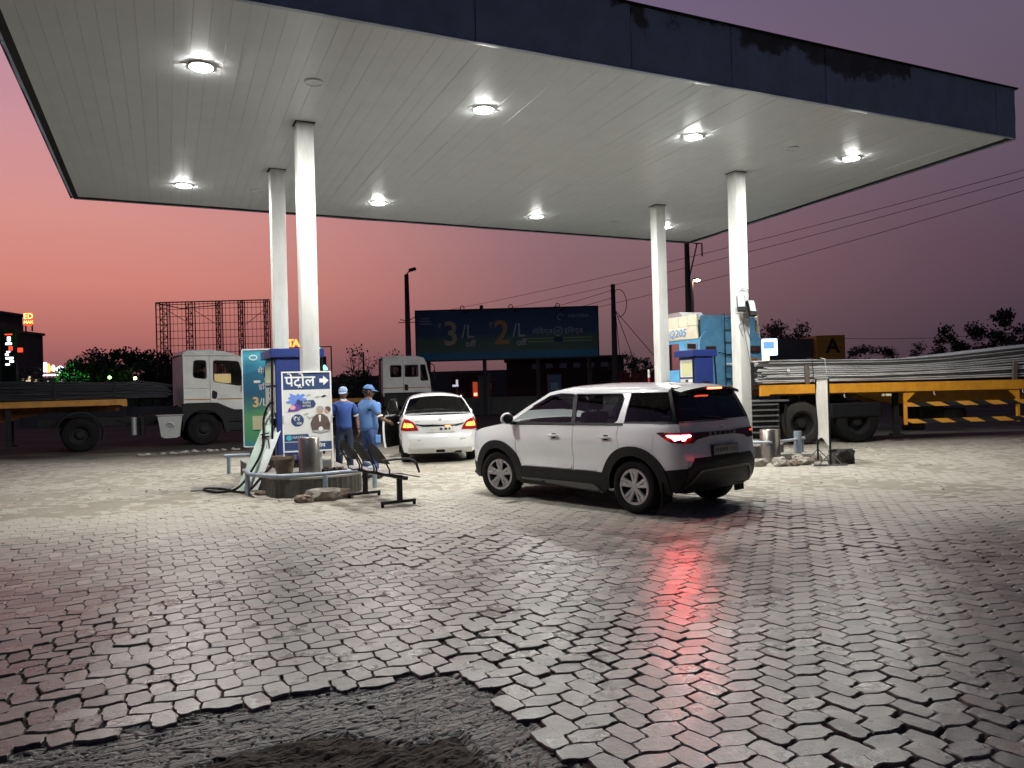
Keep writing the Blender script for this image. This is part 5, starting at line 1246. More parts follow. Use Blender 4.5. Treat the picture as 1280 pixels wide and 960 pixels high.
    def rp(y0,z0,y1,z1,r,n=6): return rrect(min(y0,y1),z0,max(y0,y1),z1,r,n)
    rear=[( -0.0,.75),(-ww,.75),(-ww,2.55)]+arc(-ww+.38,2.62,.38,180,95,6)[1:]+[(-ww+.45,3.0),(-.45,3.0)]+arc(-.38,2.62,.38,85,0,6)
    bm=nb(); add_prism(bm,rear,'x',0,.10); obj('rear_wall',bm,cab_blue,cE,smooth=True,angle=40)
    bm=nb(); add_prism(bm,[(-.12,2.9),(-ww+.12,2.9),(-ww+.12,3.42),(-.12,3.42)],'x',.10,.32); obj('rear_fairing',bm,cab_blue,cE)
    # side walls
    for y,sg in ((0,1),(-ww,-1)):
        bm=nb(); M_=lambda x,z,o_,y=y,sg=sg:(x,y+sg*o_,z)
        win=[(.95,1.95),(1.62,1.95),(1.62,2.70),(1.02,2.70)]
        panel(bm,[(.10,.75),(2.3,.75),(2.3,2.8),(.10,2.8)],M_,.3,-.02,.04,holes=[win]); obj('side_wall',bm,sky_blue,cE)
        bm=nb(); panel(bm,win,M_,.5,-.04); obj('side_window',bm,tint_glass if sg>0 else black_plastic,cE)  # far pane is opaque black, standing in for a shaded interior
        bm=nb(); panel(bm,[(.0+.12,2.48),(.62,2.52),(.62,2.70),(.12,2.66)],M_,.3,.004,.01); obj('vent_frame',bm,silver,cE)
        bm=nb(); panel(bm,[(.17,2.50),(.57,2.54),(.57,2.67),(.17,2.64)],M_,.3,.008,.01); obj('vent_pane',bm,black_plastic,cE)
        bm=nb(); panel(bm,[(.05,2.79),(2.3,2.79),(2.3,3.16),(.10,3.14)],M_,.3,.01,.03); obj('cream_board',bm,cream,cE)
        for k in range(5):
            bm=nb(); x0=.10+k*.44; panel(bm,[(x0+.008,3.15),(x0+.432,3.16),(x0+.432,3.45),(x0+.008,3.45)],M_,.3,.0,.05); obj('roof_board',bm,cream,cE)
    bm=nb(); add_box(bm,(.12,-ww+.02,3.30),(2.3,-.04,3.38)); obj('roof',bm,cream,cE)
    bm=nb(); add_prism(bm,[(1.0,3.45),(1.15,3.60),(1.75,3.60),(1.95,3.45)],'y',-.9,-.15); obj('roof_hatch',bm,silver,cE)
    bm=nb(); add_box(bm,(2.25,-ww,.75),(2.3,-.021,1.8)); obj('front_wall',bm,sky_blue,cE)
    bm=nb(); add_box(bm,(.12,-ww+.05,1.0),(2.2,-.05,1.3)); obj('cab_floor',bm,seat_m,cE)
    bm=nb(); add_box(bm,(.7,-1.2,1.31),(2.15,-1.15,2.85),.01); obj('sky_block_panel',bm,seat_m,cE)  # dark panel added to keep the sky from showing through the side window
    bm=nb(); add_box(bm,(2.22,-ww+.05,1.81),(2.26,-.05,2.85),.01); obj('windscreen',bm,win_dark,cE)  # opaque dark box added so no sky shows through the cab front
    bm=nb(); add_box(bm,(.13,-ww+.06,2.86),(2.2,-.06,2.9)); obj('headlining',bm,seat_m,cE)
    text_obj('registration_lettering','4Q205',.30,MATS['sky_letter'] if 'sky_letter' in MATS else mat('sky_letter',(.12,.30,.50),.5),cE,(1.12,.025,2.97),(R(90),0,R(180)),extrude=.003,sx=1.25,shear=.2,offset=.004)
    # ladder, lamps, plate, stays on the rear wall
    for y in (-.78,-1.02):
        bm=nb(); add_tube(bm,[(-.06,y,1.2),(-.06,y,3.45),(.15,y,3.47)],.014,6); obj('ladder_rail',bm,dark_steel,cE)
    for k in range(7):
        bm=nb(); add_cyl(bm,(-.06,-1.02,1.35+k*.33),(-.06,-.78,1.35+k*.33),.014,n=6); obj('ladder_rung',bm,dark_steel,cE)
    for y in (-.33,-1.80):
        bm=nb(); add_box(bm,(-.09,y-.15,2.38),(-.001,y+.15,2.56),.02); l=obj('rear_lamp',bm,black_plastic,cE)
        bm=nb(); add_box(bm,(-.105,y-.12,2.40),(-.091,y+.12,2.54),.006); obj('lamp_lens',bm,lamp_red,l)
    bm=nb(); add_box(bm,(-.02,-1.95,1.95),(-.002,-1.58,2.22)); pl=obj('warning_plate',bm,dull_yellow,cE)
    text_obj('plate_lettering','गािड',.11,ink,pl,(-.022,-1.765,2.15),(R(90),0,R(-90)),extrude=.001); text_obj('plate_lettering','दूरी',.11,ink,pl,(-.022,-1.765,2.03),(R(90),0,R(-90)),extrude=.001)
    bm=nb(); add_tube(bm,[(-.05,-.55,2.40),(-.1,-.9,2.32),(-.1,-1.3,2.25),(-.04,-1.6,2.26)],.012,5); obj('cable',bm,black_rubber,cE)
    bm=nb(); add_tube(bm,[(-.05,-1.2,1.35),(-.2,-1.5,1.0),(-.25,-1.9,1.3),(-.1,-1.4,1.75)],.018,6); obj('air_hose',bm,black_rubber,cE)
    for x in (.55,1.8):
        for y in (-.15,-ww+.15): truck_wheel(cE,x,y,.5,.28,1 if y>-1 else -1)
    Lo=thing('steel_bar_load','long pale steel bars stacked on the yellow edged flatbed at the right','bars',tuple(o),yaw)
    top=lambda s:sinterp([(-1.3,2.10),(.6,2.08),(2,2.05),(3.6,2.10),(5.6,2.28),(9.5,2.6)],s)
    rod_bundle('steel_bars',Lo,-1.12,9.6,-1.12,1.0,1.485,top,[bar_m,mat('steel_bars_mid',(.58,.58,.58),.5,.3,noise_amt=.5,noise_scale=3,stretch=(.6,6,6)),mat('steel_bars_dull',(.12,.115,.11),.6,.3,noise_amt=.5,noise_scale=3,stretch=(.6,6,6))],12,3,.019,5,step=.4)
    for x in (.62,.30):
        bm=nb(); zt=top(x)+.01
        add_tube(bm,[(x,-1.15,1.49),(x+.01,-1.17,1.75),(x-.01,-1.15,zt),(x,-.9,zt+.03)],.008,5); obj('binding_wire',bm,dark_steel if x<.5 else white_metal,Lo)
    bm=nb(); add_lathe(bm,[(.045,0),(.045,.006),(.0005,.008)],16,'y',center=(-.32,-1.20,1.83)); obj('bundle_tag',bm,plate_m,Lo)
build_right_truck()
# ---------------------------------------------------------------- pump islands and what stands on them
def sheet_mat():
    return mat('ribbed_dark_sheet',(.10,.095,.085),.55,.3,noise_amt=.5,noise_scale=5,bump=.2)
island_side=sheet_mat()
navy=mat('navy_blue_panel',(.018,.035,.17),.4,noise_amt=.2,noise_scale=3,rvar=.1)
navy2=mat('printed_navy',(.035,.065,.17),.5)
sign_white=mat('printed_white',(.74,.75,.72),.5,noise_amt=.06,noise_scale=5)
pure_white=mat('white_lettering',(.82,.82,.80),.5)
pipe_blue=mat('pale_blue_pipe',(.16,.22,.30),.45,noise_amt=.45,noise_scale=8,col2=(.30,.32,.34),bump=.1)
teal=mat('printed_teal',(.06,.42,.52),.5)
purple=mat('printed_purple',(.16,.07,.35),.5); blob=mat('printed_sky_blue',(.16,.28,.72),.5); pinkp=mat('printed_pink',(.8,.42,.42),.5)
brownp=mat('printed_brown',(.12,.085,.07),.6); skinp=mat('printed_skin',(.50,.34,.25),.6); greyp=mat('printed_grey',(.42,.42,.40),.6)
def island(a0,a1,b0,b1,label,rot=0):
    c=AB((a0+a1)/2,b0); T=thing('pump_island',label,'kerb',tuple(c),CY)
    w=(a1-a0)/2; L_=b1-b0; r=w*.8
    out=[]
    for k in range(13):
        t=math.pi+math.pi*k/12; out.append((w*math.cos(t),r+r*math.sin(t)))
    for k in range(13):
        t=math.pi*k/12; out.append((w*math.cos(t),L_-r+r*math.sin(t)))
    # corrugated skirt
    pts=[];P=out+[out[0]]
    for p,q in zip(P,P[1:]):
        d=math.hypot(q[0]-p[0],q[1]-p[1]); n=max(1,int(d/.03))
        for k in range(n): pts.append((p[0]+(q[0]-p[0])*k/n,p[1]+(q[1]-p[1])*k/n))
    bm=nb(); lo=[];hi=[];n=len(pts); cen=Vector((0,L_/2))
    for i,(x,y) in enumerate(pts):
        a=pts[i-1];b=pts[(i+1)%n]; nx,ny=(b[1]-a[1]),-(b[0]-a[0]); l=math.hypot(nx,ny) or 1
        o=.009 if i%3==0 else 0; lo.append(bm.verts.new((x+nx/l*o,y+ny/l*o,-.02))); hi.append(bm.verts.new((x+nx/l*o,y+ny/l*o,.285)))
    for i in range(n): bm.faces.new((lo[i],lo[(i+1)%n],hi[(i+1)%n],hi[i]))
    obj('kerb_skirt',bm,island_side,T)
    bm=nb(); add_prism(bm,[(x*1.01,(y-L_/2)*1.003+L_/2) for x,y in out],'z',.28,.31); obj('island_top',bm,concrete,T)
    return T
island(1.72,3.18,12.03,16.9,'dark ribbed kerb island with rounded end carrying the left dispenser')
island(10.6,12.05,11.9,16.9,'kerb island behind the white suv carrying the right dispenser')
def steel_bollard(a,b,z,r,h,label):
    T=thing('bollard',label,'bollard',tuple(AB(a,b,z)),0,'stainless steel bollards')
    bm=nb(); add_lathe(bm,[(r,0),(r,h-.01),(r-.008,h),(.0005,h+.002)],36); obj('bollard_tube',bm,steel,T,smooth=True,angle=40)
steel_bollard(2.30,12.26,.31,.16,.60,'stainless steel bollard in front of the petrol sign board')
steel_bollard(11.06,11.62,0,.19,.64,'stainless steel bollard on the ground right of the white suv')
def rail(label,path,posts,r=.032,z=.37,m=None,postr=.038):
    T=thing('guard_rail',label,'rail',(path[0][0],path[0][1],0)); o=T.location
    P=smooth_line(path,12)
    bm=nb(); add_tube(bm,[(x-o.x,y-o.y,z) for x,y in P],r,10); obj('rail_pipe',bm,m or pipe_blue,T,smooth=True,angle=60)
    for x,y in posts:
        bm=nb(); add_cyl(bm,(x-o.x,y-o.y,-.03),(x-o.x,y-o.y,z-.01),postr,n=12); obj('post',bm,pipe_blue,T,smooth=True,angle=60)
g=lambda a,b:(AB(a,b).x,AB(a,b).y)
rail('curved blue pipe rail around the front of the left pump island',[g(1.45,13.3),g(1.45,12.5),g(1.75,11.95),g(2.4,11.82),g(3.1,12.0),g(3.42,12.5),g(3.45,13.3)],[g(1.46,12.95),g(2.45,11.83),g(3.43,12.65)])
rail('short blue pipe rail behind the left pump island',[(-5.85,15.75),(-5.55,15.82),(-4.7,15.65),(-4.2,15.6)],[(-5.78,15.77),(-4.3,15.6)])
rail('pale blue pipe rail beside the right steel bollard',[(4.5,15.05),(5.0,15.05),(5.5,15.45),(5.95,15.95)],[(5.88,15.9)],m=mat('pale_pipe',(.34,.38,.42),.4,noise_amt=.3),r=.03,z=.40)
def right_post():
    T=thing('blue_post','thick blue post set in a broken concrete slab right of the steel bollard','post',(5.72,15.7,0))
    bm=nb(); add_cyl(bm,(0,0,-.02),(.01,0,.56),.075,n=16); obj('post_tube',bm,pipe_blue,T,smooth=True,angle=50)
    bm=nb(); bmesh.ops.create_cube(bm,size=1); bmesh.ops.subdivide_edges(bm,edges=bm.edges[:],cuts=4,use_grid_fill=True)
    for v in bm.verts:
        v.co=Vector((v.co.x*.75,v.co.y*.5,v.co.z*.14+.05)); v.co+=Vector((noise.noise(v.co*6),noise.noise(v.co*6+Vector((5,0,0))),noise.noise(v.co*7)*.5))*.05
    obj('footing',bm,concrete,T)
right_post()
# --- dispensers
disp_white=mat('dispenser_face',(.62,.62,.58),.4,noise_amt=.1)
screen=mat('dispenser_screen',(.55,.55,.30),.2,emit=(.6,.62,.3),estr=.12)
def dispenser(a0,a1,b0,b1,ztop,label,right=False):
    c=AB((a0+a1)/2,(b0+b1)/2,.31); T=thing('fuel_dispenser',label,'pump',tuple(c),CY,'fuel dispensers on the islands'); w=(a1-a0)/2; d=(b1-b0)/2; H=ztop-.31
    bm=nb(); add_box(bm,(-w+.03,-d,.12),(w-.03,d,H-.16),.015); obj('cabinet',bm,navy,T)
    bm=nb(); add_box(bm,(-w,-d+.03,0),(w,d-.03,.12)); obj('plinth',bm,dark_steel,T)
    ov=.08 if right else .05
    bm=nb(); add_box(bm,(-w-ov,-d-.04,H-.155),(w+.06,d+.04,H),.012); obj('header',bm,navy,T)
    for sg in (-1,1):
        x=sg*(w-.028)
        bm=nb(); add_box(bm,(x-.012,-d+.06,H-.62),(x+.012,d-.06,H-.22)) ; f=obj('display_bezel',bm,disp_white,T)
        bm=nb(); add_box(bm,(x-.016,-d+.14,H-.58),(x+.016,d-.14,H-.28)); obj('screen',bm,screen,f)
        bm=nb(); add_box(bm,(x-.014,-d+.06,H-1.10),(x+.014,d-.06,H-.66)); f=obj('keypad_panel',bm,disp_white,T)
        for k in range(4):
            bm=nb(); add_box(bm,(x-.02,-.05,H-1.04+k*.1),(x+.02,.05,H-.97+k*.1),.01); obj('product_label',bm,ink,f)
            bm=nb(); add_box(bm,(x-.018,-d+.1,H-1.03+k*.1),(x+.018,-.1,H-.985+k*.1)); obj('label_strip',bm,pure_white,f)
        bm=nb(); add_box(bm,(x-.05,-d+.08,H-1.5),(x+.05,-d+.2,H-1.2),.02); obj('nozzle_boot',bm,black_plastic,T)
        # hose from the header arm, with nozzle
        y=-d+.02
        bm=nb(); add_tube(bm,[(sg*(w+.02),y,H-.16),(sg*(w+.03),y-.02,H-.6),(sg*(w+.05),y-.03,.55),(sg*(w+.02),y,.22),(sg*(w-.0),y+.1,.35),(sg*(w),y+.12,.8)],.02,8); obj('hose',bm,black_rubber,T,smooth=True)
        bm=nb(); add_tube(bm,[(sg*(w+.02),y+.12,.75),(sg*(w+.03),y+.12,.95),(sg*(w+.01),y+.14,1.02)],.022,8); add_tube(bm,[(sg*(w+.05),y+.12,.78),(sg*(w+.07),y+.12,.9),(sg*(w+.03),y+.12,.97)],.01,6); obj('nozzle',bm,silver,T)['kind']='stuff'
    # card reader and payment box on the end face
    bm=nb(); add_box(bm,(-.06,-d-.07,H-1.02),(.10,-d-.002,H-.72),.015); cr=obj('card_reader',bm,black_plastic,T)
    bm=nb(); add_box(bm,(-.03,-d-.078,H-.86),(.05,-d-.0705,H-.78)); obj('reader_label',bm,pure_white,cr)
    bm=nb(); add_box(bm,(.14,-d-.05,H-1.04),(.28,-d-.002,H-.82),.01); obj('junction_box',bm,MATS['grey_steel'],T)
    return T
dispenser(2.02,2.82,13.75,14.95,2.37,'dark blue fuel dispenser on the left island behind the petrol sign board')
dispenser(11.32,11.90,14.2,14.8,2.34,'dark blue fuel dispenser on the right island in front of the blue truck cab',True)
# --- petrol sign board
def petrol_sign():
    c=AB(2.34,12.50,.31); T=thing('petrol_sign','white and navy petrol sign board with an arrow and a printed couple on a scooter','sign',tuple(c),.30)
    w=.385; lean=R(-6)
    def Q(o): o.rotation_euler=(lean,0,0); return o
    Q1=thing('board',None,None,(0,0,.0)); Q1.parent=T; Q1.rotation_euler=(lean,0,R(0))
    z0,z1=.36,1.64
    bm=nb(); add_box(bm,(-w+.02,-.008,z0+.02),(w-.02,.008,z1-.02)); obj('face_sheet',bm,sign_white,Q1)
    for a,b in (((-w,-.02,z0-.0),(-w+.022,.02,z1)),((w-.022,-.02,z0),(w,.02,z1)),((-w+.0225,-.02,z1-.022),(w-.0225,.02,z1)),((-w+.0225,-.02,z0),(w-.0225,.02,z0+.022))):
        bm=nb(); add_box(bm,a,b); obj('frame_bar',bm,pure_white,Q1)
    P=lambda x,z,o:(x,-.0095-o,z)
    def flat(name,pl,m,layer=0):
        bm=nb(); panel(bm,pl,P,.5,.0012*layer,.0012); return obj(name,bm,m,Q1)
    flat('header_print',[(-w+.024,1.35),(w-.024,1.35),(w-.024,z1-.024),(-w+.024,z1-.024)],navy2)
    # lettering: matras placed by hand as Blender does not shape the script
    text_obj('lettering','पेटोल',.235,pure_white,Q1,(-.10,-.0125,1.478),(R(90),0,0),extrude=.001,offset=.004,sx=.98)
    bm=nb(); add_tube(bm,[(-.135,-.0125,1.375),(-.108,-.0125,1.405),(-.08,-.0125,1.375)],.008,5); obj('lettering_stroke',bm,pure_white,Q1)
    flat('arrow',[(.20,1.455),(.26,1.455),(.26,1.41),(.345,1.488),(.26,1.566),(.26,1.52),(.20,1.52)],pure_white,2)
    def circ(x,z,r,n=20,sx=1): return [(x+r*sx*math.cos(2*math.pi*k/n),z+r*math.sin(2*math.pi*k/n)) for k in range(n)]
    sp=[]
    for k in range(26):
        t=2*math.pi*k/26; rr=.115+.028*math.sin(k*2.3)+.018*math.sin(k*5.1); sp.append((-.155+rr*1.25*math.cos(t),1.185+rr*.85*math.sin(t)))
    flat('paint_splash',sp,blob,1)
    flat('message_tag',[(-.13,1.035),(.10,1.06),(.135,1.12),(.10,1.18),(-.13,1.165)],navy2,2)
    flat('megaphone',[(-.30,1.0),(-.28,1.06),(-.19,1.12),(-.13,1.2),(-.09,1.04),(-.16,1.005)],purple,3)
    flat('megaphone_mouth',circ(-.13,1.15,.045,16,.7),navy2,4)
    flat('hand_print',circ(-.225,1.065,.035,12,1.3),pinkp,4)
    text_obj('lettering','पेट्रोल',.052,pure_white,Q1,(-.01,-.0135,1.135),(R(90),0,0),extrude=.001); text_obj('lettering','पर पाएं',.052,pure_white,Q1,(-.01,-.0135,1.083),(R(90),0,0),extrude=.001)
    flat('round_badge',circ(-.155,.86,.098),navy2,1)
    text_obj('lettering','₹४',.10,pure_white,Q1,(-.165,-.0125,.885),(R(90),0,0),extrude=.001); text_obj('lettering','तक',.06,pure_white,Q1,(-.13,-.0125,.81),(R(90),0,0),extrude=.001)
    # printed riders (flat print)
    flat('rider_print',[(.06,.70),(.04,.80),(.08,.90),(.14,.95),(.24,.95),(.31,.90),(.345,.80),(.34,.68),(.30,.66),(.10,.66)],brownp,1)
    flat('rider_print',circ(.195,1.005,.052),skinp,2); flat('rider_print',circ(.305,1.0,.045),skinp,1)
    flat('rider_print',arc(.195,1.02,.062,0,180,10)+[(.135,1.0),(.25,1.0)][:0],greyp,3); flat('rider_print',arc(.315,1.02,.05,-60,150,8),brownp,2)
    flat('rider_print',[(.17,.935),(.21,.935),(.20,.83),(.18,.83)],pure_white,2)
    flat('scooter_print',[(.06,.69),(.16,.70),(.20,.72),(.24,.70),(.34,.69),(.34,.675),(.26,.66),(.19,.64),(.13,.66),(.06,.675)],greyp,3); flat('scooter_print',circ(.2,.715,.035,14),pure_white,4)
    for x,z in ((.02,1.27),(.16,1.24),(.26,1.25),(-.02,.97)): flat('kite_print',[(x-.05,z-.02),(x-.01,z-.035),(x+.05,z-.01),(x+.01,z+.005)],ink if x>.2 else greyp,1)
    flat('kite_print',[(-.02,.93),(.03,.86),(.10,.93),(.04,.90)],greyp,1)
    flat('logo_strip',[(-w+.024,.53),(-.02,.53),(.02,.58),(-.0,.64),(-w+.024,.64)],navy2,1)
    flat('logo_mark',circ(-.29,.585,.042),teal,2); text_obj('lettering','NAYARA',.052,pure_white,Q1,(-.135,-.0125,.59),(R(90),0,0),extrude=.001)
    flat('footer_print',[(-w+.024,z0+.024),(w-.024,z0+.024),(w-.024,.515),(-w+.024,.515)],navy2,1)
    text_obj('lettering','लियम',.085,pure_white,Q1,(.17,-.0125,.45),(R(90),0,0),extrude=.001,offset=.002)
    for sx in (-1,1):
        bm=nb(); add_box(bm,(sx*(w-.011)-.011,-.012,0),(sx*(w-.011)+.011,.012,z0-.001)); obj('leg',bm,pure_white,Q1)
        bm=nb(); add_tube(bm,[(sx*(w-.011),.03,.95),(sx*(w-.011),.46 if False else .30,.02)],.011,6); obj('rear_stay',bm,pure_white,T)
petrol_sign()
# --- printed banner
def banner():
    m=mat('banner_print',(.05,.3,.4),.5); nt=m.node_tree;N=nt.nodes;L=nt.links;p=N['Principled BSDF']
    tc=N.new('ShaderNodeTexCoord'); sp=N.new('ShaderNodeSeparateXYZ'); L.new(tc.outputs['Object'],sp.inputs[0])
    nz=N.new('ShaderNodeTexNoise'); nz.inputs['Scale'].default_value=2.2; L.new(tc.outputs['Object'],nz.inputs[0])
    a=N.new('ShaderNodeMath'); a.operation='MULTIPLY_ADD'; L.new(nz.outputs[0],a.inputs[0]); a.inputs[1].default_value=.35; L.new(sp.outputs[2],a.inputs[2])
    mr=N.new('ShaderNodeMapRange'); mr.inputs[1].default_value=.45; mr.inputs[2].default_value=2.4; L.new(a.outputs[0],mr.inputs[0])
    cr=N.new('ShaderNodeValToRGB'); e=cr.color_ramp.elements; e[0].position=0; e[0].color=(.03,.25,.42,1); e[1].position=1; e[1].color=(.03,.13,.20,1)
    for q,c in ((.09,(.08,.33,.16,1)),(.34,(.12,.36,.17,1)),(.42,(.06,.20,.20,1)),(.5,(.03,.12,.22,1)),(.78,(.03,.2,.32,1)),(.9,(.08,.45,.58,1))):
        x=e.new(q); x.color=c
    L.new(mr.outputs[0],cr.inputs[0]); L.new(cr.outputs[0],p.inputs['Base Color'])
    c=AB(2.08,15.28,.31); T=thing('roll_up_banner','tall teal and green printed banner standing left of the left dispenser','banner',tuple(c),CY-.38)
    w=.40
    bm=nb(); gr=[]
    for i in range(9):
        x=-w+2*w*i/8; gr.append([bm.verts.new((x,.012*math.sin(i*.9+j*.4),.32+1.80*j/10)) for j in range(11)])
    for i in range(8):
        for j in range(10): bm.faces.new((gr[i][j],gr[i+1][j],gr[i+1][j+1],gr[i][j+1]))
    obj('banner_cloth',bm,m,T,smooth=True)
    for a,b in (((-w-.02,-.015,.30),(-w+.0,.03,2.13)),((w,-.015,.30),(w+.02,.03,2.13)),((-w,-.015,2.12),(w,.03,2.145)),((-w,-.015,.29),(w,.03,.315))):
        bm=nb(); add_box(bm,a,b); obj('frame_bar',bm,pure_white,T)
    P=lambda x,z,o:(x,-.018-o,z)
    def flat(name,pl,mt,l=0):
        bm=nb(); panel(bm,pl,P,.5,.0012*l,.0012); obj(name,bm,mt,T)
    el=lambda x,z,r,s:[(x+r*s*math.cos(2*math.pi*k/20),z+r*math.sin(2*math.pi*k/20)) for k in range(20)]
    flat('logo_print',el(-.20,1.98,.055,1.5),pure_white); flat('logo_print',el(-.20,1.98,.03,2),teal,1)
    text_obj('lettering','सेिवंग्ज',.14,pure_white,T,(.07,-.020,1.72),(R(90),0,0),extrude=.001); text_obj('lettering','इिनंग्ज',.14,pure_white,T,(.07,-.020,1.42),(R(90),0,0),extrude=.001)
    flat('round_print',el(.06,1.57,.07,1),greyp)
    text_obj('numeral','3',.26,mat('printed_cream_yellow',(.75,.55,.25),.5),T,(-.17,-.020,1.13),(R(90),0,0),extrude=.001,offset=.008); text_obj('numeral','/L',.2,pure_white,T,(-.03,-.020,1.13),(R(90),0,0),extrude=.001)
    flat('message_box',[(-.24,.62),(.30,.62),(.30,.88),(-.24,.88)],mat('printed_pale_yellow',(.60,.60,.36),.5)); flat('message_picture',[(.08,.66),(.24,.66),(.24,.78),(.08,.78)],mat('printed_blue',(.1,.25,.55),.5),1)
    flat('switch_print',[(-.20,1.50),(-.08,1.50),(-.08,1.55),(-.20,1.55)],pure_white)
    for sx in (-1,1):
        bm=nb(); add_box(bm,(sx*.28-.03,-.02,0),(sx*.28+.03,.04,.289)); obj('foot',bm,MATS['rusty_foot'] if 'rusty_foot' in MATS else mat('rusty_foot',(.14,.10,.07),.8,noise_amt=.4),T)
banner()
# --- loose things at the left island
def island_clutter():
    # leaning pale panels
    T=thing('leaning_panels','pair of long pale greenish panels leaning against the left pump island','panel',(-4.55,12.75,0),.15)
    for k,(x0,m_) in enumerate(((0,mat('pale_green_sheet',(.50,.62,.54),.4,noise_amt=.15)),(.14,mat('pale_white_sheet',(.62,.66,.66),.4,noise_amt=.15)))):
        bm=nb(); a=Vector((x0,0,.02)); t=Vector((x0+.42,.75,1.28)); w=Vector((.20,-.05,0)); n_=Vector((0,-.02,.012))
        vs=[bm.verts.new(p) for p in (a,a+w,t+w,t,a+n_,a+w+n_,t+w+n_,t+n_)]
        for f in ((0,1,2,3),(4,5,6,7),(0,1,5,4),(1,2,6,5),(2,3,7,6),(3,0,4,7)): bm.faces.new([vs[i] for i in f])
        obj('panel_sheet',bm,m_,T)
    H=thing('loose_hose','black fuel hose looping from the left dispenser down to the ground','hose',(-4.5,12.8,0))
    o=Vector((-4.5,12.8,0))
    pts=[(-4.05,13.62,1.35),(-4.15,13.4,1.45),(-4.25,13.3,1.2),(-4.22,13.1,.7),(-4.30,12.75,.35),(-4.45,12.5,.1),(-4.8,12.6,.03),(-5.15,12.95,.03),(-5.2,13.15,.03),(-4.9,13.05,.03),(-4.5,12.6,.03),(-4.25,12.45,.06),(-4.1,12.8,.3),(-4.0,13.3,.5)]
    P=[Vector(p)-o for p in pts]; S=[]
    for i in range(len(P)-1):
        p0=P[max(0,i-1)];p1=P[i];p2=P[i+1];p3=P[min(len(P)-1,i+2)]
        for k in range(6):
            t=k/6; S.append(.5*((2*p1)+(-p0+p2)*t+(2*p0-5*p1+4*p2-p3)*t*t+(-p0+3*p1-3*p2+p3)*t**3))
    bm=nb(); add_tube(bm,S,.02,8); obj('hose_tube',bm,black_rubber,H,smooth=True)
    bm=nb(); add_tube(bm,[P[0],P[0]+Vector((.03,-.02,-.22)),P[0]+Vector((.06,-.02,-.34))],.028,8); obj('nozzle_grip',bm,black_plastic,H,smooth=True)
    E=thing('fire_extinguisher','small red fire extinguisher standing behind the leaning pale panels','extinguisher',tuple(AB(1.82,13.75,.31)))
    bm=nb(); add_lathe(bm,[(.06,0),(.065,.02),(.065,.36),(.05,.42),(.022,.45),(.018,.56)],20); obj('cylinder_body',bm,mat('extinguisher_red',(.42,.02,.03),.35,coat=.5),E,smooth=True)
    bm=nb(); add_box(bm,(-.02,-.02,.55),(.10,.02,.58),.005); add_box(bm,(-.05,-.015,.60),(.10,.015,.62),rot=Matrix.Rotation(-.2,3,'Y')); add_cyl(bm,(0,0,.54),(0,0,.61),.02,n=8); obj('valve_handle',bm,black_plastic,E)['kind']='stuff'
    bm=nb(); add_tube(bm,[(.02,-.03,.57),(.11,-.05,.5),(.12,-.05,.2)],.012,6); obj('discharge_hose',bm,black_rubber,E)
    Pt=thing('clay_pot','weathered brown pot left of the steel bollard','pot',tuple(AB(1.98,12.62,.31)))
    bm=nb(); add_lathe(bm,[(.10,0),(.12,.02),(.155,.20),(.165,.25),(.19,.26),(.19,.31),(.165,.31),(.14,.22),(.0005,.20)],24); obj('pot_shell',bm,mat('weathered_clay',(.25,.19,.13),.85,noise_amt=.5,noise_scale=8,bump=.3),Pt,smooth=True)
    Cr=thing('black_crate','low black tray of nozzle parts at the feet of the petrol sign board','tray',tuple(AB(2.72,12.42,.31)),CY)
    bm=nb(); add_box(bm,(-.18,-.10,0),(.18,.10,.02)); 
    for a,b in (((-.18,-.10,.02),(.18,-.085,.07)),((-.18,.085,.02),(.18,.10,.07))): add_box(bm,a,b)
    obj('tray_body',bm,black_plastic,Cr)['kind']='stuff'
    rng=random.Random(4)
    for k in range(7):
        bm=nb(); bmesh.ops.create_icosphere(bm,subdivisions=1,radius=.035); 
        for v in bm.verts: v.co=v.co*(1+.4*noise.noise(v.co*30+Vector((k,0,0))))+Vector((-.14+k*.046,rng.uniform(-.04,.04),.07))
        obj('metal_part',bm,dark_steel if k%2 else mat('dark_red_part_%d'%k,(.10,.03,.04),.5),Cr)
    B=thing('black_mat','flat grey mat lying on the ground left of the left island','mat',(-5.15,13.28,0),.25)
    bm=nb(); add_box(bm,(-.32,-.22,.004),(.32,.22,.022),.004); obj('mat_sheet',bm,MATS['grey_steel'],B)
    Bx=thing('dark_lid','dark blue lid lying on the left island beside the steel bollard','lid',tuple(AB(1.95,12.28,.312)),.3)
    bm=nb(); add_box(bm,(-.2,-.12,0),(.2,.12,.04),.01); obj('lid_sheet',bm,mat('slate_plastic',(.05,.07,.085),.5),Bx)
    tray=thing('grey_box','small grey box on the left island between dispenser and sign','box',tuple(AB(2.75,13.2,.311)),CY)
    bm=nb(); add_box(bm,(-.12,-.1,0),(.12,.1,.16),.01); obj('box_body',bm,MATS['grey_steel'],tray)
island_clutter()
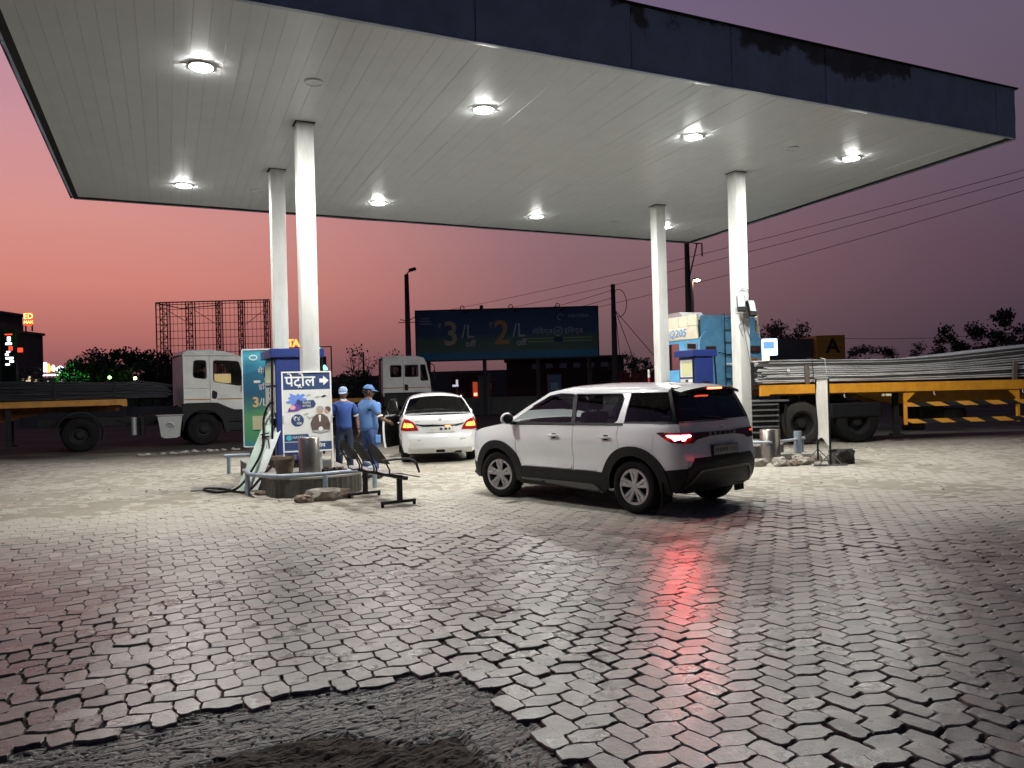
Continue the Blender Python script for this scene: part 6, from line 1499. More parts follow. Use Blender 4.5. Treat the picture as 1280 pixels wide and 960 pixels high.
# --- rocks and rubble
rock_m=mat('broken_concrete',(.34,.31,.26),.9,noise_amt=.45,noise_scale=9,bump=.6,bump_scale=30)
rock_b=mat('brown_stone',(.20,.15,.11),.9,noise_amt=.4,noise_scale=9,bump=.6,bump_scale=30)
def rock(x,y,sx,sy,sz,label,m=rock_m,seed=0,rz=0,name='rock',group=None):
    bm=nb(); bmesh.ops.create_icosphere(bm,subdivisions=3,radius=1); sd=Vector((seed*3.1,seed*1.7,seed))
    for v in bm.verts:
        f=1+.35*noise.noise(v.co*1.3+sd)+.15*noise.noise(v.co*3.5+sd)
        c=v.co*f; c+=Vector((noise.noise(v.co*2.2+sd*2),noise.noise(v.co*2.2+sd*3),noise.noise(v.co*2.2+sd*4)))*.28; c.z=max(-.5,min(.72,c.z)); v.co=Vector((c.x*sx,c.y*sy,(c.z+.35)*sz))
    o=obj(name,bm,m,None,smooth=True,angle=28); o.location=(x,y,0); o.rotation_euler=(0,0,rz); tag(o,label,'rock',group); return o
rock(-2.86,11.58,.30,.15,.16,'pale slab of stone leaning on a brown stone before the left island post',seed=1,rz=.3)
rock(-3.08,11.36,.125,.085,.10,'small brown stone lying in front of the left island',rock_b,seed=2)
rock(-2.62,11.75,.17,.10,.13,'dark stone under the right end of the pale slab',rock_b,seed=3)
rock(-4.02,12.35,.09,.06,.06,'reddish brick piece beside the left rail post',rock_b,seed=4)
for i,(x,y,s,l) in enumerate(((4.55,14.55,.16,'pale concrete lump nearest the rear of the suv'),(4.95,14.5,.19,'pale rounded rubble lump just left of the right steel bollard foot'),(5.18,14.45,.12,'dark hollow rubble piece between two pale lumps'),(5.42,14.6,.17,'pale rubble lump in front of the blue post footing'),(5.5,15.1,.16,'grey rubble chunk beside the right steel bollard'),(5.95,15.3,.12,'small dark rubble chunk right of the blue post'))):
    rock(x,y,s,s*.7,s*.8,l,rock_m if i not in (2,5) else rock_b,seed=10+i,rz=i,group='rubble around the right bollard')
bag=rock(6.12,14.6,.22,.17,.26,'dark crumpled sack behind the roller sign frame',mat('dusty_black_sack',(.05,.045,.04),.8,noise_amt=.4),seed=31,name='sack'); bag['category']='sack'
def debris():
    rng=random.Random(12); bm=nb()
    for k in range(46):
        x=-10.2+2.3*rng.random(); y=21.4+.55*(x+10.2)+rng.gauss(0,.18); s=rng.uniform(.02,.10)
        m_=Matrix.Translation((x,y,s*.3))@Matrix.Rotation(rng.random()*6,4,'Z')@Matrix.Diagonal((s,s*.7,s*.5,1))
        bmesh.ops.create_icosphere(bm,subdivisions=1,radius=1,matrix=m_)
    for k in range(260):
        a=rng.choice((rng.uniform(-9,0),rng.uniform(0,11))); y=rng.uniform(10,21); s=rng.uniform(.008,.028)
        m_=Matrix.Translation((a,y,s*.3))@Matrix.Rotation(rng.random()*6,4,'Z')@Matrix.Diagonal((s,s*.7,s*.5,1))
        bmesh.ops.create_icosphere(bm,subdivisions=1,radius=1,matrix=m_)
    o=obj('gravel',bm,rock_m); tag(o,'scattered gravel and crumbs of concrete over the sandy forecourt','gravel',kind='stuff')
debris()
# --- three-seat bench
def perforated_seat(T,cx,wd):
    bk=mat('black_steel_mesh',(.02,.02,.021),.45,.4,bump=.5,bump_scale=240) if 'black_steel_mesh' not in MATS else MATS['black_steel_mesh']
    sm=mat('grey_steel_mesh',(.16,.15,.155),.35,.7,bump=.4,bump_scale=240) if 'grey_steel_mesh' not in MATS else MATS['grey_steel_mesh']
    n=8
    bm=nb(); g=[]
    for i in range(n+1):
        u=-wd/2+wd*i/n; row=[]
        for j in range(n+1):
            t=j/n; y=-.20+.46*t; z=.43+.03*math.cos(t*3.1)+(.02*(abs(u)/(wd/2))**3)-.03*t**6
            row.append(bm.verts.new((cx+u,y,z)))
        g.append(row)
    for i in range(n):
        for j in range(n): bm.faces.new((g[i][j],g[i+1][j],g[i+1][j+1],g[i][j+1]))
    s=obj('seat_shell',bm,sm,T,smooth=True)
    bm=nb(); g=[]
    for i in range(n+1):
        u=-wd/2+wd*i/n; row=[]
        for j in range(n+1):
            t=j/n; edge=(abs(u)/(wd/2)); top=.40*(1-.30*edge**2.5)
            row.append(bm.verts.new((cx+u*(1-.12*t),-.25-.14*t+.05*edge**2,.60+.0+top*t*.72)))
        g.append(row)
    for i in range(n):
        for j in range(n): bm.faces.new((g[i][j],g[i+1][j],g[i+1][j+1],g[i][j+1]))
    b=obj('backrest',bm,bk,T,smooth=True)
    for sg in (-1,1):
        x=cx+sg*wd*.46
        bm=nb(); add_tube(bm,[(x,-.02,.42),(x,-.13,.41),(x,-.21,.45),(x,-.205,.52),(x,-.25,.61),(x,-.34,.78)],.012,6); obj('back_support',bm,bk,T,smooth=True)
def bench():
    yaw=math.atan2(-1.02,.68); T=thing('waiting_bench','black three-seat perforated metal bench on the paving right of the left island','bench',(-1.93,11.30,0),yaw)
    for k in (-1,0,1): perforated_seat(T,k*.52,.47)
    bk=MATS['black_steel_mesh']
    bm=nb(); add_box(bm,(-.82,-.03,.375),(.82,.03,.42),.005); obj('beam',bm,bk,T)
    for x in (-.60,.60):
        bm=nb(); add_box(bm,(x-.025,-.035,.07),(x+.025,.035,.375),.004); lg=obj('leg',bm,bk,T)
        bm=nb(); add_box(bm,(x-.025,-.28,.04),(x+.025,.24,.08),.006); obj('foot_bar',bm,bk,lg)
        for y in (-.26,.22):
            bm=nb(); add_cyl(bm,(x,y,-.004),(x,y,.04),.022,n=10); obj('foot_pad',bm,black_rubber,lg)
    bm=nb(); add_tube(bm,[(.78,-.33,.66),(.79,-.15,.665),(.79,.06,.66),(.785,.17,.60),(.78,.22,.46)],.016,8); obj('armrest',bm,bk,T,smooth=True)
    bm=nb(); add_tube(bm,[(-.78,-.33,.66),(-.79,-.15,.665),(-.79,.06,.66),(-.785,.17,.60),(-.78,.22,.46)],.016,8); obj('armrest',bm,bk,T,smooth=True)
bench()
# --- roller sign frame on the right
def roller():
    p0=Vector((5.90,15.12,0)); p1=Vector((5.80,14.28,0)); d=(p1-p0); L_=d.length; yaw=math.atan2(d.y,d.x)
    T=thing('sign_frame','narrow off-white sign in a dark frame standing right of the steel bollard','sign',tuple((p0+p1)/2),yaw)
    fm=MATS['grey_steel']
    for sx in (-1,1):
        bm=nb(); add_cyl(bm,(sx*L_*.5,0,.03),(sx*L_*.5,0,1.62),.019,n=8); obj('frame_post',bm,dark_steel,T)
        bm=nb(); add_box(bm,(sx*L_*.5-.025,-.30,.0),(sx*L_*.5+.025,.30,.03)); obj('base_foot',bm,fm,T)
        for sy in (-1,1):
            bm=nb(); add_tube(bm,[(sx*L_*.5,sy*.2,.03),(sx*L_*.5,0,.24)],.012,6); obj('brace',bm,fm,T)
    for z in (1.61,):
        bm=nb(); add_cyl(bm,(-L_*.5-.03,0,z),(L_*.5+.03,0,z),.02,n=8); obj('top_bar',bm,fm,T)
    bm=nb(); g=[]
    for i in range(7):
        x=-L_*.47+L_*.94*i/6; g.append([bm.verts.new((x,.012*math.sin(j*.7)+.006*math.sin(i),.42+1.17*j/10+.06*math.sin(i*.8)*(1-j/10))) for j in range(11)])
    for i in range(6):
        for j in range(10): bm.faces.new((g[i][j],g[i+1][j],g[i+1][j+1],g[i][j+1]))
    obj('sign_sheet',bm,mat('faded_sign_sheet',(.55,.53,.48),.6,noise_amt=.25,noise_scale=4),T,smooth=True)
    bm=nb(); add_box(bm,(-L_*.5,-.30,.0),(L_*.5,-.26,.025)); obj('base_bar',bm,white_metal,T)
roller()
# --- small floodlights on the near right column
def column_floods():
    for a,dz,rz,lab in ((-.16,3.02,-.5,'small unlit floodlight on the left side of the near right column'),(.13,2.93,.45,'small unlit floodlight on the right side of the near right column')):
        c=AB(11.32+a*.9,12.66-.20,dz); T=thing('floodlight',lab,'light',tuple(c),CY+rz*.6-.3,'floodlights clamped to the column')
        bm=nb(); add_box(bm,(-.085,-.05,0),(.085,.02,.34),.01,rot=Matrix.Rotation(-.28,3,'X')); obj('housing',bm,black_plastic,T)
        bm=nb(); add_box(bm,(-.07,-.06,.09),(.07,-.052,.32),rot=Matrix.Rotation(-.28,3,'X'),pivot=(0,0,.17)); obj('lens_glass',bm,mat('flood_glass_%d'%int(dz*100),(.50,.58,.60),.15,coat=1),T)
        bm=nb(); add_tube(bm,[(-.1,.0,.1),(-.1,.06,-.02),(.1,.06,-.02),(.1,.0,.1)],.01,6); obj('bracket',bm,steel,T)
        bm=nb(); add_tube(bm,[(0,.06,0),(.02,.07,-.2),(-.05,.05,-.28),(.03,.06,-.5)],.006,5); obj('cable',bm,black_rubber,T)
    c=AB(11.32,12.66-.14,0); T=thing('column_wiring','thin black cables tied around the near right column','cable',tuple(c),CY)
    bm=nb(); add_tube(bm,[(-.13,-.01,3.45),(-.05,-.02,3.52),(.08,-.02,3.5),(.14,-.01,3.3)],.005,5); obj('cable_run',bm,dark_steel,T)
    bm=nb(); add_tube(bm,[(-.06,-.01,2.85),(-.02,-.015,2.55),(.06,-.01,2.2),(.13,-.012,1.8)],.005,5); obj('cable_run',bm,dark_steel,T)
column_floods()
# ---------------------------------------------------------------- people
skin_m=mat('brown_skin',(.17,.085,.05),.55,noise_amt=.1,noise_scale=20)
hair_m=mat('black_hair',(.012,.010,.009),.6,bump=.5,bump_scale=150)
shirt_l=mat('light_blue_shirt',(.12,.25,.56),.85,noise_amt=.12,noise_scale=8,bump=.35,bump_scale=9)
shirt_d=mat('blue_uniform_shirt',(.035,.085,.30),.85,noise_amt=.15,noise_scale=8,bump=.35,bump_scale=9)
trouser_b=mat('blue_trousers',(.055,.10,.27),.85,noise_amt=.2,noise_scale=8,bump=.35,bump_scale=9)
trouser_d=mat('dark_trousers',(.022,.032,.065),.85,noise_amt=.2,noise_scale=8,bump=.3,bump_scale=9)
cap_m=mat('light_blue_cap',(.12,.24,.52),.8,bump=.2,bump_scale=60); cap_p=mat('pale_blue_cap',(.24,.32,.50),.8)
shoe_m=mat('black_shoes',(.02,.018,.018),.5); cuff_m=mat('white_cuff',(.7,.7,.7),.7)
def skinned(name,nodes,edges,m,parent,levels=2,root=0):
    """nodes: (x,y,z,rx,ry)"""
    me=bpy.data.meshes.new(name); me.from_pydata([n[:3] for n in nodes],edges,[]); o=bpy.data.objects.new(name,me); C.objects.link(o)
    md=o.modifiers.new('skin','SKIN'); md.use_smooth_shade=True
    for i,n in enumerate(nodes):
        sv=me.skin_vertices[0].data[i]; sv.radius=(n[3],n[4] if len(n)>4 else n[3]); sv.use_root=(i==root)
    ss=o.modifiers.new('sub','SUBSURF'); ss.levels=levels; ss.render_levels=levels
    dg=bpy.context.evaluated_depsgraph_get(); nm=bpy.data.meshes.new_from_object(o.evaluated_get(dg)); bpy.data.objects.remove(o); 
    nm.materials.clear(); nm.materials.append(m); nm.polygons.foreach_set('use_smooth',[True]*len(nm.polygons))
    if name in ('shirt','trousers'):
        for v in nm.vertices:
            c=v.co; f=noise.noise(Vector((c.x*9,c.y*9,c.z*5)))+.6*noise.noise(Vector((c.x*20+c.z*9,c.y*20,c.z*14))); v.co+=v.normal*(.012*f)
    q=bpy.data.objects.new(name,nm); C.objects.link(q); q.parent=parent; return q
def head(T,c,yaw,s=1.0,cap=None,pitch=0,hair=True):
    """c: centre of the head; local +x is the way the face looks"""
    M_=Matrix.Translation(c)@Matrix.Rotation(yaw,4,'Z')@Matrix.Rotation(pitch,4,'Y')
    bm=nb(); bmesh.ops.create_uvsphere(bm,u_segments=28,v_segments=20,radius=1)
    for v in bm.verts:
        x,y,z=v.co; X=x*.098;Y_=y*.075;Z=z*.115
        if z<0: Y_*=1-.28*z*z*1.2; X*=1-.10*z*z; X+=.012*(-z)*(1 if x>0 else .2)
        if x>.3: X-=.012*max(0,1-abs(z)*1.5)*(abs(y)*1.4)              # eye sockets and cheeks
        d=math.exp(-(y/.16)**2-((z+.12)/.22)**2); X+=.024*d if x>0 else 0   # nose
        e=math.exp(-((abs(y)-.36)/.15)**2-((z-.08)/.12)**2); X-=.010*e if x>0 else 0
        l=math.exp(-(y/.28)**2-((z+.48)/.07)**2); X+=.006*l if x>0 else 0      # lips
        ch=math.exp(-(y/.3)**2-((z+.85)/.16)**2); X+=.010*ch if x>0 else 0
        v.co=M_@Vector((X*s,Y_*s,Z*s))
    h=obj('head',bm,skin_m,T,smooth=True,angle=80)
    for sg in (-1,1):
        bm=nb(); bmesh.ops.create_uvsphere(bm,u_segments=10,v_segments=8,radius=1)
        for v in bm.verts: v.co=M_@Vector((-.005+v.co.x*.020,sg*.076+v.co.y*.009,-.005+v.co.z*.032))
        obj('ear',bm,skin_m,h,smooth=True)
        bm=nb(); bmesh.ops.create_uvsphere(bm,u_segments=8,v_segments=6,radius=.011)
        for v in bm.verts: v.co=M_@(v.co+Vector((.080,sg*.029,.010)))
        obj('eye',bm,ink,h,smooth=True)
    bm=nb(); bmesh.ops.create_uvsphere(bm,u_segments=22,v_segments=14,radius=1)
    dl=[v for v in bm.verts if v.co.z<-.45 or (v.co.x>.35 and v.co.z<.35)]
    bmesh.ops.delete(bm,geom=dl,context='VERTS')
    for v in bm.verts: v.co=M_@Vector((v.co.x*.103*s-.004,v.co.y*.081*s,v.co.z*.118*s+.003))
    obj('hair',bm,hair_m,h,smooth=True)
    if cap:
        bm=nb(); bmesh.ops.create_uvsphere(bm,u_segments=22,v_segments=14,radius=1)
        bmesh.ops.delete(bm,geom=[v for v in bm.verts if v.co.z<.12],context='VERTS')
        for v in bm.verts: v.co=M_@Vector((v.co.x*.110*s-.004,v.co.y*.092*s,v.co.z*.105*s+.028))
        cp=obj('cap',bm,cap,h,smooth=True)
        bm=nb(); a=[];b=[]
        for k in range(13):
            t=-1.15+2.3*k/12; a.append(bm.verts.new(M_@Vector((.102*math.cos(t)*s,.088*math.sin(t)*s,.042)))); b.append(bm.verts.new(M_@Vector(((.10+.085*math.cos(t*1.25))*s if abs(t)<1.1 else .103*math.cos(t),.088*math.sin(t)*s,.028-.012*math.cos(t*1.2)))))
        for k in range(12): bm.faces.new((a[k],a[k+1],b[k+1],b[k]))
        obj('cap_brim',bm,cap,cp,smooth=True)
    return M_
def hand(T,w,d,up,side,curl=.5):
    """w wrist point, d direction of the forearm, up: back of the hand, side: thumb side"""
    w=Vector(w); d=Vector(d).normalized(); up=Vector(up).normalized(); sd=Vector(side).normalized()
    nodes=[];ed=[]
    def add(p,r,par=None):
        nodes.append((p.x,p.y,p.z,r,r)); i=len(nodes)-1
        if par is not None: ed.append((par,i))
        return i
    a=add(w,.026); b=add(w+d*.035,.03,a); c=add(w+d*.07,.034,b)
    q=skinned('hand',nodes,ed,skin_m,T,1)
    for k,ln in enumerate((.072,.080,.074,.058)):
        o_=sd*(.028-.019*k); p=w+d*.075+o_; nodes=[];ed=[]; a=add(p-d*.02,.0095); b=add(p+d*.012,.0095,a)
        dd=(d*math.cos(curl)-up*math.sin(curl)); b2=add(p+d*.012+dd*ln*.5,.0088,b); dd2=(d*math.cos(curl*2)-up*math.sin(curl*2)); add(p+d*.012+dd*ln*.5+dd2*ln*.5,.0078,b2)
        skinned('finger',nodes,ed,skin_m,q,1)
    nodes=[];ed=[]; p=w+d*.03+sd*.024; a=add(p-sd*.01,.012); b=add(p+sd*.022+d*.022,.0115,a); add(p+sd*.030+d*.055-up*.01,.009,b); skinned('thumb',nodes,ed,skin_m,q,1)
def standing(loc,yaw,label,shirt,trs,cap,arms,hyaw=0,hpitch=0,H=1.70,legs=None,tw=1.0):
    """local +x is the way the chest faces; arms: for side +1 (left) and -1 (right): elbow, wrist points"""
    T=thing('person',label,'person',loc,yaw); k=H/1.70
    L_=legs or {1:((.02,.10,.48),(-.02,.11,.07)),-1:((.03,-.10,.48),(.02,-.12,.07))}
    nodes=[(0,0,.93*k,.095,.08),(0,0,1.06*k,.10,.08),(.0,0,1.22*k,.115,.095),(-.01,0,1.37*k,.115,.08),(0,0,1.455*k,.06,.06),(.01,0,1.53*k,.052,.052)]
    ed=[(0,1),(1,2),(2,3),(3,4),(4,5)]
    def add(p,r,par): nodes.append((p[0],p[1],p[2],r,r)); ed.append((par,len(nodes)-1)); return len(nodes)-1
    for sg in (1,-1):
        s=add((-.01,sg*.17,1.385*k),.055,3); e=add(arms[sg][0],.040,s); w=add(arms[sg][1],.027,e)
        h=add((0,sg*.085,.86*k),.062,0); kn=add(L_[sg][0],.055,h); a=add(L_[sg][1],.040,kn)
    skinned('body',nodes,ed,skin_m,T,2)
    # shirt
    nodes=[(0,0,.86*k,.195*tw,.16),(0,0,.98*k,.19*tw,.16),(0,0,1.1*k,.185*tw,.155),(0,0,1.24*k,.19*tw,.15),(-.01,0,1.37*k,.175*tw,.125),(0,0,1.44*k,.078,.075)]
    ed=[(i,i+1) for i in range(5)]
    for sg in (1,-1):
        s=add((-.01,sg*.168,1.385*k),.078,4); A=Vector((-.01,sg*.175,1.385*k)); E_=Vector(arms[sg][0]); m1=A.lerp(E_,.45); m2=A.lerp(E_,.78)
        s2=add(m1,.068,s); s3=add(m2,.068,s2)
    sh=skinned('shirt',nodes,ed,shirt,T,2)
    for sg in (1,-1):
        A=Vector((-.01,sg*.175,1.385*k)); E_=Vector(arms[sg][0]); bm=nb(); add_cyl(bm,A.lerp(E_,.80),A.lerp(E_,.90),.062,n=18,cap=False); obj('cuff',bm,cuff_m if shirt is shirt_l or shirt is shirt_d else shirt,sh,smooth=True)
    bm=nb(); add_lathe(bm,[(.066,1.435*k),(.074,1.46*k),(.062,1.482*k),(.056,1.47*k)],20); obj('collar',bm,shirt if shirt is not shirt_d else cuff_m,sh,smooth=True)
    nodes=[(0,0,.97*k,.15*tw,.12),(0,0,.90*k,.155*tw,.125)]; ed=[(0,1)]
    for sg in (1,-1):
        h=add((0,sg*.085,.82*k),.098,1); K=Vector(L_[sg][0]); A=Vector(L_[sg][1]); kn=add(K,.078,h); m=add(K.lerp(A,.5),.074,kn); add((A.x,A.y,A.z+.0),.072,m)
    tr=skinned('trousers',nodes,ed,trs,T,2)
    for sg in (1,-1):
        A=Vector(L_[sg][1]); bm=nb(); bmesh.ops.create_uvsphere(bm,u_segments=16,v_segments=10,radius=1)
        for v in bm.verts: v.co=Vector((A.x+.055+v.co.x*.14,A.y+v.co.y*.048*(1.1 if v.co.x>0 else .9),max(.0,.045+v.co.z*(.045 if v.co.x>.2 else .06))))
        obj('shoe',bm,shoe_m,T,smooth=True)
        E_=Vector(arms[sg][0]); Wp=Vector(arms[sg][1]); d=(Wp-E_).normalized(); 
        if abs(d.z)>.7: up=Vector((0,sg,0)); side=Vector((1,0,0))
        else: up=Vector((0,0,1)); side=Vector((0,-sg,0)) if abs(d.x)>abs(d.y) else Vector((1,0,0))
        side=(side-d*side.dot(d)).normalized(); up=side.cross(d); up=up if up.dot(Vector((0,sg,.6)))>0 else -up
        hand(T,Wp,d,up,side,.45)
    head(T,Vector((.015,0,1.60*k)),hyaw,1.0,cap,hpitch)
    return T,sh,tr
# right attendant, seen from behind, facing away and to the right
ya=R(52)
T,sh,tr=standing((-2.63,14.20,0),ya,'man in light blue uniform and cap seen from behind, right forearm raised',shirt_l,trouser_b,cap_m,
    {1:((.02,.24,1.10),(.16,.22,.90)),-1:((.04,-.27,1.10),(.25,-.24,1.04))},hyaw=R(-38),hpitch=.12,H=1.69,tw=1.08)
bm=nb(); add_box(bm,(-.02,-.205,.66),(.10,-.182,.80),.008); obj('leg_pocket',bm,shirt_l,tr)
# left attendant, facing the camera's right, half hidden by the sign board
T,sh,tr=standing((-3.28,15.10,0),R(-65),'man in dark blue uniform and pale cap half hidden behind the petrol sign',shirt_d,trouser_d,cap_p,
    {1:((-.02,.27,1.10),(.05,.27,.86)),-1:((-.02,-.25,1.10),(.05,-.25,.86))},hyaw=R(-20),hpitch=.15,H=1.67)
bm=nb(); add_box(bm,(.105,.05,1.27),(.118,.12,1.31),.003); obj('chest_badge',bm,pure_white,sh)
# passenger in the rear seat of the white car
def passenger():
    c=Matrix.Translation((1.262,11.08,0))@Matrix.Rotation(2.3154,4,'Z'); p=c@Vector((-.80,.30,0))
    T=thing('person','seated passenger with dark hair in the rear seat of the suv','person',tuple(p),2.3154)
    nodes=[(-.06,0,.68,.13,.11),(-.08,0,.85,.13,.11),(-.12,0,1.02,.13,.10),(-.12,0,1.10,.055,.055),(-.11,0,1.16,.05,.05)]; ed=[(0,1),(1,2),(2,3),(3,4)]
    def add(p,r,par): nodes.append((*p,r,r)); ed.append((par,len(nodes)-1)); return len(nodes)-1
    for sg in (1,-1):
        s=add((-.12,sg*.16,1.03),.055,2); e=add((.02,sg*.22,.80),.042,s); w=add((.22,sg*.14,.76),.028,e)
        h=add((0,sg*.09,.68),.08,0); k=add((.40,sg*.11,.70),.06,h); a=add((.42,sg*.11,.42),.045,k)
    skinned('body',nodes,ed,skin_m,T,2)
    nodes=[(-.06,0,.66,.16,.13),(-.08,0,.86,.15,.12),(-.12,0,1.02,.15,.11),(-.12,0,1.09,.075,.07)]; ed=[(0,1),(1,2),(2,3)]
    for sg in (1,-1):
        s=add((-.12,sg*.165,1.03),.068,2); e=add((-.02,sg*.21,.86),.06,s)
    skinned('shirt',nodes,ed,mat('olive_shirt',(.10,.09,.07),.85),T,2)
    for sg in (1,-1): hand(T,(.22,sg*.14,.76),(1,-sg*.3,-.1),(0,0,1),(0,-sg,0),.6)
    head(T,Vector((-.09,0,1.27)),.1,1.0,None)
passenger()
# ---------------------------------------------------------------- background
leaf_m=mat('dark_foliage',(.045,.062,.030),.7,noise_amt=.5,noise_scale=.8)
leaf_g=mat('green_foliage',(.05,.11,.03),.6,noise_amt=.4,noise_scale=1)
bark_m=mat('bark',(.06,.048,.038),.9,noise_amt=.4,noise_scale=4)
pole_m=mat('weathered_pole',(.045,.04,.04),.8,noise_amt=.4)
wall_d=mat('grey_yard_wall',(.16,.155,.15),.85,noise_amt=.35,noise_scale=.6)
bld_m=mat('dark_rendered_wall',(.085,.08,.08),.85,noise_amt=.3,noise_scale=.4)
bld2_m=mat('grey_rendered_wall',(.13,.12,.12),.85,noise_amt=.3,noise_scale=.4)
win_m=mat('dark_window',(.02,.02,.025),.15)
def tree(x,y,h,cw,label,cat='tree',seed=0,leaf=.30,nl=900,m=None,clumps=9,bare=False,group='trees behind the forecourt',trunk=.12,low=.25):
    rng=random.Random(seed*7+1); T=thing('tree',label,cat,(x,y,0),rng.uniform(0,6),group)
    bm=nb(); top=Vector((rng.uniform(-.2,.2),0,h*.55)); add_tube(bm,[(0,0,-.1),(.05,0,h*.2),(top.x*.5,.05,h*.4),tuple(top)],[trunk,trunk*.85,trunk*.7,trunk*.5],7)
    ends=[]
    for k in range(clumps):
        a=2*math.pi*k/clumps+rng.uniform(-.3,.3); rr=cw*rng.uniform(.25,.85); z=h*rng.uniform(low+.2,.93)
        e=Vector((math.cos(a)*rr,math.sin(a)*rr*.8,z)); s=Vector((top.x*.6,0,h*rng.uniform(.22,.5))); mid=s.lerp(e,.5)+Vector((0,0,-.05*h)); add_tube(bm,[s,mid,e],[trunk*.4,trunk*.28,trunk*.08],5); ends.append(e)
        if bare:
            for q in range(6):
                d=Vector((rng.gauss(0,1),rng.gauss(0,1),rng.uniform(.2,1.4))).normalized()*h*rng.uniform(.12,.28); b=mid.lerp(e,rng.random()); add_tube(bm,[b,b+d*.5+Vector((0,0,.05)),b+d],[trunk*.14,trunk*.09,trunk*.03],4)
    obj('trunk',bm,bark_m,T,smooth=True)
    ends.append(Vector((top.x,0,h*.9)))
    V=[];F_=[]
    for k in range(nl):
        c=ends[rng.randrange(len(ends))]; R_=cw*rng.uniform(.18,.36)
        d=Vector((rng.gauss(0,1),rng.gauss(0,1),rng.gauss(0,.75))); d=d.normalized()*(rng.random()**.45)*R_
        p=c+d; p.z=min(p.z,h*1.02); p.z=max(p.z,h*low)
        u=Vector((rng.gauss(0,1),rng.gauss(0,1),rng.gauss(0,1))).normalized(); w=u.orthogonal().normalized(); s=leaf*rng.uniform(.5,1.1); b=len(V)
        V+=[p-u*s*.5,p+w*s*.26-u*s*.05,p+u*s*.5,p-w*s*.26]; F_.append((b,b+1,b+2,b+3))
    o=obj('crown',([tuple(v) for v in V],[],F_),m or leaf_m,T); return T
def px(u,v,Y): # helper for laying out far things at a chosen distance along the view
    d=_F+_r*((u-640)/FP)-_u*((v-480)/FP); t=Y/d.y; return Vector((d.x*t,Y,CH+d.z*t))
def box_thing(name,label,cat,lo,hi,m,part='body',group=None):
    T=thing(name,label,cat,((lo[0]+hi[0])/2,(lo[1]+hi[1])/2,0),0,group); o=T.location
    bm=nb(); add_box(bm,(lo[0]-o.x,lo[1]-o.y,lo[2]),(hi[0]-o.x,hi[1]-o.y,hi[2])); obj(part,bm,m,T); return T
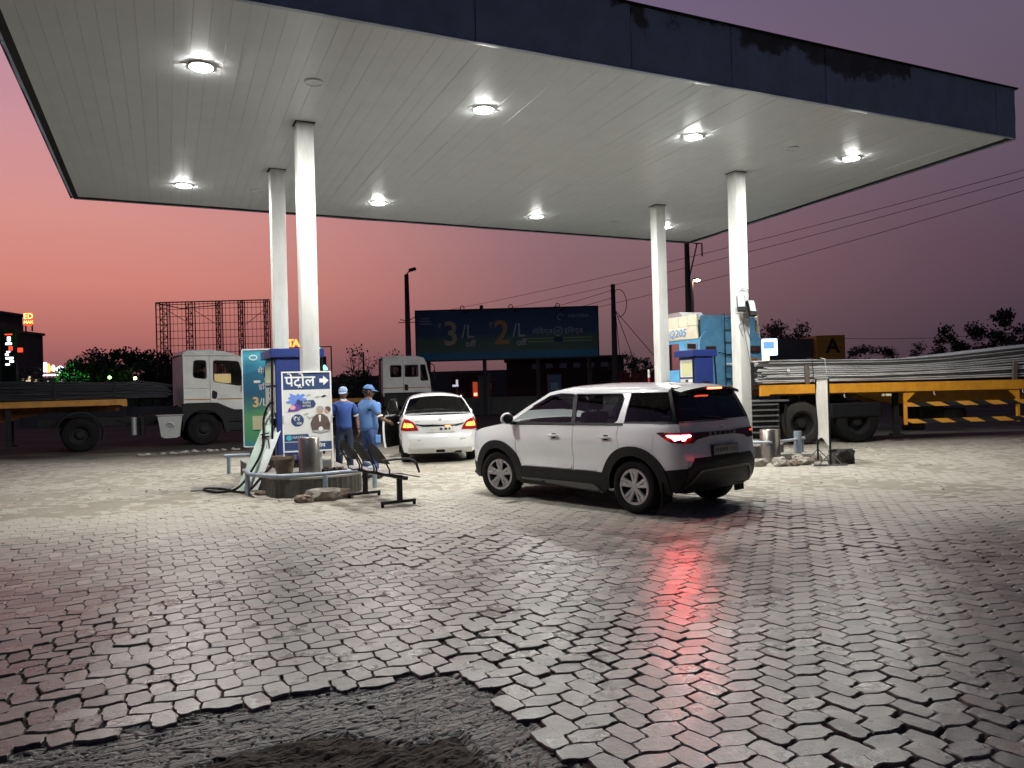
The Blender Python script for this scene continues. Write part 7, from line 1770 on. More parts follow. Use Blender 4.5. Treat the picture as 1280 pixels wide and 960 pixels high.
# --- trees, left to right
def trees():
    L=[(118,437,72,3.2,'broad dark tree nearest the lit shops at the left'),(150,436,70,3.0,'tallest round dark tree left of the steel hoarding frame'),(172,446,74,2.8,'lower dark tree left of the steel hoarding frame'),(205,440,66,2.8,'dark tree in front of the left end of the steel hoarding frame'),(96,447,76,2.6,'thin spreading tree beside the green lit bush'),(188,450,70,2.6,'low bushy tree behind the white cab of the left truck'),(135,452,68,2.6,'low dark tree over the yellow deck of the left truck'),(228,452,70,2.4,'low tree just behind the rear of the left truck cab')]
    for i,(u,v,Y,cw,lab) in enumerate(L):
        p=px(u,v,Y); tree(p.x,Y,p.z,cw,lab,seed=i+1,nl=1500,leaf=.42,low=.12,clumps=12,bare=(i==4))
    p=px(84,459,78); tree(p.x,78,p.z,2.3,'small bush lit bright green from below beside the shops',seed=31,nl=900,leaf=.34,m=leaf_g,low=.15)
    p=px(57,455,84); tree(p.x-2,84,5.2,2.6,'dark tree in front of the shop building',seed=33,nl=900,leaf=.36)
    p=px(446,430,50); tree(p.x,50,p.z,1.9,'leafless twiggy tree left of the second white truck cab',seed=41,nl=170,leaf=.22,bare=True,clumps=11,trunk=.09)
    p=px(492,428,52); tree(p.x,52,p.z-.3,1.6,'sparse twiggy tree behind the second white truck cab',seed=42,nl=150,leaf=.22,bare=True,clumps=9,trunk=.07)
    p=px(452,465,46); tree(p.x,46,p.z,1.9,'low dark bush behind the two attendants',seed=43,nl=900,leaf=.26,low=.05)
    p=px(428,470,44); tree(p.x,44,p.z,1.7,'low dark bush right of the petrol sign board',seed=44,nl=700,leaf=.26,low=.05)
    p=px(783,440,56); tree(p.x,56,p.z,1.6,'small tree right of the utility pole with stay wires',seed=45,nl=700,leaf=.26)
    p=px(752,447,62); tree(p.x,62,p.z,2.2,'low tree behind the right end of the billboard',seed=46,nl=800,leaf=.3,low=.1)
    p=px(805,447,60); tree(p.x,60,p.z,1.6,'dark tree just left of the far right column',seed=47,nl=600,leaf=.3,low=.1)
    p=px(975,402,58); tree(p.x,58,p.z,2.5,'flat topped dark tree behind the lit blue and white sign',seed=48,nl=1100,leaf=.3,low=.5,clumps=11)
    p=px(1215,402,80); tree(p.x,80,p.z,3.2,'broad dark tree left of the tallest tree at far right',seed=49,nl=1500,leaf=.42,low=.15)
    p=px(1246,388,78); tree(p.x,78,p.z,2.6,'tallest dark tree above the steel bars at the far right',seed=50,nl=1500,leaf=.4,low=.15)
    p=px(1278,404,76); tree(p.x,76,p.z,3.0,'dark tree at the right edge of the photo',seed=51,nl=1400,leaf=.4,low=.15)
    p=px(1188,416,82); tree(p.x,82,p.z,2.6,'rounded dark tree at the left end of the far right tree group',seed=52,nl=1200,leaf=.42,low=.15)
    p=px(1148,428,95); tree(p.x,95,p.z,3,'low distant tree above the middle of the steel bars',seed=53,nl=900,leaf=.5,low=.1)
    p=px(1078,432,95); tree(p.x,95,p.z,2.6,'low distant tree just right of the lettered truck body',seed=54,nl=900,leaf=.5,low=.1)
    p=px(1112,434,100); tree(p.x,100,p.z,3,'wide low distant tree over the left part of the steel bars',seed=55,nl=900,leaf=.5,low=.1)
    # far tree line that reads as one mass
    rng=random.Random(77); V=[];F_=[]
    for k in range(15000):
        x=rng.uniform(-125,125); y=118+rng.gauss(0,3); h=3.1+1.5*noise.noise(Vector((x*.07,0,2)))+.9*noise.noise(Vector((x*.3,0,5))); z=h*(1-rng.random()**1.6)
        u=Vector((rng.gauss(0,1),rng.gauss(0,1),rng.gauss(0,1))).normalized(); w=u.orthogonal().normalized(); s=rng.uniform(.5,1.1); b=len(V); p=Vector((x,y,z))
        V+=[p-u*s*.5,p+w*s*.4,p+u*s*.5,p-w*s*.4]; F_.append((b,b+1,b+2,b+3))
    o=obj('distant_trees',([tuple(v) for v in V],[],F_),leaf_m); tag(o,'distant line of dark trees along the horizon','trees',kind='stuff')
trees()
# --- poles and wires
def pole(u,v,Y,r,label,lamp=None,m=pole_m,name='utility_pole',cat='pole'):
    p=px(u,v,Y); T=thing(name,label,cat,(p.x,Y,0)); h=p.z
    bm=nb(); add_tube(bm,[(0,0,-.1),(0,0,h*.5),(0,0,h)],[r*1.25,r*1.1,r*.8],10); obj('shaft',bm,m,T,smooth=True); return T,h
T,h=pole(508,343,38,.13,'tall dark lamp pole left of the big billboard',name='street_lamp',cat='street lamp')
bm=nb(); add_tube(bm,[(0,0,h-.05),(.1,0,h+.12),(.25,0,h+.18)],.035,6); obj('arm',bm,pole_m,T); bm=nb(); add_box(bm,(.12,-.12,h+.16),(.48,.12,h+.30),.03,rot=Matrix.Rotation(-.25,3,'Y')); obj('lamp_head',bm,black_plastic,T)
for a in (-.35,.35):
    bm=nb(); add_tube(bm,[(0,0,4.95),(a,0,5.15 if a>0 else 5.05)],.02,5); add_tube(bm,[(0,0,4.9),(a*1.3,0,4.9)],.02,5); obj('cross_arm',bm,pole_m,T)
T,h=pole(766,356,42,.14,'dark utility pole with stay wires right of the billboard'); o=Vector(T.location)
for dz in (0,-.35,-.7,-1.1):
    bm=nb(); add_box(bm,(-.12,-.07,h+dz-.12),(.12,.07,h+dz+.03),.02); obj('insulator_box',bm,pole_m,T)
bm=nb(); add_tube(bm,[(.03+.55*math.cos(t)*.8+.25,0,h-1.0+.75*math.sin(t)) for t in [i*.35 for i in range(-5,8)]],.02,5); obj('cable_loop',bm,black_rubber,T)
for dx in (.6,2.1,4.6):
    bm=nb(); add_tube(bm,[(.1,0,h-1.4),(dx*.45,0,h*.45),(dx,0,0)],.018,4); obj('stay_wire',bm,black_rubber,T)
T,h=pole(858,292,32,.12,'tall dark pole rising past the right back corner of the canopy')
bm=nb(); add_tube(bm,[(.05,0,h-1.9),(.42,0,h-.45),(.12,0,h-.35)],.03,5); add_tube(bm,[(.35,0,h-.42),(.62,0,h-.42),(.62,0,h-.95)],.035,5); obj('bracket',bm,pole_m,T)
T,h=pole(865,352,36,.07,'slim pale pole carrying a lit warm street lamp above the blue cab',m=mat('pale_pole',(.30,.29,.26),.6),name='street_lamp',cat='street lamp')
bm=nb(); add_tube(bm,[(0,0,h-.1),(.06,-.05,h+.12),(.2,-.1,h+.14)],.03,6); obj('arm',bm,pole_m,T)
bm=nb(); add_box(bm,(.02,-.22,h+.06),(.36,.06,h+.14),.03); lh=obj('lamp_head',bm,pole_m,T)
bm=nb(); bmesh.ops.create_uvsphere(bm,u_segments=16,v_segments=10,radius=1)
for v in bm.verts: v.co=Vector((.2+v.co.x*.16,-.10+v.co.y*.12,h+.05+v.co.z*.07))
obj('lit_globe',bm,mat('street_lamp_on',(1,.9,.7),.3,emit=(1,.80,.50),estr=26),lh)
T,h=pole(397+57,440,48,.06,'short dark post among the bushes left of the second truck')
def wire(A,B,sag,label,r=.016,n=14):
    pts=[A.lerp(B,i/n)-Vector((0,0,sag*4*(i/n)*(1-i/n))) for i in range(n+1)]; bm=nb(); o=A
    add_tube(bm,[p-o for p in pts],r,4); q=obj('overhead_wire',bm,black_rubber); q.location=o; tag(q,label,'wire','overhead wires in the sky')
wire(px(1300,207,40),px(520,395,75),.5,'uppermost thin overhead wire crossing the sky right of the canopy')
wire(px(1300,216,40),px(560,400,75),.5,'second thin overhead wire just below the uppermost one')
wire(px(1300,232,40),px(600,415,75),.55,'lowest of the three overhead wires right of the canopy')
wire(px(766,362,42),px(640,392,60),.2,'thin wire running left from the utility pole to behind the billboard',.014)
wire(px(766,372,42),px(655,394,60),.2,'lower thin wire running left from the utility pole',.014)
wire(px(958,418,70),px(1300,412,70),.6,'thin far wire above the lettered truck body',.02)
# --- big billboard
def billboard():
    Y=45; a=px(519,387,Y); b=px(748,446,Y); x0,x1=a.x+.03,b.x; z0,z1=3.27,6.10
    T=thing('billboard','wide dark blue hoarding with two rupee off figures raised on posts','billboard',((x0+x1)/2,Y,0)); w=(x1-x0)/2
    def bm_mat():
        m=mat('billboard_print',(.01,.03,.08),.6); nt=m.node_tree;N=nt.nodes;L=nt.links;p=N['Principled BSDF']
        tc=N.new('ShaderNodeTexCoord'); sp=N.new('ShaderNodeSeparateXYZ'); L.new(tc.outputs['Object'],sp.inputs[0])
        mr=N.new('ShaderNodeMapRange'); mr.inputs[1].default_value=z0; mr.inputs[2].default_value=z1; L.new(sp.outputs[2],mr.inputs[0])
        cr=N.new('ShaderNodeValToRGB'); e=cr.color_ramp.elements; e[0].position=0; e[0].color=(.02,.16,.30,1); e[1].position=1; e[1].color=(.035,.10,.20,1)
        for q,c in ((.13,(.02,.17,.28,1)),(.17,(.08,.14,.10,1)),(.4,(.06,.15,.10,1)),(.52,(.03,.08,.17,1))):
            x=e.new(q); x.color=c
        L.new(mr.outputs[0],cr.inputs[0]); L.new(cr.outputs[0],p.inputs['Base Color']); return m
    bm=nb(); add_box(bm,(-w,-.05,z0),(w,.05,z1)); obj('face_sheet',bm,bm_mat(),T)
    for lo,hi in (((-w-.06,-.08,z1),(w+.06,.1,z1+.08)),((-w-.06,-.08,z0-.08),(w+.06,.1,z0)),((-w-.06,-.08,z0),(-w,.1,z1)),((w,-.08,z0),(w+.06,.1,z1))):
        bm=nb(); add_box(bm,lo,hi); obj('frame_bar',bm,pole_m,T)
    for x in (-1.35,1.75,4.75,-4.6):
        bm=nb(); add_box(bm,(x-.11,.101,-.1),(x+.11,.32,z1-.1)); obj('support_post',bm,pole_m,T)
    for x in (-1.45,):
        bm=nb(); add_box(bm,(x-.1,.12,z1-.1),(x+.1,.3,z1+.3)); obj('post_stub',bm,pole_m,T)
    for x in (-2.45,.35,3.05):
        bm=nb(); add_tube(bm,[(x-.1+.11*math.cos(t),-.1,z1+.14+.13*math.sin(t)) for t in [i*.5 for i in range(-1,9)]],.025,5); obj('lamp_hook',bm,pole_m,T)
        bm=nb(); add_tube(bm,[(x,-.1,z1+.1),(x+.1,-.5,z1-.1)],.02,5); add_box(bm,(x+.02,-.6,z1-.22),(x+.22,-.45,z1-.1),.02); obj('spot_lamp',bm,pole_m,T)['kind']='stuff'
    F_=(R(90),0,0); cw=mat('print_cream',(.46,.38,.26),.6); dg=mat('print_grey',(.42,.44,.47),.6); og=mat('print_orange',(.46,.26,.08),.6)
    for k,(x,s,m_) in enumerate(((-3.25,'3',cw),(-.30,'2',og))):
        text_obj('numeral',s,1.95,m_,T,(x,-.054,4.72),F_,extrude=.003,sx=.95,offset=.03); text_obj('rupee_mark','₹',.45,dg,T,(x-.62,-.054,5.22),F_,extrude=.003)
        text_obj('numeral','/L',1.1,dg,T,(x+.98,-.054,4.85),F_,extrude=.003,offset=.01,sx=.85); text_obj('lettering','OFF' if False else 'off',.55,dg,T,(x+1.12,-.054,4.18),F_,extrude=.003,offset=.012)
    text_obj('lettering','NAYARA',.30,dg,T,(4.15,-.054,5.62),F_,extrude=.002,offset=.004); 
    bm=nb(); add_tube(bm,[(3.12+.17*math.cos(t),-.056,5.58+.17*math.sin(t)) for t in [i*.4 for i in range(0,13)]],.03,5); obj('logo_ring',bm,dg,T)
    text_obj('lettering','सेिवंग्ज',.42,dg,T,(2.05,-.054,4.75),F_,extrude=.002); text_obj('lettering','इिनंग्ज',.42,dg,T,(3.85,-.054,4.75),F_,extrude=.002)
    bm=nb(); add_tube(bm,[(2.95+.24*math.cos(t),-.056,4.77+.24*math.sin(t)) for t in [i*.4 for i in range(0,17)]],.03,5); obj('logo_ring',bm,dg,T); text_obj('lettering','की',.26,dg,T,(2.95,-.054,4.75),F_,extrude=.002)
    for z in (4.18,4.36):
        bm=nb(); add_box(bm,(1.2,-.056,z),(4.9,-.051,z+.04)); obj('print_line',bm,mat('print_olive_%d'%int(z*100),(.4,.45,.18),.6),T)
    bm=nb(); add_box(bm,(2.7,-.060,4.16),(3.2,-.0565,4.42)); obj('print_box',bm,mat('print_navy',(.01,.02,.08),.6),T)
    for k in range(3):
        bm=nb(); add_box(bm,(-w+.2+.05*k,-.056,5.35+.16*k),(-w+.95-.08*k,-.051,5.40+.16*k)); obj('print_line',bm,dg,T)
billboard()
# --- bare steel frame of a hoarding
def steel_frame():
    Y=60; T=thing('hoarding_frame','large bare steel lattice frame of an empty hoarding above the left truck cab','frame',(px(265,450,Y).x,Y,0)); ox=T.location.x
    X=lambda u:px(u,420,Y).x-ox; zt=8.85; mt=mat('dark_red_frame_steel',(.05,.025,.025),.7)
    for u,wd in ((205,.55),(237,.5),(273,.32),(301,.32),(333,.3)):
        bm=nb(); x=X(u); w=wd/2
        for sx,sy in ((-w,0),(w,0),(-w,.5),(w,.5)): add_cyl(bm,(x+sx,sy,-.1),(x+sx,sy,zt),.045,n=5)
        n=20
        for k in range(n):
            z=zt*k/n; z2=zt*(k+1)/n; s=1 if k%2 else -1; add_cyl(bm,(x-w*s,0,z),(x+w*s,0,z2),.025,n=4); add_cyl(bm,(x-w,0,z),(x+w,0,z),.03,n=4)
        obj('lattice_column',bm,mt,T)['kind']='stuff'
    bm=nb(); x0,x1=X(196),X(338)
    for k in range(11): add_cyl(bm,(x0,-.1,zt-k*.56),(x1,-.1,zt-k*.56),.020,n=4)
    for k in range(27): 
        x=x0+(x1-x0)*k/26; add_cyl(bm,(x,-.12,zt-5.6),(x,-.12,zt),.016,n=4)
    for a,b in ((209,237),(242,268),(305,331)):
        s=1 if a<300 else -1; add_cyl(bm,(X(a),.2,zt-.6 if s>0 else zt-1.9),(X(b),.2,zt-1.7 if s>0 else zt-.7),.022,n=4)
    obj('bar_grid',bm,mt,T)['kind']='stuff'
    for z,r in ((zt,.05),(zt-.18,.03)):
        bm=nb(); add_cyl(bm,(x0,0,z),(x1,0,z),r,n=5); obj('top_rail',bm,mt,T)
    bm=nb(); add_cyl(bm,(x0,0,zt),(x0,0,-.1),.04,n=5); obj('edge_post',bm,mt,T)
    bm=nb(); add_cyl(bm,(x0,0,zt-.03),(X(212),2.2,zt-.25),.04,n=5); add_cyl(bm,(X(212),2.2,zt-.25),(X(265),2.2,zt-.05),.04,n=5); obj('back_rail',bm,mt,T)['kind']='stuff'
steel_frame()
# --- buildings at the left with lit signs
sg_red=mat('red_sign_on',(.5,.02,.01),.4,emit=(1,.05,.02),estr=2.2); sg_yel=mat('yellow_letters_on',(1,.6,.2),.4,emit=(1,.50,.12),estr=5)
sg_wht=mat('white_letters_on',(.9,.9,.9),.4,emit=(.80,.86,1),estr=3.2); sg_warm=mat('warm_white_sign_on',(.9,.8,.6),.4,emit=(1,.78,.50),estr=2.4)
sg_grn=mat('green_letters_on',(.1,.9,.4),.4,emit=(.12,1,.42),estr=3.0); sg_org=mat('orange_letters_on',(1,.3,.05),.4,emit=(1,.16,.03),estr=5.5); sg_blu=mat('blue_white_sign_on',(.7,.85,1),.4,emit=(.62,.80,1),estr=2.6)
sg_teal=mat('teal_lamp_on',(.3,.9,.8),.4,emit=(.25,1,.75),estr=2.5)
def left_buildings():
    T=thing('shop_building','dark two part commercial building with lit shop signs at the far left','building',(-60,93,0))
    def bx(lo,hi,m,name,par=T):
        bm=nb(); add_box(bm,lo,hi); return obj(name,bm,m,par)
    w=bx((-30,-3,0),(-1.4,5,12.1),bld_m,'main_block'); bx((-30.2,-3.25,12.101),(-1.2,5.2,12.45),bld2_m,'parapet',w)
    w2=bx((-1.39,-3,0),(2.3,3,9.5),bld_m,'side_block'); bx((-1.38,-3.3,9.501),(2.5,3.2,9.8),bld2_m,'parapet',w2); bx((-1.2,-2.9,9.81),(1.2,1,10.7),bld2_m,'roof_room',w2)
    bx((-6,-3.6,8.6),(2.6,-3.01,8.85),bld2_m,'ledge',w)
    for k in range(8):
        for z in (4.6,7.0,9.6):
            if z>9 and k>5: continue
            x=-28+k*3.3; f=bx((x,-3.06,z),(x+2.0,-3.005,z+1.3),bld2_m,'window'); bx((x+.1,-3.09,z+.1),(x+1.9,-3.065,z+1.2),win_m,'pane',f)
    bx((-12,-3.5,2.9),(6,-3.31,3.2),bld2_m,'awning')
    bx((2.31,-3,0),(8,3,3.9),bld_m,'low_shop'); bx((2.32,-4.2,3.901),(9,3.2,4.1),bld2_m,'shop_roof')
    def sign(u0,v0,u1,v1,Y,m,name,label,d=.25,cat='sign'):
        a=px(u0,v0,Y);b=px(u1,v1,Y); q=thing(name,label,cat,((a.x+b.x)/2,Y,0)); ox=q.location.x
        bm=nb(); add_box(bm,(a.x-ox,0,b.z),(b.x-ox,d,a.z),.03); obj('sign_box',bm,m,q); return q,(a.z+b.z)/2,ox
    q,z,ox=sign(31,391,40,407,88,sg_red,'roof_sign','red box sign with yellow letters on the roof of the dark building at left')
    text_obj('lettering','ED',.9,sg_yel,q,(0,-.02,z+.32),(R(90),0,0)); text_obj('lettering','MAX',.5,sg_yel,q,(0,-.02,z-.35),(R(90),0,0))
    bm=nb(); add_box(bm,(-.42,.02,9.4),(-.30,.14,z-.6)); add_box(bm,(.30,.02,9.4),(.42,.14,z-.6)); obj('sign_legs',bm,pole_m,q)['kind']='stuff'
    # totem sign with lit rows
    a=px(4,415,80);b=px(18,462,80); q=thing('totem_sign','tall black totem sign with rows of lit white and red marks at the left edge','sign',((a.x+b.x)/2,80,0)); ox=q.location.x
    bm=nb(); add_box(bm,(a.x-ox-.3,0,.0),(b.x-ox+.15,.4,a.z+.2),.04); obj('totem_body',bm,black_plastic,q)
    for u0,v0,u1,v1,m in ((6,417.5,15.5,418.6,sg_red),(9,421,13.5,426.5,sg_wht),(7,428.3,15,431,sg_wht),(11,433,16,438,sg_red),(8,439,13,440.6,sg_wht),(6.5,442,11,444.5,sg_wht),(7,446.5,17,449,sg_wht),(12,450.6,17.5,453,sg_wht),(7,454.5,12.5,456.6,sg_wht)):
        A=px(u0,v0,80);B=px(u1,v1,80); bm=nb(); add_box(bm,(A.x-ox,-.05,B.z),(B.x-ox,-.005,A.z),.02); obj('lit_mark',bm,m,q)
    q,z,ox=sign(19,435,27,440,82,sg_red,'red_lamp_sign','dim red arrow sign right of the black totem'); 
    # shop letters
    for k,(u0,v0,u1,v1,m,lab,nm) in enumerate(((54,453,58,465,sg_wht,'white lit block letter at the left of the bright shop sign','lit_letter'),(58.5,455,62,466,sg_org,'orange lit letter second in the bright shop sign','lit_letter'),(63.5,456.5,68,464.5,sg_warm,'round yellowish lit letter third in the bright shop sign','lit_letter'),(70,457.5,79,466,sg_wht,'wide rounded white lit emblem at the right end of the shop sign','lit_emblem'),(53,468,72,469.4,sg_wht,'thin lit white strip under the bright shop sign','lit_strip'))):
        A=px(u0,v0,84.8);B=px(u1,v1,84.8); q=thing(nm,lab,'sign',((A.x+B.x)/2,84.8,0)); ox=q.location.x; w=(B.x-A.x)/2; zc=(A.z+B.z)/2; hh=(A.z-B.z)/2
        bm=nb(); pl=[(w*math.cos(t)*(1 if k!=0 else 1.1),zc+hh*math.sin(t)*(1+.15*math.cos(3*t+k))) for t in [i*2*math.pi/12 for i in range(12)]] if k not in (0,4) else [(-w,zc-hh),(w,zc-hh),(w*.8,zc+hh),(-w*.8,zc+hh)]
        add_prism(bm,pl,'y',0,.2); obj('lit_face',bm,m,q)
        bm=nb(); add_box(bm,(-.04,.05,0),(.04,.15,zc-hh)); obj('support',bm,pole_m,q)
    # lit shop fronts
    for k,(u0,v0,u1,v1,m,lab) in enumerate(((24,473,30,482,sg_warm,'small dim lit shop window behind the left trees'),(32,470,38,482,sg_warm,'brightest warm lit shop window under the dark building'),(40,474,46,483,sg_warm,'lit shop window right of the brightest one'),(55,476,62,482,sg_wht,'white lit counter under the bright shop sign'),(72,468,78,483,sg_wht,'pale lit wall panel beside the green bush'))):
        A=px(u0,v0,86);B=px(u1,v1,86); q=thing('shop_window',lab,'window',((A.x+B.x)/2,86,0),0,'lit shop fronts'); ox=q.location.x
        n=3
        for i in range(n):
            x0=A.x-ox+(B.x-A.x)*i/n; x1=A.x-ox+(B.x-A.x)*(i+.8)/n; hz=(A.z-B.z)*(.55+.4*((i*7+k*3)%3)/2)
            bm=nb(); add_box(bm,(x0,0,B.z),(x1,.1,B.z+hz)); obj('lit_pane',bm,mat('dim_shop_light_%d_%d'%(k,i),(.8,.7,.5),.4,emit=((1,.8,.5) if k<3 else (.9,.95,1)),estr=(.25,.9,.5,.9,.35)[k]*(1 if i!=1 else .5)),q)
        bm=nb(); add_box(bm,(A.x-ox-.1,.101,0),(B.x-ox+.1,.3,A.z+.1)); obj('shop_wall',bm,bld_m,q)
left_buildings()
def lamp_light(name,loc,col,power,label,r=.08):
    ld=bpy.data.lights.new(name,'POINT'); ld.color=col; ld.energy=power; ld.shadow_soft_size=r; o=bpy.data.objects.new(name,ld); C.objects.link(o); o.location=loc; tag(o,label,'light')
p=px(84,483,76.6)
T=thing('garden_uplight','small green garden uplight under the green lit bush','light',(p.x,74.0,0)); bm=nb(); add_cyl(bm,(0,0,0),(0,.1,.35),.1,n=10); obj('lamp_housing',bm,black_plastic,T); gl=bpy.data.lights.new('uplight_bulb','SPOT'); gl.color=(.05,1,.12); gl.energy=5200; gl.spot_size=1.5; gl.shadow_soft_size=.1; go=bpy.data.objects.new('uplight_bulb',gl); C.objects.link(go); go.parent=T; go.location=(0,0,.5); go.rotation_euler=(R(150),0,0)
bm=nb(); add_cyl(bm,(0,.1,.351),(0,.1,.37),.09,n=10); obj('lamp_glass',bm,mat('green_uplight_on',(.1,.9,.2),.3,emit=(.06,1,.12),estr=3000),T)
for u,v,Y,lab in ((137,473,70,'small green lit lamp among the trees above the yellow deck'),(169,474,70,'small yellow green lamp among the trees nearer the truck cab')):
    p=px(u,v,Y-3); T=thing('garden_lamp',lab,'light',(p.x,Y-3,0)); bm=nb(); add_cyl(bm,(0,0,0),(0,0,p.z),.03,n=6); obj('post',bm,pole_m,T); bm=nb(); bmesh.ops.create_uvsphere(bm,u_segments=10,v_segments=8,radius=.13,matrix=Matrix.Translation((0,0,p.z+.08))); obj('globe',bm,mat('green_lamp_%d'%u,(.4,.9,.2),.3,emit=(.25,1,.15) if u<150 else (.7,1,.3),estr=16),T)
# --- lit letters and dark box behind the near left column
def tower_sign():
    Y=60; T=thing('neon_sign','orange lit letters TA and Q over green lit letters, behind the near left column','sign',(px(382,445,Y).x,Y,0)); ox=T.location.x
    for s,u in (('T',363.5),('A',370.5),('Q',393.5)):
        p=px(u,429.5,Y); text_obj('lit_letter',s,.80,sg_org,T,(p.x-ox,-.1,p.z),(R(90),0,0),extrude=.05,offset=.02)
    for s,u in (('G',392),('E',398)):
        p=px(u,439,Y); text_obj('lit_letter',s,.66,sg_grn,T,(p.x-ox,-.1,p.z),(R(90),0,0),extrude=.05,offset=.02)
    a=px(360,434.5,Y);b=px(414,434.5,Y)
    bm=nb(); add_box(bm,(a.x-ox,0,a.z-.05),(b.x-ox,.08,a.z+.03)); obj('frame_bar',bm,pole_m,T)
    bm=nb(); add_box(bm,(b.x-ox-.08,.09,0),(b.x-ox,.17,a.z)); obj('frame_post',bm,pole_m,T)
    bm=nb(); add_box(bm,(a.x-ox,.09,0),(a.x-ox+.08,.17,a.z)); obj('frame_post',bm,pole_m,T)
    c=px(391,445,Y);d=px(404,468,Y); bm=nb(); add_box(bm,(c.x-ox-.6,.2,0),(d.x-ox,1.2,c.z),.05); obj('dark_cabinet',bm,black_plastic,T)
    e=px(408,461,Y); q=thing('teal_lamp','small teal lit lamp above the right corner of the petrol sign board','light',(e.x,Y-.6,0)); bm=nb(); add_cyl(bm,(0,0,0),(0,0,e.z-.12),.03,n=6); obj('post',bm,pole_m,q); bm=nb(); add_lathe(bm,[(.05,e.z+.28),(.10,e.z+.2),(.22,e.z+.05),(.24,e.z-.1),(.05,e.z-.12)],12); obj('lamp_shade',bm,sg_teal,q)
tower_sign()
# --- things under and beside the billboard
def yard():
    # boundary wall with piers
    for k,(x0,x1,lab) in enumerate(((-30,-5.2,'long grey boundary wall behind the second truck'),(-5.0,2.0,'grey boundary wall under the left half of the billboard'),(3.2,11.5,'grey boundary wall under the right half of the billboard'))):
        T=box_thing('boundary_wall',lab,'wall',(x0,47,0),(x1,47.25,1.02),wall_d,'wall_panel')
        for x in np.arange(x0+.2,x1,3.2):
            bm=nb(); add_box(bm,(x-T.location.x-.15,-.25,0),(x-T.location.x+.15,-.126,1.12)); obj('pier',bm,wall_d,T)
    box_thing('gate_pier','taller grey gate pier under the billboard','pier',(-2.0,46.2,0),(-1.35,46.8,2.35),wall_d,'pier_body')
    T=thing('long_shed','dark reddish shed with a row of pale clerestory openings behind the billboard','building',(5.2,61,0))
    bm=nb(); add_box(bm,(-5.6,0,0),(3.6,6,3.7)); obj('wall',bm,mat('dark_red_shed',(.07,.025,.022),.8,noise_amt=.3,noise_scale=1),T)
    bm=nb(); add_box(bm,(-5.8,-.4,3.701),(3.8,6.2,3.9)); obj('roof',bm,bld_m,T)
    for k in range(6):
        bm=nb(); add_box(bm,(-3.6+k*1.08,-.05,3.0),(-3.05+k*1.08,-.005,3.38)); obj('opening',bm,mat('pale_opening',(.30,.30,.34),.6) if k==0 else MATS['pale_opening'],T)
    T=thing('blue_booth','narrow dark blue booth with a pale notice beside the boundary wall','booth',(2.55,46.6,0))
    bm=nb(); add_box(bm,(-.4,-.3,0),(.4,.3,2.3),.03); obj('booth_body',bm,mat('booth_blue',(.02,.04,.16),.5),T); bm=nb(); add_box(bm,(-.25,-.32,1.35),(.2,-.301,1.8)); obj('notice',bm,mat('notice_blue',(.08,.18,.3),.5),T)
    # red lorry far behind with lights on
    T=thing('parked_lorry','distant red slatted lorry with tail lights on, under the left part of the billboard','truck',(-3.6,66,0))
    bm=nb(); add_box(bm,(-1.6,0,.9),(1.6,7,2.9),.04); obj('cargo_body',bm,mat('dark_red_body',(.09,.02,.02),.7),T)
    for k in range(9):
        bm=nb(); add_box(bm,(-1.55+k*.38,-.06,1.0),(-1.47+k*.38,-.001,2.8)); obj('slat',bm,mat('red_slat',(.16,.04,.035),.7) if k==0 else MATS['red_slat'],T)
    bm=nb(); add_box(bm,(-1.5,-.02,.45),(1.6,.3,.85)); obj('bumper',bm,pole_m,T)
    for x,m,r in ((-1.05,sg_wht,.055),(-.75,sg_wht,.07),(1.05,MATS['high_stop_light_on'],.12)):
        bm=nb(); bmesh.ops.create_uvsphere(bm,u_segments=8,v_segments=6,radius=r,matrix=Matrix.Translation((x,-.1,.98))); obj('lamp',bm,m,T)
    for sx in (-1,1): truck_wheel(T,sx*1.2,1.2,.5,.3,1,m=black_rubber)
    T=thing('tanker_rear','distant reddish orange vehicle tail with a lit lamp behind the billboard post','truck',(-2.55+.3,57,0))
    bm=nb(); add_box(bm,(-.7,0,.5),(.8,3,2.15),.06); obj('vehicle_body',bm,mat('vehicle_orange',(.20,.05,.025),.6,noise_amt=.4,noise_scale=2),T)
    bm=nb(); add_box(bm,(-.62,-.05,1.25),(-.28,-.001,2.05)); obj('tail_light_column',bm,mat('tail_column_on',(.5,.06,.03),.5,emit=(1,.12,.05),estr=.35),T); bm=nb(); add_box(bm,(-.55,-.08,1.05),(-.32,-.051,1.25),.02); obj('lit_lamp',bm,MATS['high_stop_light_on'],T)
    bm=nb(); add_box(bm,(.35,-.05,1.5),(.75,-.001,1.95)); obj('yellow_panel',bm,mat('panel_ochre',(.35,.22,.06),.6),T)
    for sx in (-1,1): truck_wheel(T,sx*.55,.8,.5,.25,1,m=black_rubber)
    T=thing('white_post_light','small white cross shaped lamp post behind the white saloon','light',(px(571,485,55).x,55,0)); z=px(571,479,55).z
    bm=nb(); add_cyl(bm,(0,0,0),(0,0,z-.2),.04,n=6); obj('post',bm,MATS['pale_pole'],T); bm=nb(); add_box(bm,(-.3,-.03,z-.25),(.12,.03,z-.1),.02); add_box(bm,(-.05,-.04,z-.2),(.1,.04,z+.25),.03); obj('lamp_cross',bm,mat('dim_white_lamp',(.8,.8,.8),.4,emit=(.9,.9,1),estr=.6),T)['kind']='stuff'
    # fence by the utility pole, the red glow on it painted as slat colour
    T=thing('glow_tinted_fence','slatted fence left of the far right column with a red glow painted into its colour','fence',(8.9,52,0)); rf=mat('red_glow_colour',(.22,.015,.02),.6,noise_amt=.4,noise_scale=2)
    for k in range(17):
        bm=nb(); x=-1.9+k*.24; add_box(bm,(x,-.03,0),(x+.17,.01,2.4+.1*math.sin(k*2)),.01); obj('slat',bm,rf,T)
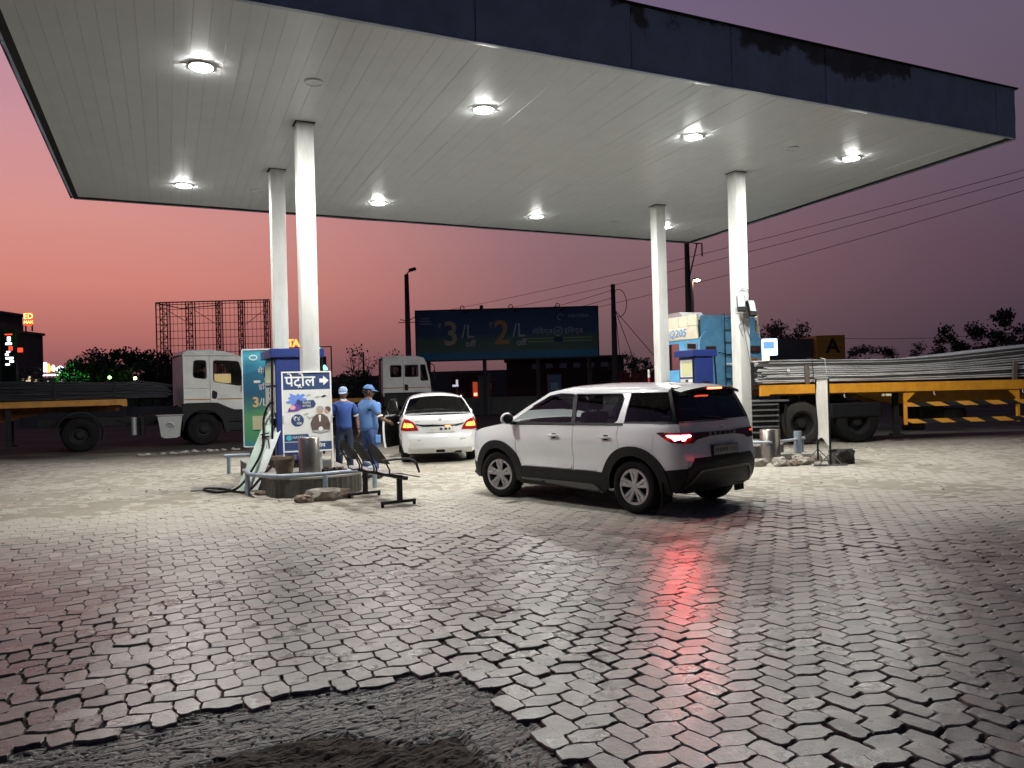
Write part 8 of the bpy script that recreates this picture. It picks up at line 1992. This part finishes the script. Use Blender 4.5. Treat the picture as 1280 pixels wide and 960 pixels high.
    for z in (.5,1.9):
        bm=nb(); add_box(bm,(-2,.011,z),(2.2,.06,z+.1)); obj('rail',bm,rf,T)
    p=px(811,462,24); T=thing('marker_pole','thin red and white marker pole left of the far right column','pole',(p.x,24,0)); bm=nb(); add_cyl(bm,(0,0,0),(0,0,p.z-.25),.035,n=8); obj('shaft',bm,mat('marker_red',(.55,.03,.04),.5),T); bm=nb(); add_cyl(bm,(0,0,p.z-.249),(0,0,p.z),.036,n=8); obj('tip',bm,pure_white,T)
    # lettered yellow truck body and dark container
    Y=45; a=px(1020,419.5,Y);b=px(1057,449,Y); T=thing('box_truck','dark long truck body with a dull yellow end panel bearing a black letter','truck',((a.x+b.x)/2,Y,0),0); w=(b.x-a.x)/2
    bm=nb(); add_box(bm,(-w,0,.9),(w,2.4,a.z),.02); obj('end_body',bm,MATS['dusty_yellow_paint'],T)
    for k in range(8):
        bm=nb(); z=1.1+k*.38; add_box(bm,(-w+.02,-.03,z),(w-.02,-.001,z+.33),.008); obj('board',bm,MATS['dusty_yellow_paint'],T)
    text_obj('painted_letter','A',1.15,ink,T,(.1,-.034,3.45),(R(90),0,0),extrude=.002,offset=.03)
    bm=nb(); add_box(bm,(-w-2.9,.4,.9),(-w-.01,2.6,a.z-.15),.02); obj('container_body',bm,bld_m,T)
    for x in (-2.4,-.9,.4): truck_wheel(T,x,.3,.5,.3,-1,m=black_rubber)
    # lit blue and white sign
    a=px(953,423.5,41);b=px(972.5,444,41); T=thing('lit_sign','brightly lit blue and white rectangular sign right of the blue truck cab','sign',((a.x+b.x)/2,41,0)); w=(b.x-a.x)/2
    bm=nb(); add_box(bm,(-w,0,b.z),(w,.2,a.z),.04); obj('sign_box',bm,sg_blu,T); bm=nb(); add_box(bm,(-w*.9,-.02,b.z+.35),(w*.5,-.001,b.z+.72)); obj('blue_print',bm,mat('blue_print_on',(.3,.6,.9),.4,emit=(.25,.55,1),estr=.9),T); bm=nb(); add_box(bm,(-w-.25,.05,0),(-w-.13,.2,a.z)); obj('post',bm,pole_m,T); bm=nb(); add_box(bm,(-w,.06,b.z-.3),(-w*.1,.15,b.z-.01)); obj('lit_tab',bm,sg_warm,T)
    # low dark wall under the far right trees
    box_thing('boundary_wall','long low dark wall far behind the steel bars at right','wall',(18,92,0),(75,92.4,3.2),bld_m,'wall_panel')
    box_thing('low_building','low dark building far behind the left flatbed','building',(-44,88,0),(-24,95,3.4),bld_m,'wall')
    box_thing('low_building','low grey building seen beneath the left half of the billboard','building',(-9,84,0),(1.5,90,3.5),bld2_m,'wall')
    box_thing('low_building','low dark building between the bushes and the second truck','building',(-19,72,0),(-9.5,78,3.0),bld_m,'wall')
yard()
